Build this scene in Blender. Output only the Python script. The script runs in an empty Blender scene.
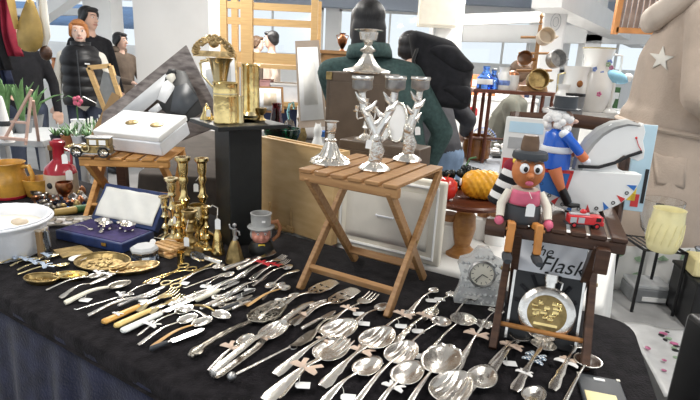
import bpy, bmesh, math, random
import numpy as np
from mathutils import Vector, Matrix, Euler
R = random.Random(7)
PI = math.pi
COL = bpy.context.scene.collection
sc = bpy.context.scene

# ---------------------------------------------------------------- camera
F, TH, RO, CH = 505.0, math.radians(15.5), 0.05, 1.34
_r, _f, _u = Vector((1, 0, 0)), Vector((0, math.cos(TH), -math.sin(TH))), Vector((0, math.sin(TH), math.cos(TH)))
CR = _r * math.cos(RO) + _u * math.sin(RO)
CU = _u * math.cos(RO) - _r * math.sin(RO)
EYE = Vector((0, 0, CH))
cam = bpy.data.objects.new('camera', bpy.data.cameras.new('camera'))
COL.objects.link(cam)
cam.data.sensor_width = 36
cam.data.lens = F * 36 / 700
cam.data.clip_start = .02
cam.matrix_world = Matrix(((CR.x, CU.x, -_f.x, 0), (CR.y, CU.y, -_f.y, 0), (CR.z, CU.z, -_f.z, CH), (0, 0, 0, 1)))
sc.camera = cam

def ray(x, y): return _f + CR * ((x - 350) / F) + CU * ((200 - y) / F)
def P(x, y, z):                      # the place on the level z
    v = ray(x, y); return EYE + v * ((z - CH) / v.z)
def Q(x, y, d):                      # the place at distance d into the hall
    v = ray(x, y); return EYE + v * (d / v.y)
def proj(p):
    q = Vector(p) - EYE; w = q.dot(_f)
    return 350 + F * q.dot(CR) / w, 200 - F * q.dot(CU) / w, w
def HT(x, yb, yt, z):                # height of an upright thing
    p = P(x, yb, z); h = 0.1
    for _ in range(30):
        q = p + Vector((0, 0, h)); e = proj(q)[1] - yt
        h += e * proj(q)[2] / F * .9
    return h
def WD(p, px): return px * proj(p)[2] / F

# ---------------------------------------------------------------- materials
MATS = {}
def mat(name, col, rough=.5, metal=0, var=.12, scale=20, bump=0, bscale=60, spec=.5, trans=0, ior=1.45, emit=0,
        coat=0, stretch=None, sheen=0, col2=None, alpha=1):
    m = bpy.data.materials.new(name); m.use_nodes = True
    nt = m.node_tree; n = nt.nodes; l = nt.links; b = n['Principled BSDF']
    c = (*col, 1)
    b.inputs['Base Color'].default_value = c
    b.inputs['Roughness'].default_value = rough
    b.inputs['Metallic'].default_value = metal
    b.inputs['Specular IOR Level'].default_value = spec
    b.inputs['Transmission Weight'].default_value = trans
    b.inputs['IOR'].default_value = ior
    b.inputs['Coat Weight'].default_value = coat
    b.inputs['Sheen Weight'].default_value = sheen
    b.inputs['Alpha'].default_value = alpha
    if emit:
        b.inputs['Emission Color'].default_value = c; b.inputs['Emission Strength'].default_value = emit
    tc = n.new('ShaderNodeTexCoord'); mp = n.new('ShaderNodeMapping')
    if stretch: mp.inputs['Scale'].default_value = stretch
    l.new(tc.outputs['Object'], mp.inputs['Vector'])
    if var or col2:
        t = n.new('ShaderNodeTexNoise'); t.inputs['Scale'].default_value = scale; t.inputs['Detail'].default_value = 4
        l.new(mp.outputs['Vector'], t.inputs['Vector'])
        rp = n.new('ShaderNodeValToRGB'); rp.color_ramp.elements[0].position = .32; rp.color_ramp.elements[1].position = .68
        d = col2 or tuple(min(1, v * (1 + var)) for v in col)
        a = col if col2 else tuple(v * (1 - var) for v in col)
        rp.color_ramp.elements[0].color = (*a, 1); rp.color_ramp.elements[1].color = (*d, 1)
        l.new(t.outputs['Fac'], rp.inputs['Fac']); l.new(rp.outputs['Color'], b.inputs['Base Color'])
    if bump:
        t = n.new('ShaderNodeTexNoise'); t.inputs['Scale'].default_value = bscale; t.inputs['Detail'].default_value = 3
        l.new(mp.outputs['Vector'], t.inputs['Vector'])
        bp = n.new('ShaderNodeBump'); bp.inputs['Strength'].default_value = bump; bp.inputs['Distance'].default_value = .004
        l.new(t.outputs['Fac'], bp.inputs['Height']); l.new(bp.outputs['Normal'], b.inputs['Normal'])
    MATS[name] = m
    return m
def wood(name, a, b, rough=.5, s=(3, 40, 40)):
    return mat(name, a, rough, col2=b, scale=3, stretch=s, bump=.15, bscale=4)

mat('silver', (.82, .785, .73), .27, 1, .12, 40, .18, 120)
mat('silver_old', (.36, .33, .28), .34, 1, .45, 45, .3, 140)
mat('silver_ornate', (.74, .71, .65), .24, 1, .25, 60, .8, 160)
mat('steel', (.62, .62, .62), .22, 1, .1)
mat('pewter', (.42, .42, .42), .38, 1, .25, 60, .4, 150)
mat('brass', (.86, .64, .28), .17, 1, .2, 40, .25, 80)
mat('brass_old', (.33, .24, .105), .42, 1, .35, 40, .5, 90)
mat('gilt', (.55, .40, .2), .4, 1, .4, 40, .6, 90)
mat('gold_pale', (.74, .62, .36), .24, 1, .15)
mat('copper', (.45, .2, .1), .3, 1, .2)
wood('oak', (.40, .22, .09), (.27, .135, .05))
wood('oak_light', (.58, .30, .09), (.44, .2, .05))
wood('walnut', (.085, .04, .022), (.045, .02, .012), .42)
wood('mahogany', (.16, .045, .02), (.09, .025, .012), .35)
wood('pine', (.60, .40, .18), (.50, .31, .13), .55)
wood('ply', (.66, .46, .23), (.56, .36, .16), .55, (4, 14, 14))
wood('rod_wood', (.42, .19, .05), (.3, .12, .03))
wood('turned', (.42, .2, .06), (.3, .13, .035), .35)
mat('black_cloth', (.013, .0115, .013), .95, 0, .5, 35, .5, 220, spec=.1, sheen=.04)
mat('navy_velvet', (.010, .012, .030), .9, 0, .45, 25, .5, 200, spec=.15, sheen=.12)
mat('white_cloth', (.78, .77, .74), .85, 0, .04, 8, .1, 40)
mat('grey_cloth', (.60, .64, .70), .85, 0, .05, 8, .1, 40)
mat('black_paint', (.008, .009, .009), .5, 0, .3, 30, .08)
mat('black_plastic', (.012, .012, .013), .35)
mat('black_metal', (.015, .015, .016), .4, .2)
mat('cream', (.78, .73, .62), .5, 0, .05, 10)
mat('cream_pad', (.72, .68, .6), .75, 0, .06, 12, .2, 30)
mat('white_paint', (.82, .82, .80), .5, 0, .04, 8)
mat('white_plastic', (.78, .80, .84), .4, 0, .05, 20, .3, 50)
mat('porcelain', (.84, .84, .82), .15, 0, .03, 10, coat=.4)
mat('ceramic_yellow', (.80, .73, .40), .25, 0, .06, 20, .3, 60, coat=.3)
mat('paper', (.86, .86, .85), .7, 0, .02)
mat('paper_cream', (.80, .76, .66), .7, 0, .04)
mat('string', (.8, .78, .72), .8, 0, 0)
mat('navy_leather', (.018, .036, .12), .5, 0, .2, 50, .2, 150)
mat('purple_velvet', (.035, .022, .11), .9, 0, .3, 60, sheen=.1)
mat('satin', (.80, .79, .74), .45, 0, .06, 14, .5, 25)
mat('bone', (.80, .76, .62), .35, 0, .08, 40)
mat('ivory_white', (.78, .80, .76), .3, 0, .05, 40)
mat('amber_horn', (.62, .34, .08), .3, 0, .25, 40)
mat('honey_horn', (.74, .54, .2), .32, 0, .15, 40)
mat('tan_wood', (.6, .36, .15), .4, 0, .2, 40)
mat('ribbon_peach', (.62, .47, .37), .55, 0, .08)
mat('ribbon_white', (.82, .80, .78), .55, 0, .05)
mat('ribbon_red', (.62, .03, .04), .5, 0, .1)
mat('skin', (.66, .42, .32), .5, 0, .06, 20)
mat('skin_pale', (.76, .54, .44), .5, 0, .06, 20)
mat('hair_black', (.012, .011, .012), .45, 0, .4, 30, .5, 60, stretch=(6, 6, 1))
mat('hair_ginger', (.48, .19, .06), .45, 0, .25, 30, .4, 60, stretch=(6, 6, 1))
mat('hair_brown', (.12, .07, .04), .5, 0, .25, 30, .4, 60)
mat('vest_black', (.012, .012, .014), .4, 0, .2, 20)
mat('black_knit', (.013, .013, .016), .95, 0, .3, 30, .2)
mat('green_fleece', (.045, .082, .078), .95, 0, .25, 60, .6, 260)
mat('jacket_grey', (.045, .045, .052), .8, 0, .2, 20, .3, 60)
mat('jeans', (.21, .30, .44), .85, 0, .22, 14, .3, 120)
mat('jeans_dark', (.04, .05, .08), .85, 0, .22, 14)
mat('beige_wool', (.47, .38, .31), .95, 0, .07, 12, .5, 120, sheen=.1)
mat('beige_pale', (.56, .48, .41), .95, 0, .06, 12, .4, 120)
mat('star_white', (.72, .69, .63), .9, 0, .05, 30)
mat('brown_jacket', (.13, .095, .07), .85, 0, .15, 14, .3, 60)
mat('cream_sleeve', (.78, .75, .67), .85, 0, .05)
mat('olive_coat', (.17, .17, .14), .9, 0, .15, 14, .2)
mat('eye_white', (.85, .85, .85), .2, 0, 0)
mat('eye_dark', (.015, .012, .01), .2, 0, 0)
mat('lip', (.5, .18, .15), .5, 0, 0)
def glass(name, col, rough=.03):
    return mat(name, col, rough, 0, 0, trans=1, ior=1.45)
mat('crystal', (.90, .92, .92), .12, 0, .05, 40, .5, 120, trans=.55)
glass('glass', (.95, .97, .97)); glass('glass_blue', (.12, .3, .85)); glass('glass_red', (.32, .02, .05)); glass('glass_green', (.03, .22, .12)); glass('glass_aqua', (.35, .75, .85)); glass('glass_smoke', (.62, .68, .76))
mat('crystal_face', (.84, .8, .68), .4, 0, .04)
mat('red_paint', (.66, .03, .035), .3, 0, .06, coat=.3)
mat('red_glaze', (.36, .02, .035), .2, 0, .12, coat=.4)
mat('blue_paint', (.018, .12, .58), .25, 0, .06, coat=.4)
mat('orange_paint', (.66, .2, .08), .4, 0, .08)
mat('face_orange', (.48, .16, .05), .45, 0, .2, 30)
mat('puppet_wood', (.58, .24, .06), .4, 0, .2, 20)
mat('pink_paint', (.6, .12, .2), .45, 0, .15, 30)
mat('dark_grey', (.05, .055, .062), .5, 0, .15)
mat('mid_grey', (.22, .23, .24), .5, 0, .1)
mat('light_grey', (.5, .51, .52), .5, 0, .06)
mat('felt_grey', (.38, .38, .37), .6, 0, .1, 40)
mat('stoneware', (.62, .52, .4), .35, 0, .1, 20, coat=.2)
mat('amber_glaze', (.55, .29, .05), .18, 0, .3, 25, coat=.4)
mat('brown_glaze', (.24, .09, .02), .2, 0, .25, 20, coat=.3)
mat('terracotta', (.42, .17, .07), .45, 0, .15)
mat('cork', (.36, .18, .08), .8, 0, .3, 60, .4, 120)
mat('leaf_green', (.12, .24, .09), .5, 0, .3, 30)
mat('leaf_dark', (.06, .15, .05), .5, 0, .3, 30)
mat('grape_black', (.012, .016, .015), .2, 0, .3, 30)
mat('orange_bumps', (.72, .34, .02), .4, 0, .25, 30)
mat('apple_red', (.60, .03, .02), .25, 0, .15, 20, coat=.3)
mat('tan_leather', (.40, .27, .08), .4, 0, .25, 14, .3, 50)
mat('red_cloth', (.26, .012, .035), .8, 0, .2, 14)
mat('pink_wood', (.68, .46, .38), .6, 0, .08, 20)
mat('yellow_card', (.78, .68, .36), .5, 0, .06)
mat('cardboard', (.30, .19, .09), .8, 0, .15, 10)
mat('brown_case', (.10, .07, .048), .5, 0, .2, 12, .2, 50)
mat('book_blue', (.5, .68, .78), .6, 0, .12, 9)
mat('book_pink', (.7, .4, .4), .6, 0, .2, 9)
mat('book_white', (.75, .74, .70), .6, 0, .08, 9)
mat('navy_cloth', (.012, .018, .05), .85, 0, .2)
mat('basket', (.66, .54, .38), .7, 0, .3, 60, .6, 90)
mat('ink', (.02, .02, .02), .6, 0, 0)
mat('blue_print', (.03, .16, .5), .5, 0, 0)
mat('red_print', (.62, .04, .04), .5, 0, 0)
mat('yellow_print', (.85, .62, .05), .5, 0, 0)
mat('sky_print', (.3, .6, .8), .5, 0, .1)
mat('floral', (.55, .16, .3), .4, 0, .3, 60)
mat('floral_blue', (.2, .3, .65), .3, 0, .3, 60)
mat('floral_green', (.3, .42, .28), .3, 0, .3, 60)
mat('concrete', (.46, .45, .44), .75, 0, .12, 3, .15, 30)
mat('wall_white', (.80, .80, .79), .8, 0, .03, 3)
mat('wall_cool', (.42, .47, .55), .8, 0, .03, 3)
mat('ceiling_white', (.78, .79, .80), .85, 0, .03, 3)
mat('awning_blue', (.12, .25, .48), .7, 0, .15, 3)
mat('shutter', (.28, .2, .16), .5, .3, .2, 10)
mat('orange_wood', (.55, .24, .08), .5, 0, .15, 10)
mat('lamp_tube', (1, .97, .9), .4, 0, 0, emit=6)

# ---------------------------------------------------------------- mesh builder
class MB:
    def __init__(s, tf=None):
        s.bm = bmesh.new(); s.tf = tf or Matrix.Identity(4)
    def v(s, p): return s.bm.verts.new(s.tf @ Vector(p))
    def face(s, vs):
        try: return s.bm.faces.new(vs)
        except ValueError: return None
    def box(s, c, d, rot=None, taper=1.0):
        m = Matrix.Translation(c) @ (Euler(rot).to_matrix().to_4x4() if rot else Matrix.Identity(4))
        vs = []
        for z in (-.5, .5):
            k = taper if z > 0 else 1
            for x, y in ((-.5, -.5), (.5, -.5), (.5, .5), (-.5, .5)):
                vs.append(s.v(m @ Vector((x * d[0] * k, y * d[1] * k, z * d[2]))))
        for f in ((3, 2, 1, 0), (4, 5, 6, 7), (0, 1, 5, 4), (1, 2, 6, 5), (2, 3, 7, 6), (3, 0, 4, 7)): s.face([vs[i] for i in f])
        return s
    def bar(s, p0, p1, w, t, up=(0, 0, 1)):      # rectangular bar, w sideways, t along up
        p0, p1 = Vector(p0), Vector(p1); d = (p1 - p0).normalized(); u = Vector(up)
        a = d.cross(u)
        if a.length < 1e-4: a = d.cross(Vector((0, 1, 0)))
        a.normalize(); b = a.cross(d).normalized()
        vs = [s.v(p + a * x * w / 2 + b * y * t / 2) for p in (p0, p1) for x, y in ((-1, -1), (1, -1), (1, 1), (-1, 1))]
        for f in ((3, 2, 1, 0), (4, 5, 6, 7), (0, 1, 5, 4), (1, 2, 6, 5), (2, 3, 7, 6), (3, 0, 4, 7)): s.face([vs[i] for i in f])
        return s
    def rings(s, rings, cap=True, closed=False):
        R_ = [[s.v(p) for p in r] for r in rings]; n = len(R_[0])
        for a, b in zip(R_, R_[1:] + ([R_[0]] if closed else [])):
            for i in range(n): s.face((a[i], a[(i + 1) % n], b[(i + 1) % n], b[i]))
        if cap and not closed:
            s.face(R_[0][::-1]); s.face(R_[-1])
        return s
    def tube(s, pts, r, n=8, closed=False, flat=1.0):
        pts = [Vector(p) for p in pts]; k = len(pts); rr = r if isinstance(r, (list, tuple)) else [r] * k
        out = []; a = None
        for i, p in enumerate(pts):
            if closed: d = pts[(i + 1) % k] - pts[i - 1]
            else: d = pts[min(i + 1, k - 1)] - pts[max(i - 1, 0)]
            d.normalize()
            if a is None:
                a = d.cross(Vector((0, 0, 1)))
                if a.length < .1: a = d.cross(Vector((0, 1, 0)))
            a = a - d * a.dot(d); a.normalize(); b = d.cross(a)
            out.append([p + a * math.cos(t) * rr[i] + b * math.sin(t) * rr[i] * flat for t in (2 * PI * j / n for j in range(n))])
        return s.rings(out, not closed, closed)
    def cyl(s, p0, p1, r0, r1=None, n=16): return s.tube([p0, p1], [r0, r0 if r1 is None else r1], n)
    def lathe(s, prof, n=24, c=(0, 0, 0), rot=None, cap=True, fl=None):
        m = Matrix.Translation(c) @ (Euler(rot).to_matrix().to_4x4() if rot else Matrix.Identity(4))
        out = []
        for r, z in prof:
            r = max(r, 1e-4)
            out.append([m @ Vector((r * (fl(t) if fl else 1) * math.cos(t), r * (fl(t) if fl else 1) * math.sin(t), z)) for t in (2 * PI * j / n for j in range(n))])
        return s.rings(out, cap)
    def ball(s, c, r, n=12, rot=None):
        if not isinstance(r, (tuple, list)): r = (r, r, r)
        m = Matrix.Translation(c) @ (Euler(rot).to_matrix().to_4x4() if rot else Matrix.Identity(4)) @ Matrix.Diagonal((*r, 1))
        k = max(5, n // 2 + 1)
        out = [[m @ Vector((max(math.sin(f), .02) * math.cos(t), max(math.sin(f), .02) * math.sin(t), -math.cos(f))) for t in (2 * PI * j / n for j in range(n))] for f in (PI * i / k for i in range(k + 1))]
        return s.rings(out)
    def prism(s, ol, z0, z1, m=None):
        m = m or Matrix.Identity(4)
        a = [s.v(m @ Vector((x, y, z0))) for x, y in ol]; b = [s.v(m @ Vector((x, y, z1))) for x, y in ol]
        n = len(ol)
        s.face(a[::-1]); s.face(b)
        for i in range(n): s.face((a[i], a[(i + 1) % n], b[(i + 1) % n], b[i]))
        return s
    def loft(s, pts, ws, ts, n=10):              # ribbon-like solid along pts; ws sideways, ts thickness upward
        pts = [Vector(p) for p in pts]; out = []
        for i, p in enumerate(pts):
            d = (pts[min(i + 1, len(pts) - 1)] - pts[max(i - 1, 0)]).normalized()
            a = Vector((0, 0, 1)).cross(d)
            if a.length < 1e-3: a = Vector((0, 1, 0))
            a.normalize(); b = d.cross(a)
            out.append([p + a * math.cos(t) * ws[i] / 2 + b * math.sin(t) * ts[i] / 2 for t in (2 * PI * j / n for j in range(n))])
        return s.rings(out)
    def grid(s, fn, nu, nv):
        V = [[s.v(fn(i / nu, j / nv)) for j in range(nv + 1)] for i in range(nu + 1)]
        for i in range(nu):
            for j in range(nv): s.face((V[i][j], V[i + 1][j], V[i + 1][j + 1], V[i][j + 1]))
        return s
    def build(s, name, m, parent=None, ang=.7, solid=0, bevel=0, sub=0, mats=None):
        bmesh.ops.recalc_face_normals(s.bm, faces=s.bm.faces)
        me = bpy.data.meshes.new(name); s.bm.to_mesh(me); s.bm.free()
        me.shade_smooth(); me.set_sharp_from_angle(angle=ang)
        me.materials.append(MATS[m] if isinstance(m, str) else m)
        o = bpy.data.objects.new(name, me); COL.objects.link(o)
        if parent: o.parent = parent
        if bevel:
            b = o.modifiers.new('bevel', 'BEVEL'); b.width = bevel; b.segments = 2; b.limit_method = 'ANGLE'
        if solid:
            b = o.modifiers.new('solid', 'SOLIDIFY'); b.thickness = solid; b.offset = 0
        if sub:
            b = o.modifiers.new('sub', 'SUBSURF'); b.levels = b.render_levels = sub
        return o

USED = {}
def tag(o, label, cat, group=None, kind=None):
    o['label'] = label; o['category'] = cat
    if group: o['group'] = group
    if kind: o['kind'] = kind
    return o
def thing(name, label, cat, loc=(0, 0, 0), rz=0, group=None, rot=None):
    o = bpy.data.objects.new(name, None); COL.objects.link(o)
    o.empty_display_size = .02
    o.location = loc; o.rotation_euler = rot or (0, 0, rz)
    return tag(o, label, cat, group)
def struct(o):
    o['kind'] = 'structure'; return o
def at(o, loc, rz=0, rot=None):
    o.location = loc; o.rotation_euler = rot or (0, 0, rz); return o
def copy_tree(o, parent=None):
    c = o.copy(); COL.objects.link(c); c.parent = parent
    for ch in list(o.children): copy_tree(ch, c)
    return c
def face_cam(p): return math.atan2(-p[0], p[1])   # turn so that local -Y looks at the camera
def text(s, size, m, parent, loc, rot, name='lettering', shear=0, ext=.0004, font=None, off=0):
    cu = bpy.data.curves.new(name, 'FONT'); cu.body = s; cu.size = size; cu.extrude = ext; cu.shear = shear
    cu.align_x = 'CENTER'; cu.align_y = 'CENTER'; cu.offset = off
    t = bpy.data.objects.new(name, cu); COL.objects.link(t)
    me = bpy.data.meshes.new_from_object(t.evaluated_get(bpy.context.evaluated_depsgraph_get()))
    bpy.data.objects.remove(t)
    me.materials.clear(); me.materials.append(MATS[m])
    o = bpy.data.objects.new(name, me); COL.objects.link(o); o.parent = parent
    o.location = loc; o.rotation_euler = rot
    return o
def price_tag(parent, loc, rz=0, size=(.016, .024), rot=None, string=None, name='price_tag'):
    w, h = size
    ol = [(-w / 2, -h / 2), (w / 2, -h / 2), (w / 2, h / 2 - w * .25), (w * .25, h / 2), (-w * .25, h / 2), (-w / 2, h / 2 - w * .25)]
    b = MB(); b.prism(ol, 0, .0008)
    o = b.build(name, 'paper', parent); o.location = loc; o.rotation_euler = rot or (0, 0, rz)
    if string:
        q = MB(); q.tube(string, .0006, 5); q.build('string', 'string', parent)
    return o
def bow(parent, loc, rz=0, s=.02, m='ribbon_peach', name='ribbon_bow'):
    b = MB()
    for sg in (-1, 1):
        b.loft([(0, 0, .002), (sg * s * .3, s * .05, .002 + s * .16), (sg * s * .75, s * .1, .002 + s * .2), (sg * s * 1.05, s * .08, .001 + s * .1)], [s * .22, s * .5, s * .62, s * .4], [.002, s * .2, s * .22, .003], 8)
        b.loft([(0, 0, .002), (sg * s * .45, -s * .5, .003), (sg * s * .7, -s * 1.1, .0)], [s * .25, s * .36, s * .4], [.0015] * 3, 6)
    b.ball((0, 0, .003), (s * .22, s * .2, s * .2), 8)
    o = b.build(name, m, parent); o.location = loc; o.rotation_euler = (0, 0, rz)
    return o
def turned(name, label, cat, px, yb, yt, rpx, parts, z0=None, group=None, rz=0, n=24, d=None):
    """upright turned thing; parts = [(part, material, [(r, z)...])], r in units of rpx pixels, z in units of the height"""
    p = P(px, yb, z0)
    h = HT(px, yb, yt, z0); r = WD(p, rpx)
    t = thing(name, label, cat, p, rz, group)
    for q in parts:
        b = MB(); b.lathe([(a * r, c * h) for a, c in q[2]], n if len(q) < 4 else q[3]); b.build(q[0], q[1], t)
    return t, r, h
T = 0.80                              # level of the stall table
AX, AY = Vector((.868, -.497, 0)), Vector((.497, .868, 0))   # along / across the stall table
ARZ = math.atan2(-.497, .868)

# ---------------------------------------------------------------- the hall
struct(MB().box((0, 5.5, -.05), (18, 19, .1)).build('floor', 'concrete'))
struct(MB().box((1.5, 5.5, 2.86), (13, 19, .12)).build('ceiling', 'ceiling_white'))
YB = 12.0
def band(name, m, x0, x1, z0, z1, y=YB, t=.2):
    return struct(MB().box(((x0 + x1) / 2, y + t / 2, (z0 + z1) / 2), (x1 - x0, t, z1 - z0)).build(name, m))
w = MB()
w.box((0, YB + .1, .68), (18, .2, 1.36)); w.box((0, YB + .1, 2.62), (18, .2, .36))
for x in (-8.6, -5.9, -3.3, -.6, 2.0, 4.6, 7.2): w.box((x, YB + .1, 1.9), (.3, .2, 1.2))
struct(w.build('wall_back', 'wall_white'))
band('trim_1', 'wall_cool', -4.7, 2.0, 2.42, 2.8, 11.6, .3)
band('trim_2', 'wall_cool', 2.0, 9, 2.62, 2.8, 11.6, .3)
for i, x in enumerate((-7.25, -4.6, -1.95, .7, 3.3, 5.9)):
    b = MB()
    for sx in (-1, 1): b.box((x + sx * 1.12, YB + .06, 1.9), (.06, .08, 1.08))
    for z in (1.39, 2.41): b.box((x, YB + .06, z), (2.3, .08, .06))
    b.box((x, YB + .06, 1.9), (.04, .06, 1.0))
    o = struct(b.build('window_%d' % (i + 1), 'white_paint'))
    MB().box((x, YB + .08, 1.9), (2.24, .006, 1.0)).build('pane', 'glass', o)
# outside, beyond the open left side of the hall
o = MB()
o.grid(lambda u, v: (-9.0 + 5.0 * u, 13.6 - 1.2 * v, 2.35 - .55 * v), 20, 4)
aw = o.build('shop_awning', 'awning_blue', solid=.03)
for x in (-8.9, -6.5, -4.1): MB().cyl((x, 12.6, -.05), (x, 12.6, 1.9), .03, n=8).build('post', 'light_grey', aw)
tag(aw, 'blue awning outside beyond the hall windows behind the girl', 'awning')
# pillars and beams
def pillar(n, px0, px1, d, m='wall_white', z1=2.8):
    a, b = Q(px0, 45, d), Q(px1, 45, d)
    return struct(MB().box(((a.x + b.x) / 2, d + (b.x - a.x) / 2, z1 / 2), (b.x - a.x, b.x - a.x, z1)).build('pillar_%d' % n, m))
struct(pillar(1, 135, 209, 5.6)); pillar(2, 86, 113, 8.2); pillar(3, 432, 461, 6.6); pillar(4, 530, 541, 10.5, 'wall_white'); pillar(5, 585, 601, 9.5)
def beam(n, p0, p1, w, t): return struct(MB().bar(p0, p1, w, t).build('beam_%d' % n, 'wall_white'))
beam(1, Q(548, -6, 5.5), Q(640, 42, 11.8), .3, .26)
beam(2, Q(20, 32, 8.0), Q(92, -18, 8.0), .3, .16)
beam(3, Q(-40, 12, 9.0), Q(90, 12, 9.0), .2, .10)
beam(4, Q(462, 20, 8.4), Q(545, 17, 8.4), .2, .16)
beam(5, Q(462, 33, 9.6), Q(660, 36, 9.6), .2, .3)
# ceiling lamps: tube fittings
def lamp(x, y, z, L, label, rz=0, p=40, real=True):
    t = thing('ceiling_lamp', label, 'lamp', (x, y, z), rz, 'fluorescent ceiling lamps')
    MB().box((0, 0, .03), (.14, L, .05), taper=.6).build('housing', 'white_paint', t)
    MB().cyl((0, -L / 2 + .03, -.012), (0, L / 2 - .03, -.012), .014).build('tube', 'lamp_tube', t)
    if real:
        la = bpy.data.lights.new('lamp_light', 'AREA'); la.shape = 'RECTANGLE'; la.size = .12; la.size_y = L; la.energy = p; la.color = (1, .97, .92)
        lo = bpy.data.objects.new('lamp_light', la); COL.objects.link(lo); lo.parent = t; lo.location = (0, 0, -.03)
for k, (x, y) in enumerate(((-1.3, .3), (1.3, .5), (-1.3, 3.2), (1.6, 3.4), (-1.5, 6.4), (1.8, 6.6))):  # unseen lamps added overhead to brighten the stalls and the hall behind
    lamp(x, y, 2.72, 1.2, 'unseen white tube lamp added on the ceiling to light the stalls', 0, (30, 30, 60, 60, 130, 130)[k])
q = Q(617, 26, 8.6)
lamp(q.x, q.y, q.z, 1.2, 'lit white tube lamp below the sloping beam at the upper right', -.6, 6)
# electrical box on the pillar
p = Q(438, 9, 6.49)
t = thing('fuse_box', 'cream metal cabinet hanging high on the white pillar behind the green jacket', 'cabinet', p)
MB().box((0, 0, 0), (.46, .2, .42)).build('body', 'cream', t, bevel=.008)
MB().box((0, -.105, 0), (.42, .012, .38)).build('door', 'cream', t, bevel=.004)
MB().cyl((.0, .08, -.2), (.0, .08, -1.3), .014).build('conduit', 'light_grey', t)
# shutter and its wooden frame, upper right
p = Q(655, 2, 5.2)
t = thing('slatted_screen', 'brown slatted screen with orange wooden frame above the beige coat', 'screen', p)
for k in range(12): MB().box((-.3 + k * .055, 0, 0), (.04, .02, .5)).build('slat', 'shutter', t)
b = MB(); b.box((-.335, 0, -.02), (.05, .05, .58)); b.box((0, 0, -.27), (.66, .05, .05)); b.box((0, 0, .27), (.66, .05, .05)); b.box((.335, 0, -.02), (.05, .05, .58)); b.build('frame', 'orange_wood', t)
for x in (-.2, .1): MB().cyl((x, 0, .28), (x, 0, 2.78 - p.z), .008, n=6).build('hanger', 'black_metal', t)
# white banner
p = Q(551, 50, 6.0)
t = thing('hanging_banner', 'long white hanging banner with faint oval print beside the mug tree', 'banner', p)
b = MB(); b.grid(lambda u, v: (-.13 + .26 * u, .012 * math.sin(v * 5), .52 - 1.04 * v), 8, 20); b.build('sheet', 'paper', t, solid=.004)
MB().cyl((-.15, 0, .53), (.15, 0, .53), .008).build('rod', 'light_grey', t)
b = MB(); b.tube([(.055 * math.cos(a), -.02, .3 + .09 * math.sin(a)) for a in [2 * PI * i / 20 for i in range(20)]], .005, 5, True); b.tube([(.03 * math.cos(a), -.02, .3 + .05 * math.sin(a)) for a in [2 * PI * i / 16 for i in range(16)]], .004, 5, True); b.build('print', 'light_grey', t)
MB().cyl((0, 0, .53), (0, 0, 2.8 - p.z), .004, n=6).build('cord', 'string', t)

# ---------------------------------------------------------------- tables
def cloth_table(name, label, corners, z, m, drop, fold=.012, flare=.035, rad=.05, group=None, cat='tablecloth', hemn=7):
    """cloth lying on a table: flat top with rounded corners and a draped skirt in folds"""
    pts = [Vector((x, y, 0)) for x, y in corners]; n = len(pts)
    ol = []
    for i, p in enumerate(pts):
        a, b = (pts[i - 1] - p).normalized(), (pts[(i + 1) % n] - p).normalized()
        for k in range(7):
            u = k / 6; q0, q1 = p + a * rad, p + b * rad
            ol.append(q0 * (1 - u) ** 2 + p * 2 * u * (1 - u) + q1 * u * u)
        e = pts[(i + 1) % n] - b * 0; L = (pts[(i + 1) % n] - p).length - 2 * rad; m_ = max(2, int(L / .02))
        for k in range(1, m_): ol.append(p + b * (rad + L * k / m_))
    N = len(ol); c = sum(ol, Vector()) / N
    nor = []
    for i in range(N):
        d = (ol[(i + 1) % N] - ol[i - 1]).normalized(); q = Vector((d.y, -d.x, 0))
        if q.dot(ol[i] - c) < 0: q = -q
        nor.append(q)
    s = 0; arc = []
    for i in range(N): arc.append(s); s += (ol[(i + 1) % N] - ol[i]).length
    b = MB()
    rows = []
    for k, zz in enumerate((0, -.004, -.012, -.03, -.08, -.2, -.4, -drop)):
        if -zz > drop: continue
        f = 0 if k < 3 else fold * min(1, (-zz) / .35)
        off = (0, .004, .007, .008, .012, .02, .028, flare)[k]
        rows.append([b.v(ol[i] + nor[i] * (off + f * (math.sin(arc[i] * 2 * PI / .15 + 1.6 * math.sin(arc[i] * 9)) + .5 * math.sin(arc[i] * 71))) + Vector((0, 0, z + zz))) for i in range(N)])
    for r0, r1 in zip(rows, rows[1:]):
        for i in range(N): b.face((r0[i], r0[(i + 1) % N], r1[(i + 1) % N], r1[i]))
    b.face(rows[0])
    return tag(b.build(name, m, ang=1.2), label, cat, group)
mat('dark_brown_cloth', (.05, .04, .033), .9, 0, .2, 12, .2, 60)
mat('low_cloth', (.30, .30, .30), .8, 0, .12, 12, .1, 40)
BR = Vector((.645, 1.02, 0)); 
BL = BR - AX * 2.9
TC = [(.39, .33), (.645, 1.03), (BL.x, BL.y), tuple((BL - AY * .675)[:2])]
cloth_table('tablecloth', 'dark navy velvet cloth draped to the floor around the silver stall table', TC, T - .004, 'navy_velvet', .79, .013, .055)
cc = sum((Vector((*q, 0)) for q in TC), Vector()) / 4
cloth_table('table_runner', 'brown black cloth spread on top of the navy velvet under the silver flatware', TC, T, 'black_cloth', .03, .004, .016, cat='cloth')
q0 = Vector((.284, 1.218, 0)) + AY * .075
cloth_table('tablecloth', 'white cloth on the table with clay jars and boards behind the black stall', [tuple((q0 - AX * .66)[:2]), tuple((q0 + AX * .34)[:2]), tuple((q0 + AX * .34 + AY * .62)[:2]), tuple((q0 - AX * .66 + AY * .62)[:2])], .79, 'white_cloth', .78, .008, .03)
cloth_table('tablecloth', 'pale grey cloth on the far right table under the doilies and basket', [(.62, 2.95), (1.85, 2.95), (1.85, 3.55), (.62, 3.55)], .74, 'grey_cloth', .73)
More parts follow.
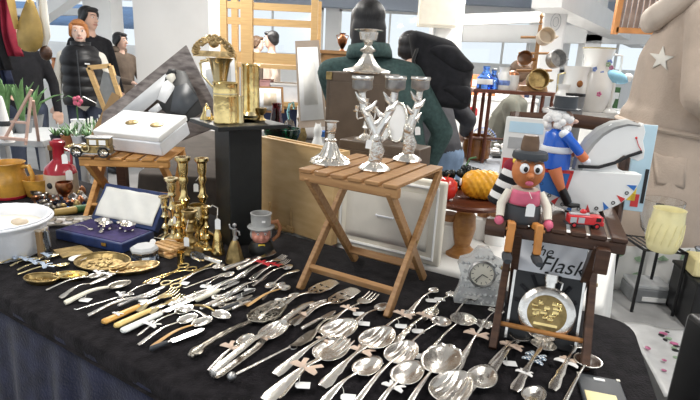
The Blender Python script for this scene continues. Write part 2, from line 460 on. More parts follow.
cloth_table('tablecloth', 'dark brown cloth of the stall with green glass and white figurines behind the tan board', [(-1.0, 2.3), (-.12, 2.3), (-.12, 3.75), (-1.2, 3.75)], .78, 'dark_brown_cloth', .77)
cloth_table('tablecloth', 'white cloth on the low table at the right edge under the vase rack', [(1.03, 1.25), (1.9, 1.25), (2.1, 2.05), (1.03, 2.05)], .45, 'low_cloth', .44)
# ---------------------------------------------------------------- cutlery; each piece lies along its own +X, handle end at 0
def bowl_mb(x0, L, W, D, kind='plain', zr=None, flip=False):
    b = MB(); cx = x0 + L / 2; nr, ns = (16, 56) if kind == 'fluted' else (7, 40)
    rows = []
    for k in range(nr + 1):
        rho = k / nr; row = []
        for j in range(ns):
            t = 2 * PI * j / ns
            egg = 1 - .16 * math.cos(t) if kind != 'ladle' else 1
            rr = rho
            z = D * rho ** 2.2
            if kind == 'fluted': z += .0016 * math.cos(rho * math.sin(t) * 15) * (1 - rho ** 4)
            if kind == 'shell': rr = rho * (1 + .05 * abs(math.cos(5.5 * t)) - .02); z += .002 * abs(math.cos(5.5 * t)) * rho
            if kind == 'berry': z += .0014 * math.sin(9 * t + 5 * rho) * math.sin(6 * rho * PI) * (rho > .15)
            if kind == 'flower': rr = rho * (.88 + .12 * abs(math.cos(4 * t))); z += .0016 * math.sin(8 * t) * rho + .001 * math.sin(rho * 20)
            x = cx + L / 2 * rr * math.cos(t); y = W / 2 * rr * math.sin(t) * (egg if kind not in ('shell', 'flower') else 1)
            if kind == 'shovel': x = cx + L / 2 * rho * max(-1, min(1, 1.35 * math.cos(t))); y = W / 2 * rho * max(-1, min(1, 1.35 * math.sin(t)))
            row.append(b.v((x, y, (D - z + .0005) if flip else z + .0008)))
        rows.append(row)
    c = rows[0][0]
    for r0, r1 in zip(rows[1:], rows[2:]):
        for j in range(ns): b.face((r0[j], r0[(j + 1) % ns], r1[(j + 1) % ns], r1[j]))
    b.face(rows[1])
    bmesh.ops.delete(b.bm, geom=list(rows[0]), context='VERTS')
    return b
def handle_pts(L, x1, z1, pattern, w):
    """fiddle-shaped handle from the wide end at 0 to the bowl at x1"""
    n = 12; pts = []; ws = []; ts = []
    for k in range(n + 1):
        s = k / n; x = x1 * s
        z = .0025 + .010 * math.sin(PI * s ** 1.2) * min(1, L / .16) + (z1 - .001) * s ** 3
        if pattern == 'plain': ww = w * (1 - .55 * s) * (1 if s > .04 else .75)
        elif pattern == 'fiddle': ww = w * (1.25 if .03 < s < .16 else .95 if s <= .03 else (1.2 - 1.5 * (s - .16)) if s < .6 else .42 + .25 * max(0, s - .8))
        elif pattern == 'kings': ww = w * (.9, 1.4, 1.25, .95, 1.1, .8, .6, .5, .45, .42, .5, .62, .6)[k]
        elif pattern == 'pistol': ww = w * (1.1, 1.3, 1.15, 1.0, .95, .9, .85, .8, .8, .75, .7, .6, .55)[k]
        else: ww = w * (1 - .3 * s)
        pts.append((x, 0, z)); ws.append(ww); ts.append(.003 if pattern != 'pistol' else .009 - .003 * s)
    return pts, ws, ts
def make_spoon(t, L, W, kind='plain', pat='fiddle', m='silver', hm=None, hw=.014, D=None, bl=None, flip=False):
    bl = bl or W * 1.5
    if kind in ('ladle', 'flower'): bl = W
    D = D if D is not None else W * .22
    bowl_mb(L - bl, bl, W, D, kind, flip=flip).build('bowl', m, t, ang=1.4, solid=.0014)
    pts, ws, ts = handle_pts(L, L - bl * .985, D, pat, hw)
    MB().loft(pts, ws, ts).build('handle', hm or m, t, ang=1.2)
def make_fork(t, L, W, pat='fiddle', m='silver', hm=None, hw=.014, tines=4, tl=None):
    tl = tl or L * .24; hd = W * 1.0; x1 = L - tl - hd
    pts, ws, ts = handle_pts(L, x1, .006, pat, hw)
    MB().loft(pts, ws, ts).build('handle', hm or m, t, ang=1.2)
    b = MB()
    b.loft([(x1 - .002, 0, .009), (x1 + hd * .35, 0, .007), (x1 + hd * .75, 0, .005), (x1 + hd, 0, .0045), (x1 + hd * 1.05, 0, .0045)], [hw * .5, W * .75, W, W * .98, W * .9], [.0026] * 5)
    for k in range(tines):
        y = (k / (tines - 1) - .5) * W * .8
        b.loft([(x1 + hd * .95, y, .0045), (x1 + hd + tl * .5, y, .005), (L - .002, y, .0085), (L, y, .0092)], [W / tines * .62, W / tines * .6, W / tines * .45, W / tines * .15], [.0022, .002, .0018, .0012], 6)
    b.build('head', m, t, ang=1.0)
def make_knife(t, L, hl, W=.017, hm='ivory_white', m='steel', hw=.017, kind='dinner'):
    b = MB(); b.loft([(0, 0, .006), (.003, 0, .006), (hl * .1, 0, .006), (hl * .9, 0, .006), (hl, 0, .006)], [hw * .6, hw * .95, hw, hw * .85, hw * .75], [.006, .010, .011, .010, .008], 12); b.build('handle', hm, t)
    b = MB(); b.cyl((hl - .001, 0, .006), (hl + .008, 0, .006), hw * .38, hw * .3, 12); b.build('collar', 'silver', t)
    b = MB(); e = L - hl
    if kind == 'dinner': ol = [(hl + .007, -.004), (hl + .012, -W / 2), (hl + e * .75, -W / 2), (L - .006, -W * .35), (L, 0), (L - .006, W * .4), (hl + e * .7, W / 2), (hl + .012, W / 2), (hl + .007, .004)]
    else: ol = [(hl + .007, -.004), (hl + e * .3, -W * .35), (hl + e * .55, -W * .62), (hl + e * .8, -W * .55), (L, W * .25), (hl + e * .6, W * .5), (hl + e * .3, W * .35), (hl + .007, .004)]
    b.prism(ol, .0045, .0062); b.build('blade', m, t, ang=.5, bevel=.0005)
def make_pick(t, L, m='silver'):
    b = MB(); b.tube([(0, .004, .003), (.003, -.002, .003), (.02, -.002, .004), (L * .7, 0, .005)], [.0013, .0014, .0014, .0018], 6); b.build('handle', m, t)
    b = MB()
    for y in (-.003, .003): b.tube([(L * .7, 0, .005), (L * .75, y, .005), (L, y * 1.2, .004)], [.0014, .0013, .0007], 6)
    b.build('head', m, t)
def make_slice(t, L, W, m='silver', hw=.015):
    pts, ws, ts = handle_pts(L, L * .56, .006, 'kings', hw); MB().loft(pts, ws, ts).build('handle', m, t, ang=1.2)
    x = L * .54; e = L - x
    # pierced blade: rim and ribs leave real openings
    b = MB(); top = .006
    def strip(pl, w): b.loft([(p[0], p[1], top) for p in pl], [w] * len(pl), [.0018] * len(pl), 6)
    strip([(x, 0), (x + e * .2, W * .42), (x + e * .55, W * .5), (L - .004, W * .36), (L, 0)], .006)
    strip([(x, 0), (x + e * .2, -W * .42), (x + e * .55, -W * .5), (L - .004, -W * .36), (L, 0)], .006)
    strip([(x, 0), (x + e * .5, 0), (L - .002, 0)], .009)
    strip([(x + e * .18, -W * .4), (x + e * .3, 0), (x + e * .18, W * .4)], .007)
    b.prism([(x + e * .58, -W * .48), (L - .003, -W * .33), (L - .003, W * .33), (x + e * .58, W * .48)], top - .0008, top + .0008)
    b.prism([(x + e * .3, W * .1), (x + e * .5, W * .06), (x + e * .56, W * .44), (x + e * .42, W * .44)], top - .0008, top + .0008)
    b.prism([(x + e * .3, -W * .1), (x + e * .5, -W * .06), (x + e * .56, -W * .44), (x + e * .42, -W * .44)], top - .0008, top + .0008)
    b.build('blade', m, t, ang=.8)
def make_filigree(t, L, W, m='silver_old'):
    b = MB(); pts = []; ws = []
    for k in range(25):
        s = k / 24; pts.append((L * .6 * s, 0, .006 + .006 * math.sin(PI * s))); ws.append(.008 + .004 * abs(math.sin(s * 17)) + (.012 if s < .2 else 0) * math.sin(min(1, s / .2) * PI) + .002)
    b.loft(pts, ws, [.007 + .003 * abs(math.sin(k * .9)) for k in range(25)], 8)
    for k in range(9): b.ball((R.uniform(-.002, .03), R.uniform(-.009, .009), .007), .0042, 6)
    b.build('handle', m, t, ang=1.2)
    b = MB(); x = L * .58; e = L - x
    rim = [(x, 0, .01), (x + e * .15, W * .35, .008), (x + e * .5, W * .5, .006), (x + e * .85, W * .42, .008), (L, W * .1, .012), (x + e * .9, -W * .25, .01), (x + e * .55, -W * .48, .006), (x + e * .15, -W * .38, .008)]
    b.tube(rim, .0026, 6, True)
    for k in range(46):
        u = R.uniform(.12, .9); y = R.uniform(-1, 1) * W * .42 * math.sin(PI * min(1, u + .12)); r = R.uniform(.004, .008); a0 = R.uniform(0, 6)
        b.tube([(x + e * u + r * (1 - i / 16) * math.cos(a0 + i * .55), y + r * (1 - i / 16) * math.sin(a0 + i * .55), .007 + .0015 * math.sin(i)) for i in range(13)], .0015, 5)
    for k in range(9):
        a = (k / 8 - .5) * 1.5; b.tube([(x, 0, .008), (x + e * .5 * math.cos(a), e * .45 * math.sin(a) , .006), (x + e * .95 * math.cos(a * .6), W * .42 * math.sin(a * 1.1), .008)], .0014, 5)
    b.build('head', m, t, ang=1.2)
def make_tongs(t, L, W, m='silver'):
    b = MB()
    for s, w in ((1, .016), (-1, .016)):
        b.loft([(0, 0, .004 + .012 * (s > 0)), (L * .06, s * .001, .003 + .014 * (s > 0)), (L * .5, s * .004, .004 + .016 * (s > 0)), (L * .68, 0, .006 + .012 * (s > 0))], [w, w * 1.05, w * .95, w * .8], [.0022] * 4)
    b.loft([(0, 0, .003), (-.003, 0, .009), (0, 0, .017)], [.016] * 3, [.002] * 3)
    b.build('arms', m, t, ang=1.0)
    bl = L * .4; bowl_mb(L - bl, bl, W, W * .25, 'fluted').build('bowl', m, t, ang=1.4, solid=.0014)
def make_scissors(t, L, m='gold_pale', r=.011, k=.36):
    b = MB()
    for s in (-1, 1):
        b.tube([(r + r * math.cos(a), s * (r * 1.15) + r * .8 * math.sin(a), .004) for a in [2 * PI * i / 18 for i in range(18)]], .0022, 6, True)
        b.loft([(2 * r - .002, s * r * .9, .004), (L * k, 0, .0045)], [.005, .006], [.004, .003])
    b.build('handle_loops', m, t)
    b = MB()
    for s in (-1, 1):
        b.loft([(L * k - .002, 0, .0045 - s * .001), (L * .6, s * .0035, .0045 - s * .001), (L * .85, s * .004, .0045 - s * .001), (L, s * .001, .0045)], [.006, .008, .006, .002], [.002] * 4, 6)
    b.ball((L * k, 0, .006), (.003, .003, .002), 8); b.build('blades', m, t)
def make_rod(t, L, m='silver', rb=.0085):
    MB().cyl((0.004, 0, rb), (L, 0, .006), .0032, .0026, 10).build('shaft', m, t)
    MB().ball((0, 0, rb), rb, 14).build('ball_end', 'pewter', t)
    b = MB(); b.tube([(L + .008 + .008 * math.cos(a), .008 * math.sin(a), .003) for a in [2 * PI * i / 14 for i in range(14)]], .0012, 6, True); b.build('ring', m, t)
def make_butter(t, L, W, m='silver_old'):
    pts, ws, ts = handle_pts(L, L * .5, .004, 'kings', .012); MB().loft(pts, ws, ts).build('handle', m, t, ang=1.2)
    b = MB(); x = L * .48; e = L - x
    b.loft([(x, 0, .005), (x + e * .15, 0, .005), (x + e * .45, .002, .004), (x + e * .8, .002, .005), (L, -.002, .009)], [.006, W * .7, W, W * .7, .003], [.0025, .003, .003, .0025, .0015]); b.build('blade', m, t)

def lay(name, label, cat, tail, tip, make, lift=0, group='silver flatware on the black cloth', roll=0, **kw):
    a, b = P(*tail, T + .003 + lift), P(*tip, T + .003 + lift)
    d = b - a; L = d.length
    t = thing(name, label, cat, a, 0, group, rot=(roll, 0, math.atan2(d.y, d.x)))
    make(t, L, **kw); t['L'] = L
    return t
S = make_spoon; n_tag = 0
def sp(label, tail, tip, px, kind='plain', pat='fiddle', name='serving_spoon', extra=(), cat='spoon', **kw):
    W = WD(P(*tip, T), px) if px else .03
    t = lay(name, label, cat, tail, tip, S, W=W, kind=kind, pat=pat, **kw)
    deco(t, extra); return t
def deco(t, extra):
    L = t['L']
    for e in extra:
        if e[0] == 'tag': price_tag(t, (L * e[1], e[2], .001), e[3] if len(e) > 3 else .6, (.017, .025), rot=None, string=[(L * e[1], e[2] * .6, .002), (L * (e[1] + .04), e[2] * .3, .006), (L * (e[1] + .05), 0, .010)])
        else:
            bow(t, (L * e[1], 0, .009), PI / 2 + (e[3] if len(e) > 3 else 0), e[2], {'peach': 'ribbon_peach', 'white': 'ribbon_white', 'red': 'ribbon_red', 'grey': 'ribbon_white', 'check': 'ribbon_check', 'blue': 'ribbon_blue'}[e[0]])
    del t['L']
mat('ribbon_blue', (.42, .5, .62), .5, 0, .25, 90)
# blue and white gingham ribbon
m = mat('ribbon_check', (.5, .6, .68), .5, 0, 0)
nt = m.node_tree; ck = nt.nodes.new('ShaderNodeTexChecker'); ck.inputs['Scale'].default_value = 260
ck.inputs['Color1'].default_value = (.78, .80, .80, 1); ck.inputs['Color2'].default_value = (.05, .13, .24, 1)
nt.links.new(nt.nodes['Mapping'].outputs['Vector'], ck.inputs['Vector']); nt.links.new(ck.outputs['Color'], nt.nodes['Principled BSDF'].inputs['Base Color'])

# --- far left row, from the dishes to the front edge
sp('slim silver spoon at the front edge beside the two brass leaf dishes', (46, 291), (106, 275), 11, pat='plain', name='spoon', hw=.007, extra=[('white', .86, .016)])
t = lay('butter_knife', 'silver knife with broad leaf-shaped grip left of the pale pink spoon', 'knife', (60, 299), (118, 274), make_butter, W=.02, m='silver'); deco(t, [('white', .8, .014)])
sp('dark bowled spoon with thick pale pink handle near the patterned brass tray', (65, 304), (131, 284), 15, pat='pistol', name='caddy_spoon', m='silver_old', hm='bone', extra=[('tag', .25, -.012)])
t = lay('pickle_fork', 'thin wire-handled fork with hooked end at the front edge', 'fork', (75, 311), (134, 295), make_pick); deco(t, [('white', .75, .013)])
t = lay('fork', 'silver three-tined fork with round grey handle and oval white tag', 'fork', (88, 317), (158, 294), make_fork, W=.018, pat='pistol', hw=.008, tines=3, tl=.03); deco(t, [('tag', .74, -.012, .2)])
def kn(label, tail, tip, frac, hm, name='table_knife', extra=(), **kw):
    a, b = P(*tail, T), P(*tip, T); L = (b - a).length
    t = lay(name, label, 'knife', tail, tip, make_knife, hl=L * frac, hm=hm, **kw); deco(t, extra); return t
kn('knife with orange amber handle and pale band at the front edge of the cloth', (103, 325), (166, 297), .55, 'amber_horn', extra=[('white', .2, .01)], hw=.019)
kn('knife with plain yellow handle between the amber and the white handled knives', (115, 329), (176, 301), .56, 'honey_horn', hw=.016)
kn('long table knife with square white handle nearest the yellow handled knife', (122, 334), (214, 291), .38, 'ivory_white', hw=.019)
sp('small spoon with white bow beside the white handled knife', (137, 337), (193, 308), 14, pat='plain', name='teaspoon', hw=.006, extra=[('white', .22, .016)])
sp('silver teaspoon with pointed grey handle left of the tan handled spoon', (138, 346), (197, 317), 15, pat='plain', name='teaspoon', hw=.009)
sp('spoon with slim tan wooden handle, nearest the table edge in its row', (151, 348), (212, 320), 15, pat='plain', name='teaspoon', hm='tan_wood', hw=.010)
kn('dark bladed knife lying under the tan handled spoon', (150, 352), (205, 331), .3, 'dark_grey', hw=.009)
sp('round bowled teaspoon lying crosswise with brassy handle pointing away', (195, 306), (230, 321), 15, pat='plain', name='teaspoon', hm='brass_old', hw=.009, lift=.004)
sp('teaspoon crossing behind the tan handled spoon, handle to the right', (208, 318), (177, 309), 12, pat='plain', name='teaspoon', hw=.008, lift=.002)
t = lay('fork', 'gilt four-tined fork lying above the white handled knife', 'fork', (138, 313), (176, 292), make_fork, W=.028, m='gold_pale', tl=.026, lift=.006); deco(t, [])
t = lay('fork', 'gilt broad fork beside the gilt four-tined fork, prongs to the right', 'fork', (150, 315), (184, 298), make_fork, W=.026, m='gold_pale', tl=.024, lift=.002); deco(t, [])
kn('fish knife with ornate silver handle and long blade in the middle of the row', (168, 308), (244, 277), .42, 'silver_ornate', kind='fish', hw=.012, W=.02, extra=[('tag', .3, .0)])
t = lay('grape_scissors', 'pale gold grape scissors with white tag behind the fish knife', 'scissors', (167, 288), (214, 264), make_scissors, r=.013); deco(t, [('tag', .22, -.016, .3)])
t = lay('pickle_fork', 'thin silver fork just right of the grape scissors', 'fork', (184, 289), (232, 273), make_pick); deco(t, [])
sp('tiny salt spoon with square white tag on its end', (205, 287), (234, 274), 9, pat='plain', name='salt_spoon', hw=.004, extra=[('tag', .02, 0)])
kn('table knife with silver pistol handle right of the salt spoon', (200, 312), (246, 288), .45, 'silver', hw=.01, W=.014)
kn('table knife with open silver loop on its handle beside the tagged fork', (212, 309), (256, 291), .45, 'silver_ornate', hw=.011, W=.014, extra=[('tag', .6, -.012)])
t = lay('sewing_scissors', 'small silver scissors with open finger loops left of the wooden handled spoon', 'scissors', (216, 301), (248, 284), make_scissors, m='silver', r=.008); deco(t, [])
t = lay('sewing_scissors', 'small silver scissors lying in front of the fish knife', 'scissors', (222, 310), (252, 297), make_scissors, m='silver_old', r=.008); deco(t, [])
kn('small brown handled knife beside the orange handled spoon', (222, 312), (254, 300), .5, 'dark_grey', hw=.009, W=.01)
sp('spoon with orange wooden handle and egg-shaped bowl left of the stool leg', (247, 307), (289, 288), 12, pat='plain', name='teaspoon', hm='tan_wood', hw=.010, bl=.03)
t = lay('fork', 'slim silver fork whose tines lie behind the orange handled spoon', 'fork', (230, 296), (266, 279), make_fork, W=.014, tl=.022, hw=.008); deco(t, [('tag', .4, -.014)])
sp('silver teaspoon lying with its bowl towards the front and its handle at the stool leg', (298, 271), (266, 290), 10, pat='fiddle', name='teaspoon', hw=.011)
sp('silver teaspoon with slender handle just right of the red ribbons', (252, 287), (292, 265), 9, pat='fiddle', name='teaspoon', hw=.008, flip=True)
# --- the bundle with the red ribbons below the toby jug
kn('broad silver cake knife lying behind the red ribbons', (222, 272), (262, 257), .6, 'silver', hw=.018, W=.018, lift=.004)
t = lay('fork', 'silver fork tied with a red ribbon, tines towards the stool', 'fork', (236, 279), (285, 258), make_fork, W=.022, tl=.028, lift=.006); deco(t, [('red', .52, .022)])
t = lay('fork', 'silver fork under the red ribbons, nearest the stool leg', 'fork', (250, 281), (288, 262), make_fork, W=.022, tl=.028, lift=.001); deco(t, [('red', .62, .016)])
kn('silver fish knife tied beside the red ribbon forks', (238, 271), (276, 252), .5, 'silver', hw=.016, W=.024, kind='fish', lift=.012)
# --- middle
t = lay('filigree_server', 'long ornate tarnished silver server with pierced fan head', 'server', (190, 358), (284, 306), make_filigree, W=.062); deco(t, [])
t = lay('serving_tongs', 'wide silver serving tongs with fluted scoop at the front edge', 'tongs', (214, 379), (287, 325), make_tongs, W=.046); deco(t, [('peach', .62, .012)])
sp('slim spoon with peach bow pressed against the silver serving tongs', (208, 372), (253, 337), 15, pat='plain', name='spoon', hw=.009, extra=[('peach', .5, .022)])
t = lay('cocktail_stirrer', 'silver rod with a ball end at the front of the cloth', 'stirrer', (232, 381), (290, 350), make_rod); deco(t, [])
t = lay('butter_knife', 'leaf-bladed silver butter knife with tag on its blade behind the ball-ended rod', 'knife', (337, 317), (291, 350), make_butter, W=.026); deco(t, [('tag', .72, .0, 1.2)])
sp('silver tablespoon with broad flat handle end between the rod and the large fork', (275, 376), (354, 325), 30, 'fluted', 'fiddle', 'tablespoon', hw=.018, extra=[('peach', .56, .014)])
t = lay('serving_fork', 'large silver serving fork tied to a spoon, handle at the bottom edge', 'fork', (265, 402), (348, 342), make_fork, W=.036, hw=.022, tl=.05, lift=.008); deco(t, [('peach', .42, .026), ('tag', .3, -.02)])
sp('tablespoon under the large serving fork, only its bowl showing around the prongs', (276, 398), (346, 344), 31, 'plain', 'fiddle', 'tablespoon', hw=.016)
sp('fluted berry spoon with peach bow and short broad handle right of the serving fork', (322, 388), (390, 333), 31, 'fluted', 'kings', 'berry_spoon', hw=.018, extra=[('peach', .52, .022)])
sp('plain tablespoon at the bottom edge with white tag beside its handle', (322, 404), (379, 362), 25, 'plain', 'fiddle', 'tablespoon', hw=.013, extra=[('tag', .25, -.022)])
sp('smooth round-bowled tablespoon directly right of the berry spoon with the peach bow', (354, 406), (412, 347), 30, 'fluted', 'plain', 'tablespoon', hw=.012, extra=[('tag', .9, -.028)])
sp('tablespoon with white bow whose bowl overlaps the one behind it, bottom edge', (374, 412), (418, 367), 29, 'plain', 'plain', 'tablespoon', hw=.012, lift=.003, extra=[('white', .38, .018)])
sp('shell-shaped spoon with scalloped rim in the front row', (402, 416), (451, 353), 36, 'shell', 'plain', 'shell_spoon', hw=.012)
sp('broad fluted spoon cut by the bottom edge, left of the smooth egg-shaped one', (416, 434), (464, 379), 38, 'fluted', 'fiddle', 'berry_spoon', hw=.014, lift=.003)
sp('large smooth egg-shaped spoon at the bottom edge right of the fluted ones', (448, 432), (489, 371), 28, 'plain', 'fiddle', 'tablespoon', hw=.014)
t = lay('pickle_fork', 'ornate silver fork with peach ribbon and tag, handle to the front', 'fork', (486, 379), (524, 338), make_fork, W=.018, hw=.015, tl=.02, lift=0); deco(t, [('tag', .4, -.014), ('peach', .62, .020)])
# --- right, in front of the folding chair
sp('round ladle with peach and gingham ribbon left of the fluted one, by the chair leg', (490, 366), (524, 336), 20, 'ladle', 'fiddle', 'sauce_ladle', hw=.009, lift=.004, extra=[('peach', .5, .016)])
sp('fluted ladle with blue gingham ribbon and white bow on its handle', (514, 392), (546, 346), 24, 'fluted', 'kings', 'sauce_ladle', hw=.015, extra=[('white', .26, .014), ('check', .52, .018), ('check', .62, .018)], bl=.045, D=.016)
sp('small plain ladle with grey ribbon under the wooden rung', (552, 391), (579, 345), 20, 'ladle', 'kings', 'sauce_ladle', hw=.014, D=.014, extra=[('white', .45, .020), ('peach', .52, .014)])
sp('deep round ladle with slender handle nearest the dark booklet', (561, 410), (590, 362), 26, 'ladle', 'plain', 'sauce_ladle', hw=.008, D=.016)
sp('spoon tip peeping over the bottom edge left of the ladles', (502, 428), (541, 391), 21, 'plain', 'plain', 'tablespoon', hw=.012)
# --- between the big stool and the clock
sp('bud-headed silver sugar spoon lying in front of the big stool', (408, 315), (436, 290), 10, pat='kings', name='sugar_spoon', hw=.010, bl=.03, extra=[('tag', .6, -.014)])
sp('silver spoon with dark bud head left of the flower strainer', (424, 321), (453, 294), 10, pat='kings', name='sugar_spoon', hw=.009, bl=.028, m='silver_ornate', extra=[('tag', .7, .014)])
sp('spoon with white and peach bow at the foot of the big stool', (376, 337), (413, 313), 12, pat='fiddle', name='dessert_spoon', hw=.009, extra=[('peach', .7, .022), ('tag', .5, -.014)])
sp('broad-handled silver spoon with tag lying left of the two round ladles', (395, 344), (436, 311), 14, pat='kings', name='dessert_spoon', hw=.013, m='silver_ornate', extra=[('tag', .4, -.012), ('peach', .68, .018)])
sp('tea strainer shaped like a flower in front of the glass clock', (449, 325), (474, 296), 21, 'flower', 'plain', 'tea_strainer', m='silver_ornate', hw=.006, cat='strainer', extra=[('tag', .25, -.004)])
sp('small round sauce ladle with curved handle, left of its larger twin', (401, 353), (446, 323), 19, 'ladle', 'plain', 'sauce_ladle', hw=.006, D=.012, extra=[('tag', .15, .0)])
sp('larger round ladle behind the front row with embossed bowl', (426, 356), (468, 320), 25, 'ladle', 'plain', 'sauce_ladle', hw=.008, D=.014, m='silver_ornate', lift=.003)
sp('tiny flat shovel spoon with square blade beside the clock', (477, 334), (497, 311), 15, 'shovel', 'plain', 'sugar_shovel', hw=.004, D=.004, bl=.017)
sp('small caddy spoon with large peach ribbon in front of the sugar shovel', (456, 372), (486, 324), 18, 'flower', 'kings', 'caddy_spoon', hw=.012, extra=[('peach', .62, .024)])
# --- under the front rung of the big stool
t = lay('cake_slice', 'silver pierced cake slice under the stool rung, the left one of two', 'server', (274, 312), (335, 283), make_slice, W=.038); deco(t, [])
t = lay('cake_slice', 'silver pierced cake slice under the stool rung, the right one of two', 'server', (292, 326), (356, 291), make_slice, W=.038); deco(t, [])
t = lay('serving_fork', 'broad silver fish fork with peach bow right of the cake slices', 'fork', (318, 334), (374, 296), make_fork, W=.032, tl=.036, hw=.012); deco(t, [('peach', .5, .018), ('tag', .55, -.02)])
sp('flat silver spoon lying against the front foot of the big stool', (349, 328), (388, 306), 13, pat='fiddle', name='dessert_spoon', hw=.012, extra=[('tag', .25, -.012)])
t = lay('sugar_tongs', 'small fluted sugar tongs with beige bow behind the butter knife', 'tongs', (284, 327), (326, 302), make_tongs, W=.022); deco(t, [('peach', .35, .018)])
sp('slim teaspoon in front of the left foot of the big stool', (264, 312), (299, 295), 9, pat='plain', name='teaspoon', hw=.007, extra=[('tag', .55, .012)])
t = lay('fork', 'small silver fork touching the fan head of the filigree server', 'fork', (258, 320), (284, 306), make_fork, W=.014, tl=.018, hw=.008, lift=.008); deco(t, [])
kn('thin bladed silver knife between the serving fork and the left cake slice', (301, 332), (336, 313), .5, 'silver', hw=.009, W=.012)
# more slim pieces filling the left rows
kn('thin steel knife with grey handle behind the three-tined fork', (118, 309), (166, 288), .5, 'pewter', hw=.008, W=.011)
sp('slender silver spoon right behind the dark bowled spoon', (120, 300), (160, 281), 9, pat='plain', name='teaspoon', hw=.006)
kn('narrow knife with bone handle lying under the small silver scissors', (196, 303), (240, 283), .5, 'bone', hw=.009, W=.012)
t = lay('fork', 'thin silver fork in front of the red ribbons', 'fork', (206, 297), (247, 276), make_fork, W=.013, tl=.02, hw=.007); deco(t, [])
sp('small silver spoon behind the slim fork near the glass scent bottle', (180, 283), (224, 266), 9, pat='plain', name='teaspoon', hw=.006)
kn('short silver knife right of the round bowled teaspoon', (232, 312), (262, 298), .5, 'silver', hw=.008, W=.011)
sp('small silver spoon between the orange handled spoon and the stool leg', (262, 301), (284, 284), 8, pat='plain', name='teaspoon', hw=.006)
# --- small brass spoons tied with blue ribbons beside the white bucket
for tl, tp, lb in (((0, 264), (30, 258), 'nearest the bucket'), ((10, 267), (38, 259), 'second from the bucket'), ((17, 271), (50, 262), 'at the middle of its row'), ((32, 263), (60, 255), 'below the standing brown card'), ((18, 275), (70, 265), 'nearest the brass leaf dishes')):
    sp('small brass spoon with blue and white ribbon, ' + lb, tl, tp, 8, pat='plain', name='coffee_spoon', m='gold_pale', hw=.009, extra=[('blue', .5, .018)], group='brass spoons with blue ribbons')
# ---------------------------------------------------------------- folding stools
def folding_stool(name, label, cat, loc, rz, w, d, h, m, lw=.022, lt=.013, nsl=6, rung='same', ov=.006):
    t = thing(name, label, cat, loc, rz)
    for s in (-1, 1):
        b = MB(); b.bar((s * (w / 2), -d / 2, 0), (s * (w / 2), d / 2, h - .016), lt, lw); b.build('leg', m, t, bevel=.002)
        b = MB(); b.bar((s * (w / 2 - lt - .002), d / 2, 0), (s * (w / 2 - lt - .002), -d / 2, h - .016), lt, lw); b.build('leg', m, t, bevel=.002)
        MB().cyl((s * (w / 2 - lt * 1.5 - .003), 0, h / 2 - .008), (s * (w / 2 + lt * .7), 0, h / 2 - .008), .004, n=10).build('pivot_bolt', 'brass_old', t)
    k = .16; y = -d / 2 + d * k; z = (h - .016) * k
    rm = m if rung == 'same' else rung
    if rung != 'same': MB().cyl((-w / 2, y, z), (w / 2, y, z), .005, n=12).build('rung', rm, t)
    else: MB().bar((-w / 2, y, z), (w / 2, y, z), .012, lw * .9, up=(0, -.6, 1)).build('rung', rm, t, bevel=.002)
    MB().bar((-w / 2 + lt, -y, z), (w / 2 - lt, -y, z), .012, lw * .9, up=(0, .6, 1)).build('rung', m, t, bevel=.002)
    for s in (-1, 1): MB().box((0, s * (d / 2 - .004), h - .019), (w + ov * 2, .018, .022)).build('seat_rail', m, t, bevel=.003)
    sw = (w + .008 + ov * 2) / nsl
    for i in range(nsl):
        MB().box((-w / 2 - .004 - ov + sw * (i + .5), 0, h - .004), (sw * .78, d + .016, .008)).build('slat', m, t, bevel=.0015)
    return t
SC = Vector((.052, 1.163, T)); SH = .30; SZ = T + SH
folding_stool('folding_stool', 'honey brown folding stool on crossed legs carrying silver candle holders', 'stool', SC, ARZ, .235, .245, SH, 'oak')

# ---------------------------------------------------------------- silver on the stool
t, r, h = turned('candlestick', 'short silver candlestick with wide fluted foot at the left edge of the stool', 'candlestick', 330, 163, 121, 20, [
    ('base', 'silver', [(0, 0), (1, .0), (1.02, .03), (.95, .07), (.8, .11), (.55, .16), (.4, .3), (.28, .48), (.24, .52), (0, .53)]),
    ('stem', 'silver_ornate', [(0, .52), (.24, .52), (.3, .56), (.2, .6), (.17, .7), (.24, .74), (0, .76)]),
    ('socket', 'silver', [(0, .74), (.2, .75), (.25, .8), (.25, .96), (.38, 1), (.34, 1), (.2, .97), (.2, .85), (0, .85)])], SZ)
b = MB()
for k in range(12):
    a = 2 * PI * k / 12; b.loft([(r * .95 * math.cos(a), r * .95 * math.sin(a), h * .08), (r * .5 * math.cos(a + .3), r * .5 * math.sin(a + .3), h * .22), (r * .25 * math.cos(a + .5), r * .25 * math.sin(a + .5), h * .5)], [.005, .004, .002], [.004, .004, .002], 6)
b.build('fluting', 'silver', t)
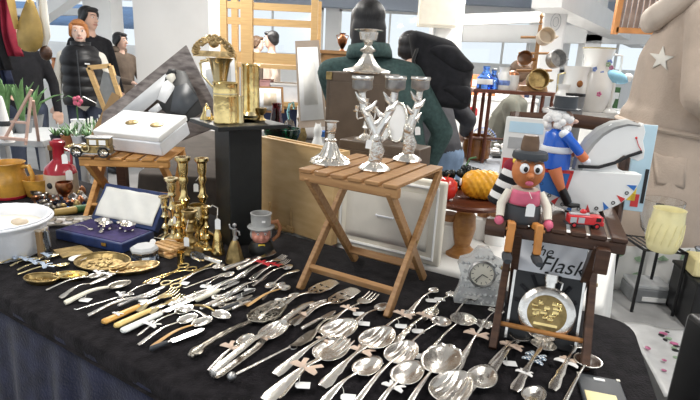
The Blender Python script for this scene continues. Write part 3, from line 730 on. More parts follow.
def stag_holder(label, px, yb, cups, z0):
    """silver candle holder grown like antlers from a domed foot; cups = pixel positions of the cup rims"""
    p = P(px, yb, z0); t = thing('candle_holder', label, 'candle holder', p, 0, 'antler candle holders')
    MB().lathe([(0, 0), (.034, 0), (.036, .004), (.032, .009), (.024, .014), (.014, .02), (.010, .028), (0, .03)], 28, fl=lambda a: 1 + .04 * math.cos(8 * a)).build('base', 'silver', t)
    b = MB(); b.tube([(0, 0, .02), (.004, 0, .045), (-.003, 0, .07), (.002, 0, .09)], [.015, .018, .014, .012], 10)
    for k in range(7): b.ball((R.uniform(-.012, .012), R.uniform(-.012, .008), R.uniform(.03, .085)), (.008, .008, .012), 8)
    b.build('stem', 'silver_ornate', t)
    for (cx, ct, ch) in cups:
        c = Q(cx, ct, p.y) - p; q = Vector((c.x, 0, c.z - .034))
        b = MB(); b.tube([(0, 0, .08), (c.x * .4, .0, .08 + (q.z - .08) * .3), (c.x * .9, .004, .08 + (q.z - .08) * .65), q], [.012, .011, .009, .008], 10)
        for k in range(4):
            u = .25 + .2 * k; o = Vector((c.x * u, 0, .08 + (q.z - .08) * u * .9)); sg = (-1) ** k
            b.tube([o, o + Vector((sg * .012, -.006, .008)), o + Vector((sg * .02, -.008, .022))], [.0075, .0055, .0015], 8)
        b.build('antler', 'silver', t)
        b = MB(); b.lathe([(0, 0), (.008, .0), (.011, .003), (.0205, .006), (.0225, .009), (.0225, .033), (.0238, .035), (.021, .035), (.020, .012), (0, .010)], 28, (q.x, 0, q.z)); b.build('cup', 'pewter', t)
        MB().lathe([(.0226, 0), (.0242, .002), (.0242, .006), (.0226, .008)], 28, (q.x, 0, q.z + .026), cap=False).build('rim', 'silver', t)
    return t
t = stag_holder('silver antler candle holder with two cups at the front of the stool', 374, 170, ((363, 76, 0), (396, 76, 0)), SZ)
price_tag(t, (-.016, -.02, .062), rot=(PI / 2, .1, 0), size=(.013, .02), string=[(-.016, -.02, .08), (-.01, -.012, .10)])
t = stag_holder('silver antler candle holder with a single cup at the right of the stool', 407, 161, ((421, 77, 0),), SZ)
price_tag(t, (.018, -.02, .08), rot=(PI / 2, -.1, 0), size=(.013, .02), string=[(.018, -.02, .10), (.01, -.01, .12)])

# ---------------------------------------------------------------- behind the stool, on the white cloth
W2 = .79
p = P(352, 222, W2); 
def crate(name, label, cat, px, yb, ytop, wpx, dep, m, z0, rz=ARZ, extra=None, bev=.004, d=None):
    p = P(px, yb, z0); h = HT(px, yb, ytop, z0); w = WD(p, wpx)
    t = thing(name, label, cat, p, rz)
    MB().box((0, dep / 2, h / 2), (w, dep, h)).build('body', m, t, bevel=bev)
    return t, w, h
t, w, h = crate('leather_case', 'brown leather case standing upright behind the candle holders', 'case', 352, 206, 73, 64, .13, 'brown_case', W2, -.3)
MB().box((0, -.003, h * .5), (w * .86, .006, h * .86)).build('front_panel', 'brown_case', t, bevel=.002)
b = MB(); b.tube([(-.03, .06, h), (-.028, .06, h + .008), (.028, .06, h + .008), (.03, .06, h)], .004, 8); b.build('handle', 'walnut', t)
for sx in (-1, 1):
    MB().box((sx * (w / 2 - .012), -.002, h - .015), (.022, .008, .028)).build('corner_guard', 'brass_old', t)
case_top = W2 + h; cp = t.location.copy()
pc = P(352, 206, W2) + Vector((.03, .05, h))
# tall candlestick on the case
r = WD(pc, 22); t = thing('candlestick', 'tall silver candlestick with spreading foot standing on the brown case', 'candlestick', pc)
hh = .155
MB().lathe([(0, 0), (r, 0), (r * 1.02, .006), (r * .95, .012), (r * .62, .02), (r * .42, .035), (r * .26, .058), (r * .2, .07), (0, .072)], 32, fl=lambda a: 1 + .05 * math.cos(6 * a)).build('base', 'silver', t)
MB().lathe([(0, .07), (r * .2, .07), (r * .34, .078), (r * .36, .084), (r * .22, .09), (r * .15, .098), (r * .2, .108), (0, .11)], 24).build('stem', 'silver_ornate', t)
MB().lathe([(0, .106), (r * .2, .108), (r * .36, .118), (r * .4, .135), (r * .42, .145), (r * .62, .15), (r * .64, .154), (r * .4, .156), (r * .3, .15), (r * .3, .125), (0, .122)], 28, fl=lambda a: 1 + .03 * math.cos(8 * a)).build('socket', 'silver', t)
# lower crate carrying the candelabrum, hidden behind the cream panel
t, w, h = crate('wooden_crate', 'brown crate behind the stool under the silver candelabrum', 'crate', 372, 232, 144, 86, .10, 'brown_case', W2, ARZ)
for k in range(3): MB().box((0, -.004, h * (.2 + .3 * k)), (w * .98, .006, h * .2)).build('board', 'brown_case', t)
ctop = W2 + h; ca = t.location.copy()
def on_crate(dx, dy): 
    q = ca + AX * dx + AY * dy; q.z = ctop; return q
t = thing('candelabrum', 'slim silver three-branch candelabrum in front of the brown case', 'candelabrum', on_crate(-.075, .05))
MB().lathe([(0, 0), (.036, 0), (.036, .004), (.02, .01), (.01, .02), (0, .022)], 24).build('base', 'silver', t)
MB().lathe([(.006, .015), (.005, .03), (.011, .04), (.006, .05), (.005, .075), (.010, .082), (.006, .09), (.005, .115), (.0, .12)], 14).build('stem', 'silver', t)
for sg in (-1, 0, 1):
    if sg:
        b = MB(); b.tube([(0, 0, .075)] + [(sg * (.014 + .016 * math.sin(a)), 0, .078 - .012 * math.sin(a * 2)) for a in (.4, .8, 1.2, 1.57)] + [(sg * .031, 0, .092)], .0028, 8); b.build('arm', 'silver', t)
    MB().lathe([(.0, 0), (.014, .002), (.015, .005), (.006, .006), (.007, .016), (.0085, .02), (.005, .02), (0, .012)], 16, (sg * .031, 0, .09 if sg else .115)).build('socket', 'silver', t)
# oval silver frames leaning
for (dx, dy, s, lb, m2) in ((.035, .06, 1.0, 'oval silver frame with pale glass leaning between the antler candle holders', 'paper'), (-.01, .03, .7, 'small round silver dish leaning at the foot of the candelabrum', 'silver')):
    t = thing('photo_frame' if s == 1 else 'silver_dish', lb, 'frame' if s == 1 else 'dish', on_crate(dx, dy) , 0, rot=(-.18, 0, -.2))
    a, c = (.030, .062) if s == 1 else (.03, .03)
    b = MB(); b.tube([(a * math.cos(q), 0, c + .004 + c * math.sin(q)) for q in [2 * PI * i / 40 for i in range(40)]], .005, 8, True); b.build('rim', 'silver_ornate', t)
    b = MB(); b.prism([(a * math.cos(q), c * math.sin(q)) for q in [2 * PI * i / 36 for i in range(36)]], -.002, .002, Matrix.Translation((0, .002, c + .004)) @ Matrix.Rotation(PI / 2, 4, 'X')); b.build('plate', m2, t)

# tan board and cream panels standing on the white cloth
def panel(name, label, cat, bl, br, tl, z0, th, m, tr=None, up=None):
    a, b_ = P(*bl, z0), P(*br, z0); h = up or HT(*bl, tl[1], z0); d = b_ - a
    t = thing(name, label, cat, a, math.atan2(d.y, d.x))
    return t, d.length, h
t, w, h = panel('plywood_box', 'tan plywood box open at the top beside the black pedestal', 'box', (254, 219), (331, 246), (254, 137), W2, .02, 'ply')
MB().box((w / 2, .006, h / 2), (w, .012, h)).build('front_board', 'ply', t, bevel=.001)
MB().box((w / 2, .064, h / 2), (w, .012, h)).build('back_board', 'ply', t)
for x in (.006, w - .006): MB().box((x, .035, h / 2), (.012, .046, h)).build('end_board', 'ply', t)
MB().box((w / 2, .006, h + .003), (w + .004, .016, .006)).build('top_edge', 'pine', t)
MB().box((w / 2, .035, h * .9), (w - .03, .044, .008)).build('shelf_board', 'ply', t)
t, w, h = panel('cream_chest', 'cream painted chest with raised border behind the big stool', 'chest', (334, 243), (438, 268), (334, 166), W2, .02, 'cream')
MB().box((w / 2, .012, h / 2), (w, .024, h)).build('body', 'cream', t, bevel=.006)
b = MB(); b.tube([(.02, -.001, .02), (w - .02, -.001, .02), (w - .02, -.001, h - .02), (.02, -.001, h - .02)], .006, 8, True); b.build('border', 'white_paint', t)
b = MB(); b.grid(lambda u, v: (.04 + (w - .08) * u, -.002 - .006 * math.sin(u * PI) * math.sin(v * PI), .04 + (h - .08) * v), 10, 8); b.build('field', 'cream_pad', t, solid=.003)
MB().tube([(w * .42, -.004, h * .5), (w * .42, -.014, h * .5), (w * .58, -.014, h * .5), (w * .58, -.004, h * .5)], .003, 8).build('handle', 'white_plastic', t)
# peg stands
for (xa, ya, ta), (xb, yb, tb), lb in (((276, 224, 192), (297, 229, 197), 'wooden stand with two pegs leaning by the tan plywood box'), ((357, 243, 209), (387, 250, 216), 'wooden stand with two pegs on the white cloth seen between the stool legs')):
    a, c = P(xa, ya, W2), P(xb, yb, W2); d = c - a; L = d.length
    a = a - AY * .03 * (xa > 300) - AY * .035 * (xa < 300); 
    t = thing('peg_stand', lb, 'stand', a, math.atan2(d.y, d.x), 'wooden peg stands')
    MB().box((L / 2, 0, .005), (L + .03, .024, .010)).build('base', 'pine', t, bevel=.002)
    for x in (0, L):
        MB().box((x, 0, .014), (.026, .022, .010)).build('block', 'pine', t, bevel=.002)
        MB().cyl((x, 0, .018), (x, 0, .085), .0048, .0042, 12).build('peg', 'pine', t)
# red patterned paper strips on the white cloth
for i, (x, y, lb) in enumerate(((352, 252, 'crumpled red and white paper strip by the peg stand'), (395, 262, 'small red flecked paper strip behind the right leg of the big stool'))):
    b = MB(); b.grid(lambda u, v: (.07 * u, .016 * v - .008, .001 + .003 * abs(math.sin(u * 9 + v))), 14, 3)
    o = b.build('paper_strip', 'floral', solid=.0008); tag(o, lb, 'paper'); at(o, P(x - 20, y - 4, W2 + .001), ARZ)
# stoneware jars with corks
for i, (x, yb, yt, rp, lb) in enumerate(((446, 250, 213, 11, 'white clay jar with cork stopper left of the cake stand foot'), (461, 239, 208, 10, 'white clay jar half hidden behind the cake stand stem'), (481, 238, 211, 9, 'white clay jar with cork stopper right of the cake stand stem'), (494, 243, 210, 10, 'white clay jar behind the puppet chair leg'))):
    turned('storage_jar', lb, 'jar', x, yb, yt, rp, [
        ('body', 'porcelain', [(0, 0), (.96, 0), (1, .03), (1, .68), (.95, .74), (.74, .78), (.72, .82), (0, .82)]),
        ('cork', 'cork', [(0, .8), (.7, .8), (.76, .98), (.7, 1), (0, 1)])], W2, 'white jars with corks')
# dark red cake stand with fruit
CZ = P(461, 254, W2); hc = HT(461, 254, 199, W2); rc = WD(CZ, 38)
t = thing('cake_stand', 'dark red round cake stand on a turned honey wood foot', 'stand', CZ)
MB().lathe([(0, 0), (rc * .42, 0), (rc * .42, .01), (rc * .3, .018), (rc * .2, .03), (rc * .26, .06), (rc * .3, .085), (rc * .26, hc * .72), (rc * .2, hc * .78), (rc * .34, hc * .86), (rc * .3, hc * .92), (0, hc * .93)], 24).build('foot', 'turned', t)
MB().lathe([(0, hc * .92), (rc * .85, hc * .92), (rc, hc * .95), (rc * 1.02, hc), (rc * .98, hc * 1.03), (rc * .9, hc * 1.0), (0, hc)], 36).build('plate', 'mahogany', t)
cz = CZ.z + hc
def on_cake(px, py): return P(px, py, cz + .002)
# pineapple lying on its side
p = on_cake(478, 201)
t = thing('pineapple_box', 'orange knobbly pineapple-shaped box lying on the cake stand', 'box', p + Vector((.015, .03, .002)), -.1)
b = MB(); 
def pine(u, v):
    a = 2 * PI * v; x = -.062 + .124 * u; rr = .040 * (max(0.0, 1 - abs((u - .5) * 2) ** 3.2)) ** .5 + .001
    bump = 1 + .09 * abs(math.sin(u * 9 * PI / 1.3 + a * 4.5)) * abs(math.sin(u * 9 * PI / 1.3 - a * 4.5))
    return (x, rr * bump * math.cos(a), .040 + rr * bump * math.sin(a))
b.grid(pine, 40, 54); b.build('body', 'orange_bumps', t, ang=1.0)
MB().lathe([(0, 0), (.011, 0), (.011, .003), (0, .004)], 14, (-.0625, -.006, .045), (0, -PI / 2, 0)).build('label_disc', 'paper', t)
# grapes: dark bunch
t = thing('grape_bunch', 'bunch of black artificial grapes at the back of the cake stand', 'grapes', on_cake(467, 192) + Vector((.0, .055, 0)))
for i in range(56):
    a = R.uniform(0, 6.28); rr = R.uniform(0, .055) ** .9; zz = .012 + .018 * (i // 13) * (1 - rr / .12)
    MB().ball((rr * 1.5 * math.cos(a), rr * .55 * math.sin(a), zz), .0125, 10).build('grape', 'grape_black', t)
MB().tube([(0, 0, .07), (.01, .0, .095), (.03, 0, .1)], .003, 6).build('stem', 'leaf_dark', t)
t = thing('apple', 'glossy red artificial apple left of the orange pineapple box', 'apple', on_cake(446, 201) + Vector((0, .02, 0)))
MB().lathe([(0, .004), (.014, 0), (.028, .012), (.034, .032), (.030, .052), (.018, .062), (.004, .056), (0, .054)], 24).build('flesh', 'apple_red', t)
MB().tube([(0, 0, .054), (.002, 0, .066), (.006, 0, .074)], .0015, 6).build('stem', 'turned', t)

# crystal clock
p = P(478, 303, T); hk = HT(478, 303, 250, T); 
t = thing('crystal_clock', 'cut glass mantel clock with round brass face at the back of the black cloth', 'clock', p, -.12, rot=(-.12, 0, -.12))
wk = WD(p, 24)
ol = [(-wk, 0), (wk, 0), (wk * 1.04, hk * .06), (wk * .84, hk * .3), (wk * .8, hk * .48), (wk * .98, hk * .68), (wk * .9, hk * .8), (wk * .5, hk * .86), (wk * .22, hk * 1.02), (-wk * .22, hk * 1.02), (-wk * .5, hk * .86), (-wk * .9, hk * .8), (-wk * .98, hk * .68), (-wk * .8, hk * .48), (-wk * .84, hk * .3), (-wk * 1.04, hk * .06)]
b = MB(); b.prism(ol, -.014, .014, Matrix.Rotation(PI / 2, 4, 'X'))
for i in range(9):
    for j in range(7):
        x = (-.9 + 1.8 * (i + .5 * (j % 2)) / 8.5) * wk; z = hk * (.05 + .135 * j)
        if abs(x) > wk * (.8 if z < hk * .8 else .4) or math.hypot(x, z - hk * .56) < wk * .56: continue
        b.lathe([(.0062, 0), (.001, .005)], 4, (x, -.0135, z), (PI / 2, 0, 0))
b.build('body', 'crystal', t, ang=.3)
MB().lathe([(wk * .56, 0), (wk * .56, .004), (wk * .5, .007), (wk * .46, .004), (wk * .46, 0)], 32, (0, -.013, hk * .56), (PI / 2, 0, 0), cap=False).build('bezel', 'pewter', t)
f = MB().lathe([(0, 0), (wk * .48, 0), (wk * .48, .003), (0, .003)], 32, (0, -.013, hk * .56), (PI / 2, 0, 0)).build('dial', 'crystal_face', t)
b = MB()
for k in range(12):
    a = k * PI / 6; b.box((wk * .38 * math.sin(a), -.0165, hk * .56 + wk * .38 * math.cos(a)), (.0012, .0008, .005), (0, a, 0))
b.build('hour_marks', 'ink', f)
for a, L in ((2.0, .26), (-2.4, .4)): MB().bar((0, -.018, hk * .56), (wk * L * math.sin(a), -.018, hk * .56 + wk * L * math.cos(a)), .0008, .0016).build('clock_hand', 'ink', f)
# ---------------------------------------------------------------- the dark folding chair with the toys
KC = Vector((.419, .976, T)); KRZ = -.36; KH = .268; KZ = T + KH
kt = folding_stool('folding_chair', 'dark brown toy folding chair carrying the puppet and rocking horse', 'chair', KC, KRZ, .168, .245, KH, 'walnut', lw=.026, lt=.015, nsl=7, rung='rod_wood', ov=.026)
def kl(x, y, z=0): return Matrix.Translation(KC) @ Matrix.Rotation(KRZ, 4, 'Z') @ Vector((x, y, z))
for sx in (-1, 1):
    b = MB(); b.loft([(0, 0, 0), (0, .010, .05), (0, .03, .11), (0, .06, .17), (0, .085, .20)], [.022] * 5, [.03, .034, .032, .028, .024], 8); o = b.build('back_post', 'walnut', kt); o.location = (sx * .116, .085, KH - .03)
MB().loft([(-.128, .172, KH + .16), (0, .182, KH + .165), (.128, .172, KH + .16)], [.016] * 3, [.03] * 3, 8).build('back_rail', 'walnut', kt)
for x in (.075,): MB().box((x, -.138, KH - .042), (.022, .018, .045)).build('hinge_block', 'walnut', kt, bevel=.002)
MB().cyl((-.125, -.138, KH - .012), (-.09, -.138, KH - .012), .016, n=14).build('bar_end', 'walnut', kt)

# jointed wooden puppet sitting on the front edge
t = thing('wooden_puppet', 'jointed wooden puppet with goggle eyes and brown hat sitting on the chair edge', 'puppet', kl(-.066, -.108, KH), KRZ + .22); t.scale = (.9, .9, .9)
h0 = .105
b = MB(); b.lathe([(0, 0), (.030, 0), (.033, .01), (.032, .05), (.026, .068), (0, .07)], 20, (0, .005, 0)); b.build('torso', 'beige_pale', t)
b = MB(); b.lathe([(.034, .0), (.036, .006), (.034, .034), (.031, .036)], 20, (0, .004, 0), cap=False); b.build('shorts', 'dark_grey', t, solid=.002)
b = MB(); b.grid(lambda u, v: (.032 * math.sin((u - .5) * 2.4) * (1 - .15 * v), .005 - .035 * math.cos((u - .5) * 2.4), .038 + .03 * v), 10, 5); b.build('waistcoat', 'pink_paint', t, solid=.003)
MB().ball((0, .0, h0), (.032, .030, .036), 22).build('head', 'face_orange', t)
hd = [o for o in t.children if o.name.startswith('head')][0]
MB().ball((-.002, -.034, h0 - .004), (.008, .012, .007), 12).build('nose', 'face_orange', hd)
for sx in (-1, 1):
    e = MB().ball((sx * .0125, -.026, h0 + .009), (.0095, .006, .0105), 14).build('eye', 'eye_white', hd)
    MB().ball((sx * .011, -.0315, h0 + .008), (.0045, .002, .0055), 10).build('pupil', 'eye_dark', e)
    MB().loft([(sx * .003, -.029, h0 + .021), (sx * .0125, -.029, h0 + .025), (sx * .021, -.025, h0 + .021)], [.003] * 3, [.003, .004, .003], 6).build('eyebrow', 'hair_brown', hd)
MB().ball((0, -.028, h0 - .02), (.008, .004, .005), 10).build('mouth', 'pink_paint', hd)
MB().lathe([(0, 0), (.033, 0), (.035, .004), (.033, .014), (.030, .016), (0, .018)], 24, (0, .002, h0 + .024)).build('hat_brim', 'dark_grey', t)
MB().lathe([(0, 0), (.018, 0), (.017, .02), (.014, .032), (0, .034)], 20, (-.002, .006, h0 + .038)).build('hat_crown', 'hair_brown', t)
MB().lathe([(.0345, -.03), (.036, .0), (.034, .024)], 20, (0, .006, h0), cap=False).build('hair', 'dark_grey', hd, solid=.002) if False else None
for sx in (-1, 1):
    b = MB(); b.tube([(sx * .03, .004, .06), (sx * .045, -.008, .035), (sx * .047, -.022, .012)], [.009, .009, .008], 10); a = b.build('arm', 'cream', t)
    MB().ball((sx * .048, -.026, .002), (.010, .012, .012), 12).build('hand', 'pink_paint', a)
    b = MB(); b.bar((sx * .022, -.01, -.002), (sx * .026, -.05, .002), .015, .013); b.build('thigh', 'puppet_wood', t, bevel=.003)
    b = MB(); b.bar((sx * .026, -.05, .010), (sx * .028, -.054, -.052), .015, .011, up=(0, 1, 0)); g = b.build('shin', 'puppet_wood', t, bevel=.003)
    MB().cyl((sx * .018, -.052, -.004), (sx * .037, -.052, -.004), .0035, n=10).build('knee_pin', 'turned', g)
    b = MB(); b.loft([(sx * .028, -.044, -.06), (sx * .029, -.062, -.061), (sx * .030, -.08, -.063)], [.018, .021, .014], [.016, .017, .011], 10); b.build('shoe', 'dark_grey', t)
price_tag(t, (.006, -.043, .035), rot=(PI / 2, 0, 0), size=(.017, .026), string=[(.006, -.042, .058), (.0, -.036, .07)])

# toy fire engine
p = kl(.040, -.09, KH)
t = thing('toy_fire_engine', 'red toy fire engine with silver shutters on the chair seat', 'toy truck', p, KRZ + .30); t.scale = (.78, .78, .78)
L = .078
b = MB(); b.box((-.008, 0, .019), (.058, .026, .02)); b.box((.029, 0, .0185), (.02, .027, .021)); b.box((.036, 0, .012), (.012, .027, .010)); b.build('body', 'red_paint', t, bevel=.002)
MB().box((-.012, 0, .031), (.044, .012, .004)).build('ladder', 'light_grey', t, bevel=.001)
for x in (-.028, -.010): MB().box((x, -.0135, .019), (.014, .001, .013)).build('shutter', 'light_grey', t)
MB().box((.028, -.0138, .0225), (.011, .001, .009)).build('window', 'eye_dark', t)
MB().box((.0394, 0, .0235), (.001, .022, .009)).build('windscreen', 'eye_dark', t)
for x in (-.025, .026):
    for s in (-1, 1):
        w_ = MB().cyl((x, s * .009, .007), (x, s * .0145, .007), .007, n=18).build('wheel', 'black_plastic', t); MB().cyl((x, s * .0146, .007), (x, s * .0152, .007), .0038, n=12).build('hub', 'red_paint', w_)
MB().box((-.008, 0, .009), (.07, .022, .004)).build('chassis', 'dark_grey', t)
MB().ball((-.004, 0, .037), (.008, .006, .006), 10).build('beacon', 'red_paint', t)

# rocking horse with a soldier rider
HB = kl(.036, .012, KH + .001)
t = thing('rocking_horse', 'white wooden rocking horse with grey mane and triangle border on its rocker', 'rocking horse', HB, KRZ + .27); t.scale = (.94, .94, .94)
fl = Matrix.Rotation(PI / 2, 4, 'X')     # outline (x, z) -> upright board
Rr = .105; zc = .092
ol = [(Rr * math.cos(a) * 1.02, zc + Rr * .86 * math.sin(a)) for a in [PI + PI * i / 30 for i in range(31)]]
b = MB(); b.prism(ol, -.016, .016, fl); b.build('rocker', 'white_paint', t, bevel=.0015)
ol = [(-.02, .09), (.085, .09), (.06, .1), (.052, .115), (.066, .128), (.080, .124), (.096, .118), (.106, .124), (.105, .14), (.098, .16), (.099, .178), (.092, .195), (.086, .186), (.062, .196), (.03, .19), (.008, .172), (-.010, .145), (-.018, .12)]
b = MB(); b.prism(ol, -.011, .011, fl); b.build('horse_head', 'white_paint', t, bevel=.0015)
m_ = [(-.016, .092), (-.012, .125), (.0, .15), (.016, .17), (.036, .184), (.062, .192), (.086, .190)]
b = MB(); b.loft([(x, 0, z) for x, z in m_], [.028] * 7, [.024, .028, .03, .028, .024, .018, .006], 8); b.build('mane', 'felt_grey', t)
b = MB(); b.tube([(.098, -.0125, .138), (.075, -.0135, .128), (.05, -.0135, .112), (.02, -.0145, .101), (-.02, -.015, .1)], .0035, 8); b.build('rein', 'black_plastic', t)
MB().ball((.083, -.0115, .165), (.0025, .0012, .0025), 8).build('eye', 'red_paint', t)
b = MB(); b.tube([(.084, -.0118, .163), (.09, -.0118, .15), (.098, -.0118, .14)], .0007, 5); b.build('bridle', 'red_paint', t)
MB().prism([(.055, .140), (.078, .112), (.066, .105)], -.0125, -.0115, fl).build('cheek_patch', 'felt_grey', t) if False else None
for k in range(15):
    a = PI + PI * (k + 1.2) / 17; x, z = Rr * 1.02 * .9 * math.cos(a), zc + Rr * .86 * .9 * math.sin(a); dx, dz = math.cos(a), math.sin(a) * .86
    if k % 2 == 0:
        m2 = 'red_print' if k % 4 == 0 else 'blue_print'
        MB().prism([(x + dx * .008 - dz * .006, z + dz * .008 + dx * .006), (x + dx * .008 + dz * .006, z + dz * .008 - dx * .006), (x - dx * .012, z - dz * .012)], .0162, .0168, fl).build('painted_triangle', m2, t)
    else:
        b = MB(); b.tube([(x + .0032 * math.cos(q), -.0166, z + .0032 * math.sin(q)) for q in [2 * PI * i / 12 for i in range(12)]], .0009, 5, True); b.build('painted_ring', 'ink', t)
MB().prism([(-.104, .088), (-.028, .088), (-.038, .03), (-.088, .045)], .0162, .0172, fl).build('saddle_cloth', 'blue_print', t)
for pl in ([(-.104, .091), (-.028, .091), (-.0285, .084), (-.104, .084)], [(-.034, .088), (-.028, .088), (-.038, .03), (-.044, .032)]): MB().prism(pl, .0170, .0178, fl).build('saddle_trim', 'red_print', t)
# rider: wooden soldier
p = HB + Matrix.Rotation(KRZ + .27, 4, 'Z') @ Vector((-.060, 0, .087))
t = thing('wooden_soldier', 'wooden soldier figure in blue coat riding the white horse', 'figure', p, KRZ + .27); t.scale = (.86, .86, .86)
MB().lathe([(0, 0), (.033, 0), (.034, .006), (.031, .05), (.029, .078), (.02, .088), (0, .09)], 24).build('coat', 'blue_paint', t)
MB().lathe([(.0325, .036), (.034, .038), (.0335, .048), (.032, .05)], 24, cap=False).build('belt', 'white_plastic', t, solid=.001)
MB().ball((.002, 0, .106), (.025, .024, .026), 18).build('head', 'skin', t)
hd = [o for o in t.children if o.name.startswith('head')][0]
MB().ball((.028, -.006, .106), (.008, .006, .005), 10).build('nose', 'skin', hd)
for s in (-1, 1): MB().ball((.022, s * .010 - .002, .113), (.004, .003, .004), 8).build('eye', 'eye_dark', hd)
b = MB()
for k in range(60):
    a, f = R.uniform(.75, 5.5), R.uniform(-.9, 1.1); b.ball((-.004 + .026 * math.cos(a) * math.cos(f), .027 * math.sin(a) * math.cos(f), .106 + .026 * math.sin(f)), (.010, .010, .009), 6)
b.build('hair', 'ribbon_white', t)
MB().lathe([(0, 0), (.033, 0), (.034, .003), (.025, .005), (.024, .026), (.025, .030), (0, .031)], 20, (.004, 0, .130)).build('cap', 'dark_grey', t)
for s in (-1, 1):
    b = MB(); b.tube([(.004, s * .032, .078), (.022, s * .037, .060), (.046, s * .030, .036)], [.0105, .0105, .0095], 12); a = b.build('arm', 'blue_paint', t)
    MB().ball((.002, s * .031, .080), (.012, .010, .010), 10).build('shoulder_pad', 'white_plastic', a)
    MB().cyl((.040, s * .032, .041), (.054, s * .027, .028), .0105, n=12).build('cuff', 'orange_paint', a)
    MB().ball((.060, s * .025, .022), (.010, .008, .008), 10).build('hand', 'white_plastic', a)
    b = MB(); b.loft([(-.006, s * .027, .002), (.004, s * .031, -.022), (.016, s * .030, -.046)], [.022, .022, .017], [.030, .024, .017], 10); g = b.build('leg', 'orange_paint', t)
    b = MB(); b.tube([(.015, s * .030, -.042), (.028, s * .030, -.064), (.034, s * .030, -.074)], [.0095, .010, .009], 10); b.loft([(.028, s * .030, -.076), (.042, s * .030, -.080), (.06, s * .030, -.078)], [.014, .017, .010], [.012, .012, .008], 8); b.build('boot', 'black_plastic', g)

# picture books standing behind the toys
def book(label, px, yb, yt, wpx, z0, m, th=.012, rz=0., lean=-.12, marks=(), dy=0, cat='book', name='picture_book'):
    p = P(px, yb, z0) + Vector((0, dy, 0)); h = HT(px, yb, yt, z0); w = WD(p, wpx)
    t = thing(name, label, cat, p, 0, rot=(lean, 0, rz))
    MB().box((0, 0, h / 2), (w, th, h)).build('cover', m, t, bevel=.001)
    MB().box((.001, .0, h / 2 + .001), (w - .002, th * .7, h)).build('pages', 'paper', t)
    for i, (x0, x1, z0_, z1_, mm) in enumerate(marks):
        MB().box(((x0 + x1) / 2 * w - w / 2, -th / 2 - .0004, (z0_ + z1_) / 2 * h), ((x1 - x0) * w, .0008, (z1_ - z0_) * h)).build('printed_panel', mm, t)
    return t, w, h
q = kl(.0, .085, KH)
def bookat(label, lx, ly, w, h, m, rz=0, lean=-.12, marks=(), th=.012):
    t = thing('picture_book', label, 'book', kl(lx, ly, KH + .001), 0, 'picture books behind the toys', rot=(lean, 0, KRZ + rz))
    MB().box((0, 0, h / 2), (w, th, h)).build('cover', m, t, bevel=.001)
    MB().box((.001, .0, h / 2 + .001), (w - .002, th * .7, h)).build('pages', 'paper', t)
    for x0, x1, a, c, mm in marks: MB().box(((x0 + x1) / 2 * w - w / 2, -th / 2 - .0004, (a + c) / 2 * h), ((x1 - x0) * w, .0008, (c - a) * h)).build('printed_panel', mm, t)
    return t
bookat('tall pale picture book with red and yellow shapes behind the puppet', -.085, .05, .085, .172, 'book_white', 0, -.1, ((.1, .9, .82, .95, 'book_blue'), (.12, .6, .62, .76, 'felt_grey'), (.05, .95, .36, .5, 'red_print'), (.3, .6, .46, .56, 'yellow_print'), (.1, .9, .05, .2, 'sky_print')))
bookat('pale blue book with dark lettering standing at the right end of the chair', .142, .085, .036, .175, 'book_blue', .05, -.1, ((.78, .96, .1, .5, 'ink'), (.1, .5, .12, .4, 'yellow_print'), (.3, .7, .05, .2, 'red_print'), (.05, .3, .6, .9, 'book_white')))
# striped sock doll leg: black and white striped soft toy left of the puppet
p = kl(-.118, -.012, KH)
t = thing('striped_sock_toy', 'black and white striped soft toy left of the puppet with red top', 'soft toy', p, KRZ, rot=(-.1, .28, KRZ))
for k in range(6):
    r_ = .024 - .001 * k; MB().lathe([(r_ * (.8 if k == 0 else 1), 0), (r_ * 1.02, .006), (r_, .0125)], 18, (0, 0, .0125 * k), cap=True).build('stripe', 'black_knit' if k % 2 == 0 else 'ribbon_white', t)
MB().ball((0, 0, .082), (.022, .020, .018), 14).build('red_band', 'red_cloth', t); MB().ball((.004, -.010, .096), (.013, .011, .011), 12).build('yellow_knob', 'yellow_print', t)

# boxed hip flask leaning under the chair
fa, fb = kl(-.062, .0, .001), kl(.055, .0, .001)
t = thing('gift_box', 'black and silver gift box lettered The Flask leaning under the chair', 'box', kl(.002, -.07, .002), 0, rot=(-.3, 0, KRZ + .02))
bw, bh = .138, .21
MB().box((0, .012, bh / 2), (bw, .024, bh)).build('tray', 'black_plastic', t, bevel=.002)
mat('flask_panel', (.78, .79, .82), .5, 0, .06)
MB().box((0, -.001, bh * .84), (bw * .93, .003, bh * .30)).build('title_panel', 'flask_panel', t)
text('The', .030, 'ink', t, (-bw * .17, -.0032, bh * .905), (PI / 2, 0, 0), shear=.35, off=.0)
text('Flask', .043, 'ink', t, (bw * .14, -.0032, bh * .785), (PI / 2, 0, 0), shear=.35, off=.0)
for sx in (-1, 1): MB().box((sx * (bw / 2 - .003), -.001, bh / 2), (.005, .004, bh * .97)).build('silver_edge', 'silver', t)
b = MB()
for k in range(7):
    a = PI * (k + .5) / 7; b.tube([(.02 * math.cos(a), -.003, bh * .36 + .02 * math.sin(a)), (.06 * math.cos(a + .1), -.003, bh * .36 + .075 * math.sin(a + .1))], .004, 6)
b.build('black_lace', 'black_knit', t)
p = Vector((.004, -.012, bh * .33))
g = MB().lathe([(0, -.008), (.050, -.008), (.054, -.003), (.054, .004), (.048, .009), (.040, .0105), (0, .0105)], 40, p, (PI / 2, 0, 0)).build('flask', 'silver', t)
MB().lathe([(0, 0), (.037, 0), (.037, .002), (.034, .003), (0, .003)], 36, p + Vector((0, -.0105, .0)), (PI / 2, 0, 0)).build('medallion', 'brass_old', g)
b = MB()
for k in range(22): b.ball((p.x + R.uniform(-.024, .024), p.y - .0135, p.z + R.uniform(-.012, .022)), (R.uniform(.003, .007), .0018, R.uniform(.003, .009)), 7)
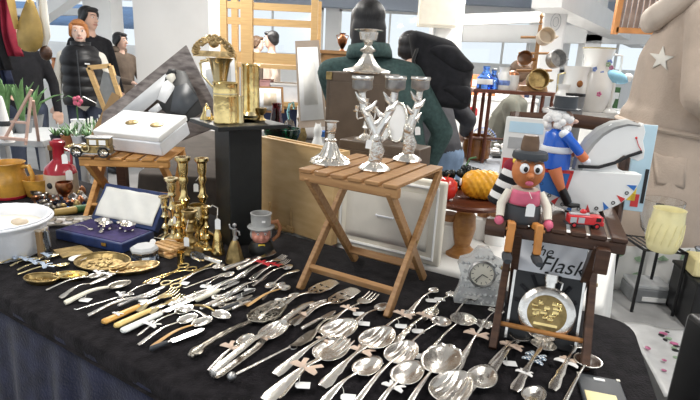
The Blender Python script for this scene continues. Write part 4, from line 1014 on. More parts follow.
b.box((p.x, p.y - .0138, p.z - .021), (.044, .001, .005))
b.build('relief', 'brass', g)
b = MB(); b.cyl(p + Vector((0, 0, .052)), p + Vector((0, 0, .063)), .011, n=16); b.cyl(p + Vector((0, 0, .063)), p + Vector((0, 0, .078)), .0135, n=16); b.build('cap', 'silver', g)
b = MB(); b.tube([p + Vector((.012, -.004, .068)), p + Vector((.022, -.004, .064)), p + Vector((.02, -.004, .05))], .0018, 6); b.build('cap_hinge', 'silver', g)

# dark booklet at the lower right
a, c = P(590, 398, T + .001), P(622, 392, T + .001)
p = P(604, 398, T + .0045)
t = thing('dark_booklet', 'dark plastic folder with a yellow card at the lower right of the cloth', 'folder', p, math.radians(-15))
MB().box((0, 0, 0), (.072, .12, .008)).build('cover', 'dark_grey', t, bevel=.002)
MB().box((.0, .048, .0045), (.018, .007, .001)).build('clip', 'paper', t)
MB().box((-.006, -.022, .0046), (.05, .055, .0012)).build('yellow_card', 'yellow_card', t)
for sx in (-1, 1): MB().box((sx * .033, .057, .0045), (.006, .006, .001)).build('corner', 'paper_cream', t)

# ---------------------------------------------------------------- low table at the right
LZ = .45
p = P(655, 338, LZ)
t = thing('metal_rack', 'black wire rack holding the yellow vase at the right', 'rack', P(672, 316, LZ))
o = t.location; ztop = Q(668, 212, o.y).z - o.z + .0; zt = HT(672, 316, 254, LZ); wr = WD(o, 38)
for (x, y) in ((0, 0), (-wr, .02), (0, .17), (-wr, .19)): MB().cyl((x, y, 0), (x, y, zt), .006, n=8).build('leg', 'black_metal', t)
b = MB(); b.tube([(0, 0, zt), (-wr, .02, zt), (-wr, .19, zt), (0, .17, zt)], .006, 8, True); b.build('frame', 'black_metal', t)
for k in range(7): MB().cyl((-wr * k / 6, .02 * k / 6, zt), (-wr * k / 6, .17 + .02 * k / 6, zt), .003, n=6).build('bar', 'black_metal', t)
b = MB(); b.tube([(0, .17, zt), (.004, .17, zt + .12), (-.02, .17, zt + .14), (-wr * .3, .175, zt + .14)], .005, 8); b.build('back_loop', 'black_metal', t)
vz = LZ + zt + .004
t, r, h = turned('yellow_vase', 'pale yellow vase with raised leaf pattern on the black wire rack', 'vase', 661, 250, 209, 15.5, [
    ('body', 'ceramic_yellow', [(0, 0), (.80, 0), (.86, .03), (.95, .15), (1, .4), (.98, .65), (.93, .85), (.91, .95), (.95, 1), (.89, 1), (.84, .93), (.88, .6), (.76, .1), (0, .06)])], vz)
b = MB()
for k in range(14):
    a = 2 * PI * k / 14; b.loft([(r * 1.0 * math.cos(a + s * .25), r * 1.0 * math.sin(a + s * .25), h * (.2 + .5 * s)) for s in (0, .3, .6, 1)], [.002, .007, .006, .002], [.003] * 4, 6)
b.build('leaf_relief', 'ceramic_yellow', t)
turned('glass_bowl', 'clear glass bowl behind the yellow vase', 'bowl', 656, 236, 200, 19, [('body', 'glass', [(0, 0), (.5, 0), (.8, .2), (.98, .6), (1, 1), (.95, 1), (.92, .6), (.74, .25), (.45, .08), (0, .08)])], vz)
t = thing('cash_box', 'grey plastic box on the white cloth below the yellow vase', 'box', P(650, 304, LZ), -.1)
MB().box((0, .06, .03), (.150, .12, .06)).build('body', 'mid_grey', t, bevel=.006)
MB().box((0, .06, .068), (.146, .116, .018)).build('lid', 'light_grey', t, bevel=.005)
MB().box((0.01, -.002, .02), (.09, .005, .018)).build('label_plate', 'paper', t)
turned('glass_jar', 'round clear glass jar at the right edge behind the black crate', 'jar', 694, 262, 208, 22, [('body', 'glass_smoke', [(0, 0), (.6, 0), (.9, .15), (1, .42), (.9, .68), (.5, .85), (.42, .92), (.5, 1), (.44, 1), (.36, .9), (.44, .82), (.84, .66), (.93, .42), (.84, .18), (.55, .06), (0, .06)])], LZ + .1) if False else None
t = thing('black_crate', 'black crate at the right edge with cream brick on top', 'crate', P(703, 334, LZ), -.2)
MB().box((.05, .12, .09), (.20, .22, .18)).build('body', 'black_plastic', t, bevel=.006); MB().box((.05, .12, .185), (.21, .23, .012)).build('lid', 'black_paint', t, bevel=.003)
cr = t.location.copy()
t = tag(MB().box((0, 0, .0), (.07, .10, .07)).build('cream_brick', 'yellow_card', bevel=.008), 'cream coloured block standing on the black crate', 'block'); at(t, cr + Vector((.0, .1, .228)), -.2)
p = P(694, 262, LZ + .0) ; p = Vector((1.46, 1.93, LZ))
t = thing('glass_jar', 'round clear glass jar at the right edge behind the black crate', 'jar', p)
MB().lathe([(0, 0), (.06, 0), (.09, .03), (.10, .09), (.09, .14), (.05, .18), (.042, .2), (.052, .22), (.046, .22), (.037, .2), (.044, .178), (.084, .138), (.094, .09), (.084, .034), (.055, .008), (0, .008)], 32).build('body', 'glass_smoke', t)
# leaf-printed paper hanging, floral plastic sheet
b = MB(); b.grid(lambda u, v: (.62 * u, .006 * math.sin(u * 22), .2 * (1 - v)), 40, 6)
o = b.build('leaf_print_cloth', 'white_cloth', solid=.002); at(o, (1.06, 1.99, LZ), .03); tag(o, 'white cloth printed with green leaves standing behind the cash box', 'cloth')
for k in range(12):
    x, z = .04 + .54 * (k % 6) / 5.5, .05 + .1 * (k // 6); a = R.uniform(-1, 1)
    b = MB(); b.loft([(x, -.010, z), (x + .02 * math.cos(a), -.012, z + .02 * math.sin(a) + .01), (x + .05 * math.cos(a), -.010, z + .05 * math.sin(a) + .01)], [.002] * 3, [.004, .03, .003], 6); b.build('printed_leaf', 'floral_green', o)
b = MB(); b.grid(lambda u, v: (.26 * u, .46 * v, .004 + .004 * math.sin(u * 12 + v * 5)), 16, 24)
o = b.build('floral_sheet', mat('clear_plastic', (.62, .62, .62), .3, 0, .1, 20), solid=.001); at(o, P(664, 398, LZ + .002), -.25); tag(o, 'clear plastic sheet printed with pink flowers at the lower right edge', 'plastic sheet')
for k in range(26):
    x, y = R.uniform(.02, .13) + .08 * (k % 2), .01 + .42 * k / 26
    b = MB(); b.ball((x, y, .010), (R.uniform(.007, .016), R.uniform(.006, .012), .002), 9); b.build('printed_flower', ('floral', 'ink', 'floral_green', 'ink')[k % 4], o)
t = thing('black_stand', 'tall black stand filling the lower right corner', 'stand', Vector((.725, .90, 0)), 0)
MB().box((.13, 0, .43), (.26, .16, .86), (0, 0, 0)).build('panel', 'black_plastic', t, bevel=.01); MB().box((.15, 0, .01), (.27, .2, .02)).build('foot', 'black_plastic', t)
# ---------------------------------------------------------------- black pedestal with brassware
p = P(234, 248, T); hcol = HT(234, 248, 124, T)
PR = math.radians(38)
t = thing('pedestal', 'black square pedestal with wide top slab at the back of the stall', 'pedestal', p + Vector((0, .068, 0)), PR)
MB().box((0, 0, hcol / 2), (.10, .10, hcol)).build('column', 'black_paint', t, bevel=.002)
MB().box((0, 0, hcol - .006), (.205, .205, .012)).build('top_slab', 'black_paint', t, bevel=.002)
PZ = T + hcol + .001; PC = t.location.copy(); PC.z = PZ
def on_ped(px, py): return P(px, py, PZ)
def tall(name, label, cat, px, yb, yt, rpx, parts, **k): return turned(name, label, cat, px, yb, yt, rpx, parts, PZ, **k)
tall('brass_tankard', 'squat brass cylinder vase at the front of the black pedestal', 'vase', 226, 123, 82, 12, [
    ('body', 'brass', [(0, 0), (1.0, 0), (1.02, .03), (1, .06), (1, .66), (1.02, .68), (1, .70), (1, .95), (1.05, .98), (1.0, 1), (.94, .98), (.93, .2), (0, .18)]),
    ('engraved_band', 'gold_pale', [(1.0, .70), (1.03, .71), (1.03, .73), (1.0, .74)])], group='brass vases on the pedestal')
tall('brass_vase', 'tall slim brass cylinder vase on the right of the black pedestal', 'vase', 251, 119, 64, 8.5, [
    ('body', 'brass', [(0, 0), (1.05, 0), (1.08, .03), (1, .06), (1, .95), (1.08, .98), (1.02, 1), (.92, .98), (.9, .1), (0, .08)]),
    ('foot_ring', 'gold_pale', [(1.0, .04), (1.2, .03), (1.25, .08), (1.0, .14)])], group='brass vases on the pedestal')
t, r, h = tall('brass_pitcher', 'thin slender gilt pitcher standing behind the squat brass vase', 'pitcher', 221, 118, 58, 9, [
    ('body', 'gold_pale', [(0, 0), (.8, 0), (.85, .04), (.5, .1), (.45, .3), (.6, .5), (.8, .7), (1.1, .92), (1.5, 1), (1.4, 1), (1.0, .92), (.7, .7), (0, .6)])], group=None)
MB().tube([(-r * 1.3, 0, h * .96), (-r * 2.2, 0, h * .9), (-r * 1.9, 0, h * .7), (-r * .8, 0, h * .5)], .003, 8).build('handle', 'gold_pale', t)
t, r, h = tall('brass_bell', 'little brass bell at the left corner of the black pedestal', 'bell', 207, 119, 103, 7, [('body', 'brass', [(0, 0), (1, 0), (.95, .1), (.6, .4), (.45, .7), (.2, .85), (0, .86)]), ('knob', 'brass', [(0, .85), (.16, .86), (.2, .92), (.1, 1), (0, 1)])])
price_tag(t, (.012, -.025, .02), rot=(PI / 2, 0, 0), size=(.012, .02), string=[(.012, -.025, .04), (0, 0, h)])
tall('brass_egg_cup', 'small brass cup at the right corner of the black pedestal', 'cup', 262, 120, 108, 5, [('body', 'brass_old', [(0, 0), (.8, 0), (.4, .2), (.3, .4), (.9, .7), (1, 1), (.9, 1), (.6, .7), (0, .6)])])
tall('gold_tumbler', 'narrow gold tumbler between the two brass cylinder vases', 'cup', 240, 123, 96, 4.5, [('body', 'gold_pale', [(0, 0), (.9, 0), (.8, .3), (1, 1), (.9, 1), (.7, .3), (0, .25)])])

# ---------------------------------------------------------------- left folding stool
ST = Vector((-.735, 1.685, T)); SRZ = .10; SHL = .205
folding_stool('folding_stool', 'light orange folding stool carrying the toy car and white box', 'stool', ST, SRZ, .265, .22, SHL, 'oak_light', lw=.03, lt=.016, nsl=6)
sz = T + SHL + .001
# big black and white photograph leaning behind
c0, c1 = Q(104, 118, 1.93), Q(190, 44, 2.0)
def lean_board(name, label, cat, pts, d0, m, th=.01):
    """flat board through pixel corners at about the distance d0, leaning back a little"""
    b = MB(); A_ = [Q(x, y, d0 + dz) for x, y, dz in pts]; n = (A_[1] - A_[0]).cross(A_[2] - A_[0]).normalized() * th
    if n.y < 0: n = -n
    c = sum(A_, Vector()) / len(A_)
    o = thing(name, label, cat, (c.x, c.y, min(v.z for v in A_)))
    f = [b.v(v - o.location) for v in A_]; k = [b.v(v + n - o.location) for v in A_]
    b.face(f); b.face(k[::-1])
    for i in range(len(f)): b.face((f[i], f[(i + 1) % len(f)], k[(i + 1) % len(f)], k[i]))
    b.build('board', m, o); return o, A_, n
m = mat('photo_grey', (.1, .08, .075), .35, 0, 0, scale=9, stretch=(2, 1, 6), col2=(.34, .30, .28))
t, A_, n = lean_board('photograph', 'large black and white photograph leaning behind the left stool', 'photograph', [(101, 124, 0), (103, 112, .03), (186, 45, .03), (213, 100, 0), (213, 128, -.02), (150, 152, -.03)], 1.98, m, .006)
def onph(px, py):                      # point on the photograph's face
    v = ray(px, py); nn = n.normalized(); return EYE + v * ((A_[0] - EYE).dot(nn) / v.dot(nn)) - t.location - nn * .0012
PK = [0]
def ph_patch(name, pl, m):
    PK[0] += 1; b = MB(); b.face([b.v(onph(x, y) - n.normalized() * .0012 * PK[0]) for x, y in pl]); return b.build(name, m, t, solid=.001)
ph_patch('printed_band', [(118, 114), (166, 74), (177, 83), (132, 122)], 'light_grey')
ph_patch('printed_figure', [(166, 78), (176, 70), (186, 72), (196, 92), (204, 112), (186, 124), (172, 118), (160, 108)], 'ink')
ph_patch('printed_shirt', [(164, 84), (170, 79), (176, 88), (166, 104), (158, 100)], 'paper')
ph_patch('printed_face', [(167, 79), (170, 73), (175, 73), (177, 79), (173, 84)], 'paper_cream')
ph_patch('printed_hair', [(167, 76), (170, 70), (176, 70), (178, 75), (173, 74)], 'ink')
ph_patch('printed_sleeve', [(176, 88), (188, 84), (200, 100), (186, 116), (172, 112)], 'dark_grey')
ph_patch('printed_hand', [(150, 112), (160, 104), (164, 110), (154, 117)], 'light_grey')
# white medal box
q = P(141, 160, sz)
t = thing('medal_box', 'white double box with two bronze medallions on the left stool', 'box', ST + Matrix.Rotation(SRZ, 3, 'Z') @ Vector((.025, .03, SHL + .032)), 0, rot=(.36, 0, -.30))
MB().box((0, 0, .024), (.26, .16, .048)).build('body', 'white_plastic', t, bevel=.004)
MB().box((0, .004, .058), (.262, .162, .02), (-.0, 0, 0)).build('lid', 'paper', t, bevel=.004)
for x in (-.03, .07): MB().ball((x, 0, .069), (.024, .018, .003), 18).build('medallion', 'brass_old', t)
# vintage toy car
p = ST + Matrix.Rotation(SRZ, 3, 'Z') @ Vector((-.095, -.105, SHL + .001))
t = thing('toy_car', 'pewter vintage toy car with spoked wheels at the corner of the left stool', 'toy car', p, SRZ + .02)
b = MB(); b.box((.022, 0, .024), (.066, .044, .026)); b.box((.022, 0, .048), (.066, .042, .024)); b.box((-.036, 0, .024), (.052, .034, .022), taper=.9); b.build('body', 'brass_old', t, bevel=.003)
MB().box((.022, 0, .062), (.074, .048, .005)).build('roof', 'pewter', t, bevel=.002)
for x in (.008, .036): MB().box((x, -.0215, .048), (.020, .001, .015)).build('window', 'paper', t)
for x in (-.042, .038):
    for s in (-1, 1):
        w_ = MB().tube([(x + .0145 * math.cos(a), s * .026, .0165 + .0145 * math.sin(a)) for a in [2 * PI * i / 24 for i in range(24)]], .0028, 6, True).build('wheel', 'black_plastic', t)
        b = MB()
        for k in range(8): b.cyl((x, s * .026, .0165), (x + .013 * math.cos(k * PI / 4), s * .026, .0165 + .013 * math.sin(k * PI / 4)), .0009, n=5)
        b.ball((x, s * .027, .0165), .004, 8); b.build('spokes', 'silver', w_)
        MB().loft([(x - .02, s * .024, .028), (x - .008, s * .025, .036), (x + .008, s * .025, .036), (x + .02, s * .024, .026)], [.012] * 4, [.003] * 4, 6).build('mudguard', 'pewter', t)
MB().box((0, 0, .012), (.12, .046, .004)).build('running_board', 'pewter', t)
MB().tube([(-.014 + .011 * math.cos(a), -.025, .03 + .011 * math.sin(a)) for a in [2 * PI * i / 20 for i in range(20)]], .0028, 6, True).build('spare_wheel', 'gold_pale', t)
for s in (-1, 1): MB().ball((-.066, s * .014, .032), .006, 10).build('headlamp', 'brass', t)
b = MB(); b.box((-.063, 0, .024), (.004, .03, .024)); b.build('radiator', 'silver', t)
price_tag(t, (-.074, -.034, -.004), rot=(PI / 2, 0, .2), size=(.016, .03), string=[(-.074, -.034, .01), (-.062, -.02, .026)])

# ---------------------------------------------------------------- navy case
a, c = P(56, 239, T + .001), P(122, 254, T + .001); d = c - a; L = d.length
t = thing('cutlery_case', 'open navy case with purple velvet tray and white satin lid', 'case', a, math.atan2(d.y, d.x))
W_ = .125; th = .028
MB().box((L / 2, W_ / 2, th / 2), (L, W_, th)).build('tray', 'navy_leather', t, bevel=.003)
MB().box((L / 2, W_ / 2, th), (L - .018, W_ - .018, .004)).build('velvet', 'purple_velvet', t, bevel=.002)
LM = Matrix.Translation((0, W_, th)) @ Matrix.Rotation(math.radians(56), 4, 'X')
b = MB(LM); b.box((L / 2, W_ * .48, -.012), (L, W_ * .96, .024)); b.build('lid', 'navy_leather', t, bevel=.003)
b = MB(LM); b.grid(lambda u, v: (.012 + (L - .024) * u, .012 + (W_ * .96 - .024) * v, .002 + .003 * math.sin(u * 20 + v * 3) * math.sin(v * 5)), 30, 10); b.build('satin_lining', 'satin', t, solid=.002)
MB().box((L * .75, -.001, th * .6), (.016, .004, .01)).build('clasp', 'brass', t)
TC = t.matrix_basis if False else Matrix.Translation(a) @ Matrix.Rotation(math.atan2(d.y, d.x), 4, 'Z')
for i, (u, v, s, lb) in enumerate(((.40, .62, .020, 'small silver salt dish at the left of the open navy case'), (.52, .5, .018, 'small silver salt dish at the middle of the purple velvet'), (.78, .66, .020, 'small silver salt dish at the right of the open navy case'), (.66, .72, .015, 'tiny silver pepper pot near the satin lid'))):
    q = TC @ Vector((L * u, W_ * v, th + .003))
    t = thing('salt_dish', lb, 'dish', q, 0, 'silver salts in the navy case')
    MB().lathe([(0, .003), (s * .5, .004), (s * .9, .012), (s, .020), (s * 1.05, .022), (s * .9, .021), (s * .6, .012), (0, .010)], 20, fl=lambda a: 1 + .05 * math.cos(6 * a)).build('bowl', 'silver', t)
    for k in range(3): MB().ball((s * .55 * math.cos(k * 2.1), s * .55 * math.sin(k * 2.1), .003), .0042, 8).build('foot', 'silver', t)
for i, (x0, v0, x1, v1, lb) in enumerate(((.12, .34, .42, .30, 'tiny silver salt spoon on the purple velvet near the clasp side'), (.30, .78, .58, .24, 'silver salt spoon leaning across the purple velvet'))):
    q0_, q1_ = TC @ Vector((L * x0, W_ * v0, th + .004)), TC @ Vector((L * x1, W_ * v1, th + .004)); dd = q1_ - q0_
    t = thing('salt_spoon', lb, 'spoon', q0_, 0, 'silver salts in the navy case', rot=(0, 0, math.atan2(dd.y, dd.x))); make_spoon(t, dd.length, .012, pat='plain', hw=.004)

# ---------------------------------------------------------------- brass and glass smalls at the left front
def oval_tray(name, label, px, py, wpx, asp, m, rz, emb=14, h=.012):
    p = P(px, py, T + .001); r = WD(p, wpx / 2); t = thing(name, label, 'dish', p, rz)
    b = MB(); b.lathe([(0, .001), (.8, .001), (.9, h * .6 / r * r), (1.0, h), (1.02, h), (.92, h * .5), (.8, .0), (0, 0)], 40)
    for v in b.bm.verts: v.co.x *= r; v.co.y *= r * asp
    b.build('plate', m, t)
    b = MB()
    for k in range(emb):
        a, q = R.uniform(0, 6.28), R.uniform(0, .68); b.ball((r * q * math.cos(a), r * asp * q * math.sin(a), .0022), (r * R.uniform(.05, .12), r * asp * R.uniform(.08, .16), .0022), 8)
    b.build('relief', m, t)
    b = MB(); b.tube([(r * 1.0 * math.cos(a), r * asp * 1.0 * math.sin(a), h) for a in [2 * PI * i / 40 for i in range(40)]], .002, 6, True); b.build('rim', m, t)
    return t
oval_tray('brass_tray', 'large oval embossed brass tray in front of the navy case', 103, 265, 56, .78, 'brass_old', -.3, 30)
oval_tray('brass_tray', 'oval brass tray with copper floral pattern right of the large embossed one', 135, 271, 46, .55, 'gilt', .55, 24)
oval_tray('leaf_dish', 'brass leaf-shaped dish with curled tip nearest the front edge', 42, 282, 34, .62, 'brass_old', -.1, 14)
oval_tray('leaf_dish', 'brass ring-shaped leaf dish right of the curled leaf dish', 71, 279, 32, .5, 'brass', .1, 10)
p = P(73, 252, T + .001); t = tag(MB().prism([(-.055, 0), (0, -.05), (.055, 0), (0, .045)], 0, .004).build('brass_plaque', 'brass_old', bevel=.001), 'flat diamond-shaped brass plaque below the navy case', 'plaque'); at(t, p, .0)
p = P(78, 260, T + .001); t = thing('pin_dish', 'tiny white porcelain dish above the large brass tray', 'dish', p); MB().lathe([(0, 0), (.012, 0), (.022, .006), (.02, .006), (.011, .002), (0, .002)], 20).build('plate', 'porcelain', t)
p = P(145, 259, T + .001); r = WD(p, 13); t = thing('glass_box', 'octagonal pale glass trinket box right of the large brass tray', 'box', p, .2)
MB().lathe([(0, 0), (r * .98, 0), (r, .004), (r, .026), (0, .026)], 8).build('body', 'glass_smoke', t, ang=.3); MB().lathe([(0, .0262), (r * 1.03, .0262), (r * 1.03, .032), (r * .8, .038), (0, .039)], 8).build('lid', 'light_grey', t, ang=.3)
# slatted wooden trivet with tag
p = P(160, 254, T + .001); t = thing('slatted_trivet', 'pile of thin wooden slats tied with a tag by the brass candlesticks', 'trivet', p, -.50)
for k in range(5):
    MB().box((0.0, (k - 2) * .017 + .03, .004), (.10, .014, .008)).build('slat', 'tan_wood', t, bevel=.001)
for k in range(4): MB().box((.005, (k - 1.5) * .018 + .03, .018), (.085, .013, .008)).build('slat', 'tan_wood', t, bevel=.001)
for x in (-.03, .03): MB().box((x, .03, .011), (.01, .085, .006)).build('cross_slat', 'tan_wood', t)
price_tag(t, (-.03, .0, .024), rot=(.9, .2, .3), size=(.016, .026), string=[(-.03, .008, .04), (.02, .04, .03)])
# folding scissors with brass rings, upright brass clip
t = lay('brass_scissors', 'brass handled scissors behind the grape scissors', 'scissors', (192, 267), (143, 285), make_scissors, m='brass', r=.014, k=.4); del t['L']
turned('brass_thimble', 'short brass cup standing beside the brass handled scissors', 'cup', 181, 264, 252, 4, [('body', 'brass', [(0, 0), (1, 0), (.9, .1), (.8, .5), (1, 1), (.9, 1), (.7, .5), (0, .4)])], T + .001)
# glass stoppered bottle lying down
a, c = P(192, 254, T + .012), P(222, 264, T + .012); d = c - a; Lg = d.length
t = thing('glass_scent_bottle', 'clear glass scent bottle with silver neck lying below the bells', 'bottle', a, 0, rot=(0, PI / 2, math.atan2(d.y, d.x)))
MB().lathe([(0, 0), (.010, .002), (.0125, .012), (.0125, .04), (.008, .05), (.006, .055), (0, .055)], 8).build('body', 'glass', t, ang=.3)
MB().lathe([(0, .054), (.008, .054), (.009, .062), (.007, .07), (.009, .08), (.008, Lg), (0, Lg)], 14).build('neck', 'silver', t)

# ---------------------------------------------------------------- brass candlesticks
CPROF = [('base', [(0, 0), (1, 0), (1, .03), (.85, .06), (.5, .09), (.3, .12), (0, .13)]),
         ('stem', [(0, .12), (.34, .12), (.24, .17), (.44, .22), (.56, .27), (.42, .33), (.24, .36), (.22, .45), (.42, .5), (.5, .53), (.3, .57), (.24, .68), (.42, .74), (.34, .78), (0, .79)]),
         ('socket', [(0, .78), (.3, .78), (.42, .84), (.44, .94), (.66, .97), (.66, 1), (.36, 1), (.34, .88), (0, .86)])]
def cstick(label, px, yb, yt, rpx, m='brass', z=T, prof=None):
    return turned('candlestick', label, 'candlestick', px, yb, yt, rpx, [(n, m, pr) for n, pr in (prof or CPROF)], z + .001, 'brass candlesticks', n=22)
cstick('tallest brass candlestick with ringed stem left of the black pedestal', 186, 244, 157, 11)
t, r, h = cstick('tall brass candlestick with tag touching the black pedestal', 204, 238, 158, 10); price_tag(t, (-.012, -.022, h * .66), rot=(PI / 2, 0, 0), size=(.014, .024), string=[(-.012, -.022, h * .74), (0, 0, h * .82)])
t, r, h = cstick('silver and brass candlestick with bulbous middle at the left of the brass group', 174, 240, 178, 10, 'gold_pale'); price_tag(t, (.016, -.026, h * .38), rot=(PI / 2, 0, 0), size=(.012, .022), string=[(.016, -.026, h * .5), (0, 0, h * .8)])
cstick('short brass candlestick with wide drip pan in front of the tallest one', 180, 249, 203, 10, 'brass')
t, r, h = cstick('dark footed brass candlestick with a white tag in front of the group', 191, 252, 210, 12, 'brass_old'); price_tag(t, (.0, -.034, h * .35), rot=(PI / 2, 0, 0), size=(.014, .026), string=[(.0, -.034, h * .6), (0, 0, h * .9)])
t, r, h = cstick('slender brass candlestick at the right of the group by the pedestal corner', 207, 249, 206, 7)
cstick('small brass candlestick in the back row beside the left stool', 166, 238, 196, 8, 'gold_pale')
t, r, h = turned('brass_goblet', 'round brass goblet with dimpled bowl among the candlesticks', 'goblet', 198, 247, 205, 9, [('foot', 'brass', [(0, 0), (.9, 0), (.85, .06), (.3, .14), (.2, .4), (0, .42)]), ('bowl', 'gold_pale', [(0, .4), (.3, .41), (.9, .6), (1, .8), (.9, 1), (.82, 1), (.9, .8), (.8, .62), (0, .5)])], T + .001)
# bells
t, r, h = turned('hand_bell', 'brass hand bell with tall wire handle and white tag before the black pedestal', 'bell', 218, 254, 227, 7, [('body', 'brass', [(0, 0), (1, 0), (1.02, .06), (.85, .2), (.62, .55), (.55, .75), (.3, .92), (.12, 1), (0, 1)])], T + .001)
b = MB(); b.tube([(0, 0, h), (0, 0, h + .03), (.002, 0, h + .055), (-.012, 0, h + .062), (-.018, 0, h + .055)], .0022, 6); b.build('handle', 'silver', t)
price_tag(t, (.004, -.010, h + .012), rot=(PI / 2, 0, 0), size=(.015, .03), string=[(.004, -.010, h + .038), (.002, 0, h + .055)])
t, r, h = turned('figure_bell', 'brass bell with faceted skirt and little figure on top beside the jug', 'bell', 235, 261, 240, 10, [('skirt', 'brass_old', [(0, 0), (1, 0), (.95, .05), (.62, .6), (.4, .9), (.2, 1), (0, 1)], 8)], T + .001)
b = MB(); b.tube([(0, 0, h - .002), (.001, 0, h + .014)], [.006, .004], 8); b.tube([(0, 0, h + .012), (0, 0, h + .032)], [.005, .0065], 8); b.ball((0, 0, h + .042), .006, 10); b.tube([(0, 0, h + .028), (-.012, 0, h + .034), (-.014, 0, h + .044)], .0024, 6); b.tube([(0, 0, h + .028), (.012, 0, h + .024), (.013, 0, h + .014)], .0024, 6); b.tube([(0, 0, h + .014), (.008, 0, h + .004)], .003, 6); b.build('figure', 'pewter', t)

# ---------------------------------------------------------------- character jug
p = P(261, 254, T + .001); hj = HT(261, 254, 210, T); s = hj / .125
t = thing('character_jug', 'painted jug shaped as a ruddy old man in a grey top hat', 'jug', p, .25)
t.scale = (.78 * s, .78 * s, .93 * s)
MB().lathe([(0, 0), (.036, 0), (.042, .008), (.044, .022), (.036, .036), (.03, .042), (0, .044)], 26).build('coat', 'black_paint', t)
b = MB(); b.prism([(-.016, .010), (.016, .010), (.011, .04), (-.011, .04)], -.004, .004, Matrix.Translation((0, -.038, 0)) @ Matrix.Rotation(PI / 2 - .2, 4, 'X')); b.build('waistcoat', 'yellow_print', t, bevel=.002)
MB().ball((0, -.002, .062), (.033, .033, .032), 22).build('face', mat('ruddy', (.62, .27, .2), .35, 0, .12, 30), t)
f_ = [o for o in t.children if o.name.startswith('face')][0]
MB().ball((0, -.036, .060), (.007, .009, .008), 12).build('nose', 'ruddy', f_)
for sx in (-1, 1):
    MB().ball((sx * .012, -.031, .070), (.0045, .003, .0035), 10).build('eye', 'eye_white', f_); MB().ball((sx * .012, -.0335, .070), (.002, .0012, .002), 8).build('pupil', 'eye_dark', f_)
    MB().ball((sx * .017, -.028, .058), (.009, .007, .008), 12).build('cheek', 'ruddy', f_)
    MB().loft([(sx * .006, -.033, .076), (sx * .012, -.034, .079), (sx * .02, -.03, .076)], [.004] * 3, [.004] * 3, 6).build('eyebrow', 'felt_grey', f_)
    MB().ball((sx * .031, .0, .062), (.006, .010, .014), 10).build('sideburn', 'felt_grey', f_)
MB().loft([(-.009, -.031, .047), (0, -.034, .045), (.009, -.031, .047)], [.004] * 3, [.003] * 3, 6).build('mouth', 'lip', f_)
MB().lathe([(0, 0), (.044, 0), (.047, .004), (.044, .007), (.034, .008), (.033, .012), (.0345, .040), (.037, .044), (.03, .045), (.029, .012), (0, .01)], 28, (0, 0, .081)).build('top_hat', 'felt_grey', t)
MB().box((.006, -.0355, .108), (.012, .001, .006)).build('hat_label', 'paper', t)
MB().tube([(.034, .004, .095), (.056, .006, .097), (.066, .006, .078), (.06, .006, .055), (.04, .004, .04)], [.006, .0065, .0065, .006, .005], 10).build('handle', 'terracotta', t)

# ---------------------------------------------------------------- white bucket and things behind it
p = P(-21, 264, T + .001) + Vector((0, .085, 0)); r = .118; hb = .10
t = thing('white_basket', 'large white ribbed plastic bucket at the left edge of the cloth', 'basket', p)
MB().lathe([(0, 0), (r * .78, 0), (r * .8, .004), (r * .98, hb * .92), (r * 1.05, hb * .95), (r * 1.06, hb), (r * 1.0, hb), (r * .95, hb * .93), (r * .76, .01), (0, .008)], 56, fl=lambda a: 1 + .012 * math.cos(28 * a)).build('body', 'white_plastic', t)
MB().tube([(r * 1.07 * math.cos(a), r * 1.07 * math.sin(a), hb * .93) for a in [2 * PI * i / 48 for i in range(48)]], .004, 8, True).build('rim', 'white_plastic', t)
MB().lathe([(0, 0), (r * .9, 0), (r * .9, .003), (0, .003)], 24, (0, 0, hb * .68)).build('liner', 'paper_cream', t)
for k in range(8):
    a, q = R.uniform(0, 6.28), R.uniform(.02, .075)
    o = MB().ball((0, 0, 0), (.022, .014, .010), 12).build('sea_shell', ('tan_leather', 'stoneware', 'copper', 'bone')[k % 4])
    tag(o, 'brown or cream sea shell lying in the white bucket', 'shell', 'sea shells in the white bucket'); at(o, p + Vector((q * math.cos(a), q * math.sin(a), hb * .70 + .009 + .006 * (k % 2))), a)
b = MB(); t = thing('card_box', 'narrow brown card standing upright beside the white bucket', 'card', P(42, 258, T + .001), -.2); MB().box((0, 0, .037), (.014, .012, .074)).build('card', 'cardboard', t, bevel=.001); MB().box((0, 0, .076), (.016, .013, .004)).build('cap', 'stoneware', t)
turned('glass_vial', 'slim clear glass vial standing right of the brown card', 'bottle', 49, 257, 227, 3.5, [('body', 'glass_smoke', [(0, 0), (1, 0), (1, .8), (.6, .86), (.6, .9), (0, .9)]), ('cap', 'silver', [(0, .89), (.75, .89), (.75, 1), (0, 1)])], T + .001)

# amber pitcher, flagon, dish and trinkets at the back left
t, r, h = turned('amber_pitcher', 'amber glazed pitcher with loop handle at the left edge', 'pitcher', 10, 197, 162, 18, [('body', 'amber_glaze', [(0, 0), (.82, 0), (.86, .05), (.98, .3), (.92, .6), (.84, .8), (.9, .95), (.96, 1), (.88, 1), (.78, .85), (.85, .4), (.7, .08), (0, .06)]), ('base_band', 'red_glaze', [(.83, .0), (.88, .02), (.9, .08), (.86, .1)])], T + .001)
MB().tube([(r * .86, 0, h * .88), (r * 1.25, 0, h * .92), (r * 1.42, 0, h * .65), (r * 1.25, 0, h * .3), (r * .95, 0, h * .25)], [.008, .008, .008, .007, .006], 10).build('handle', 'amber_glaze', t)
t, r, h = turned('stoneware_flagon', 'stoneware flagon with red glazed shoulder and neck behind the trinkets', 'flagon', 63, 196, 139, 15, [
    ('body', 'stoneware', [(0, 0), (.95, 0), (1, .04), (1, .42), (0, .43)]), ('shoulder', 'red_glaze', [(0, .42), (1, .42), (.9, .52), (.5, .62), (.36, .66), (.34, .86), (.46, .9), (.46, .96), (.3, .98), (0, .98)]), ('stopper', 'red_glaze', [(0, .97), (.24, .97), (.24, 1), (0, 1.0)])], T + .001)
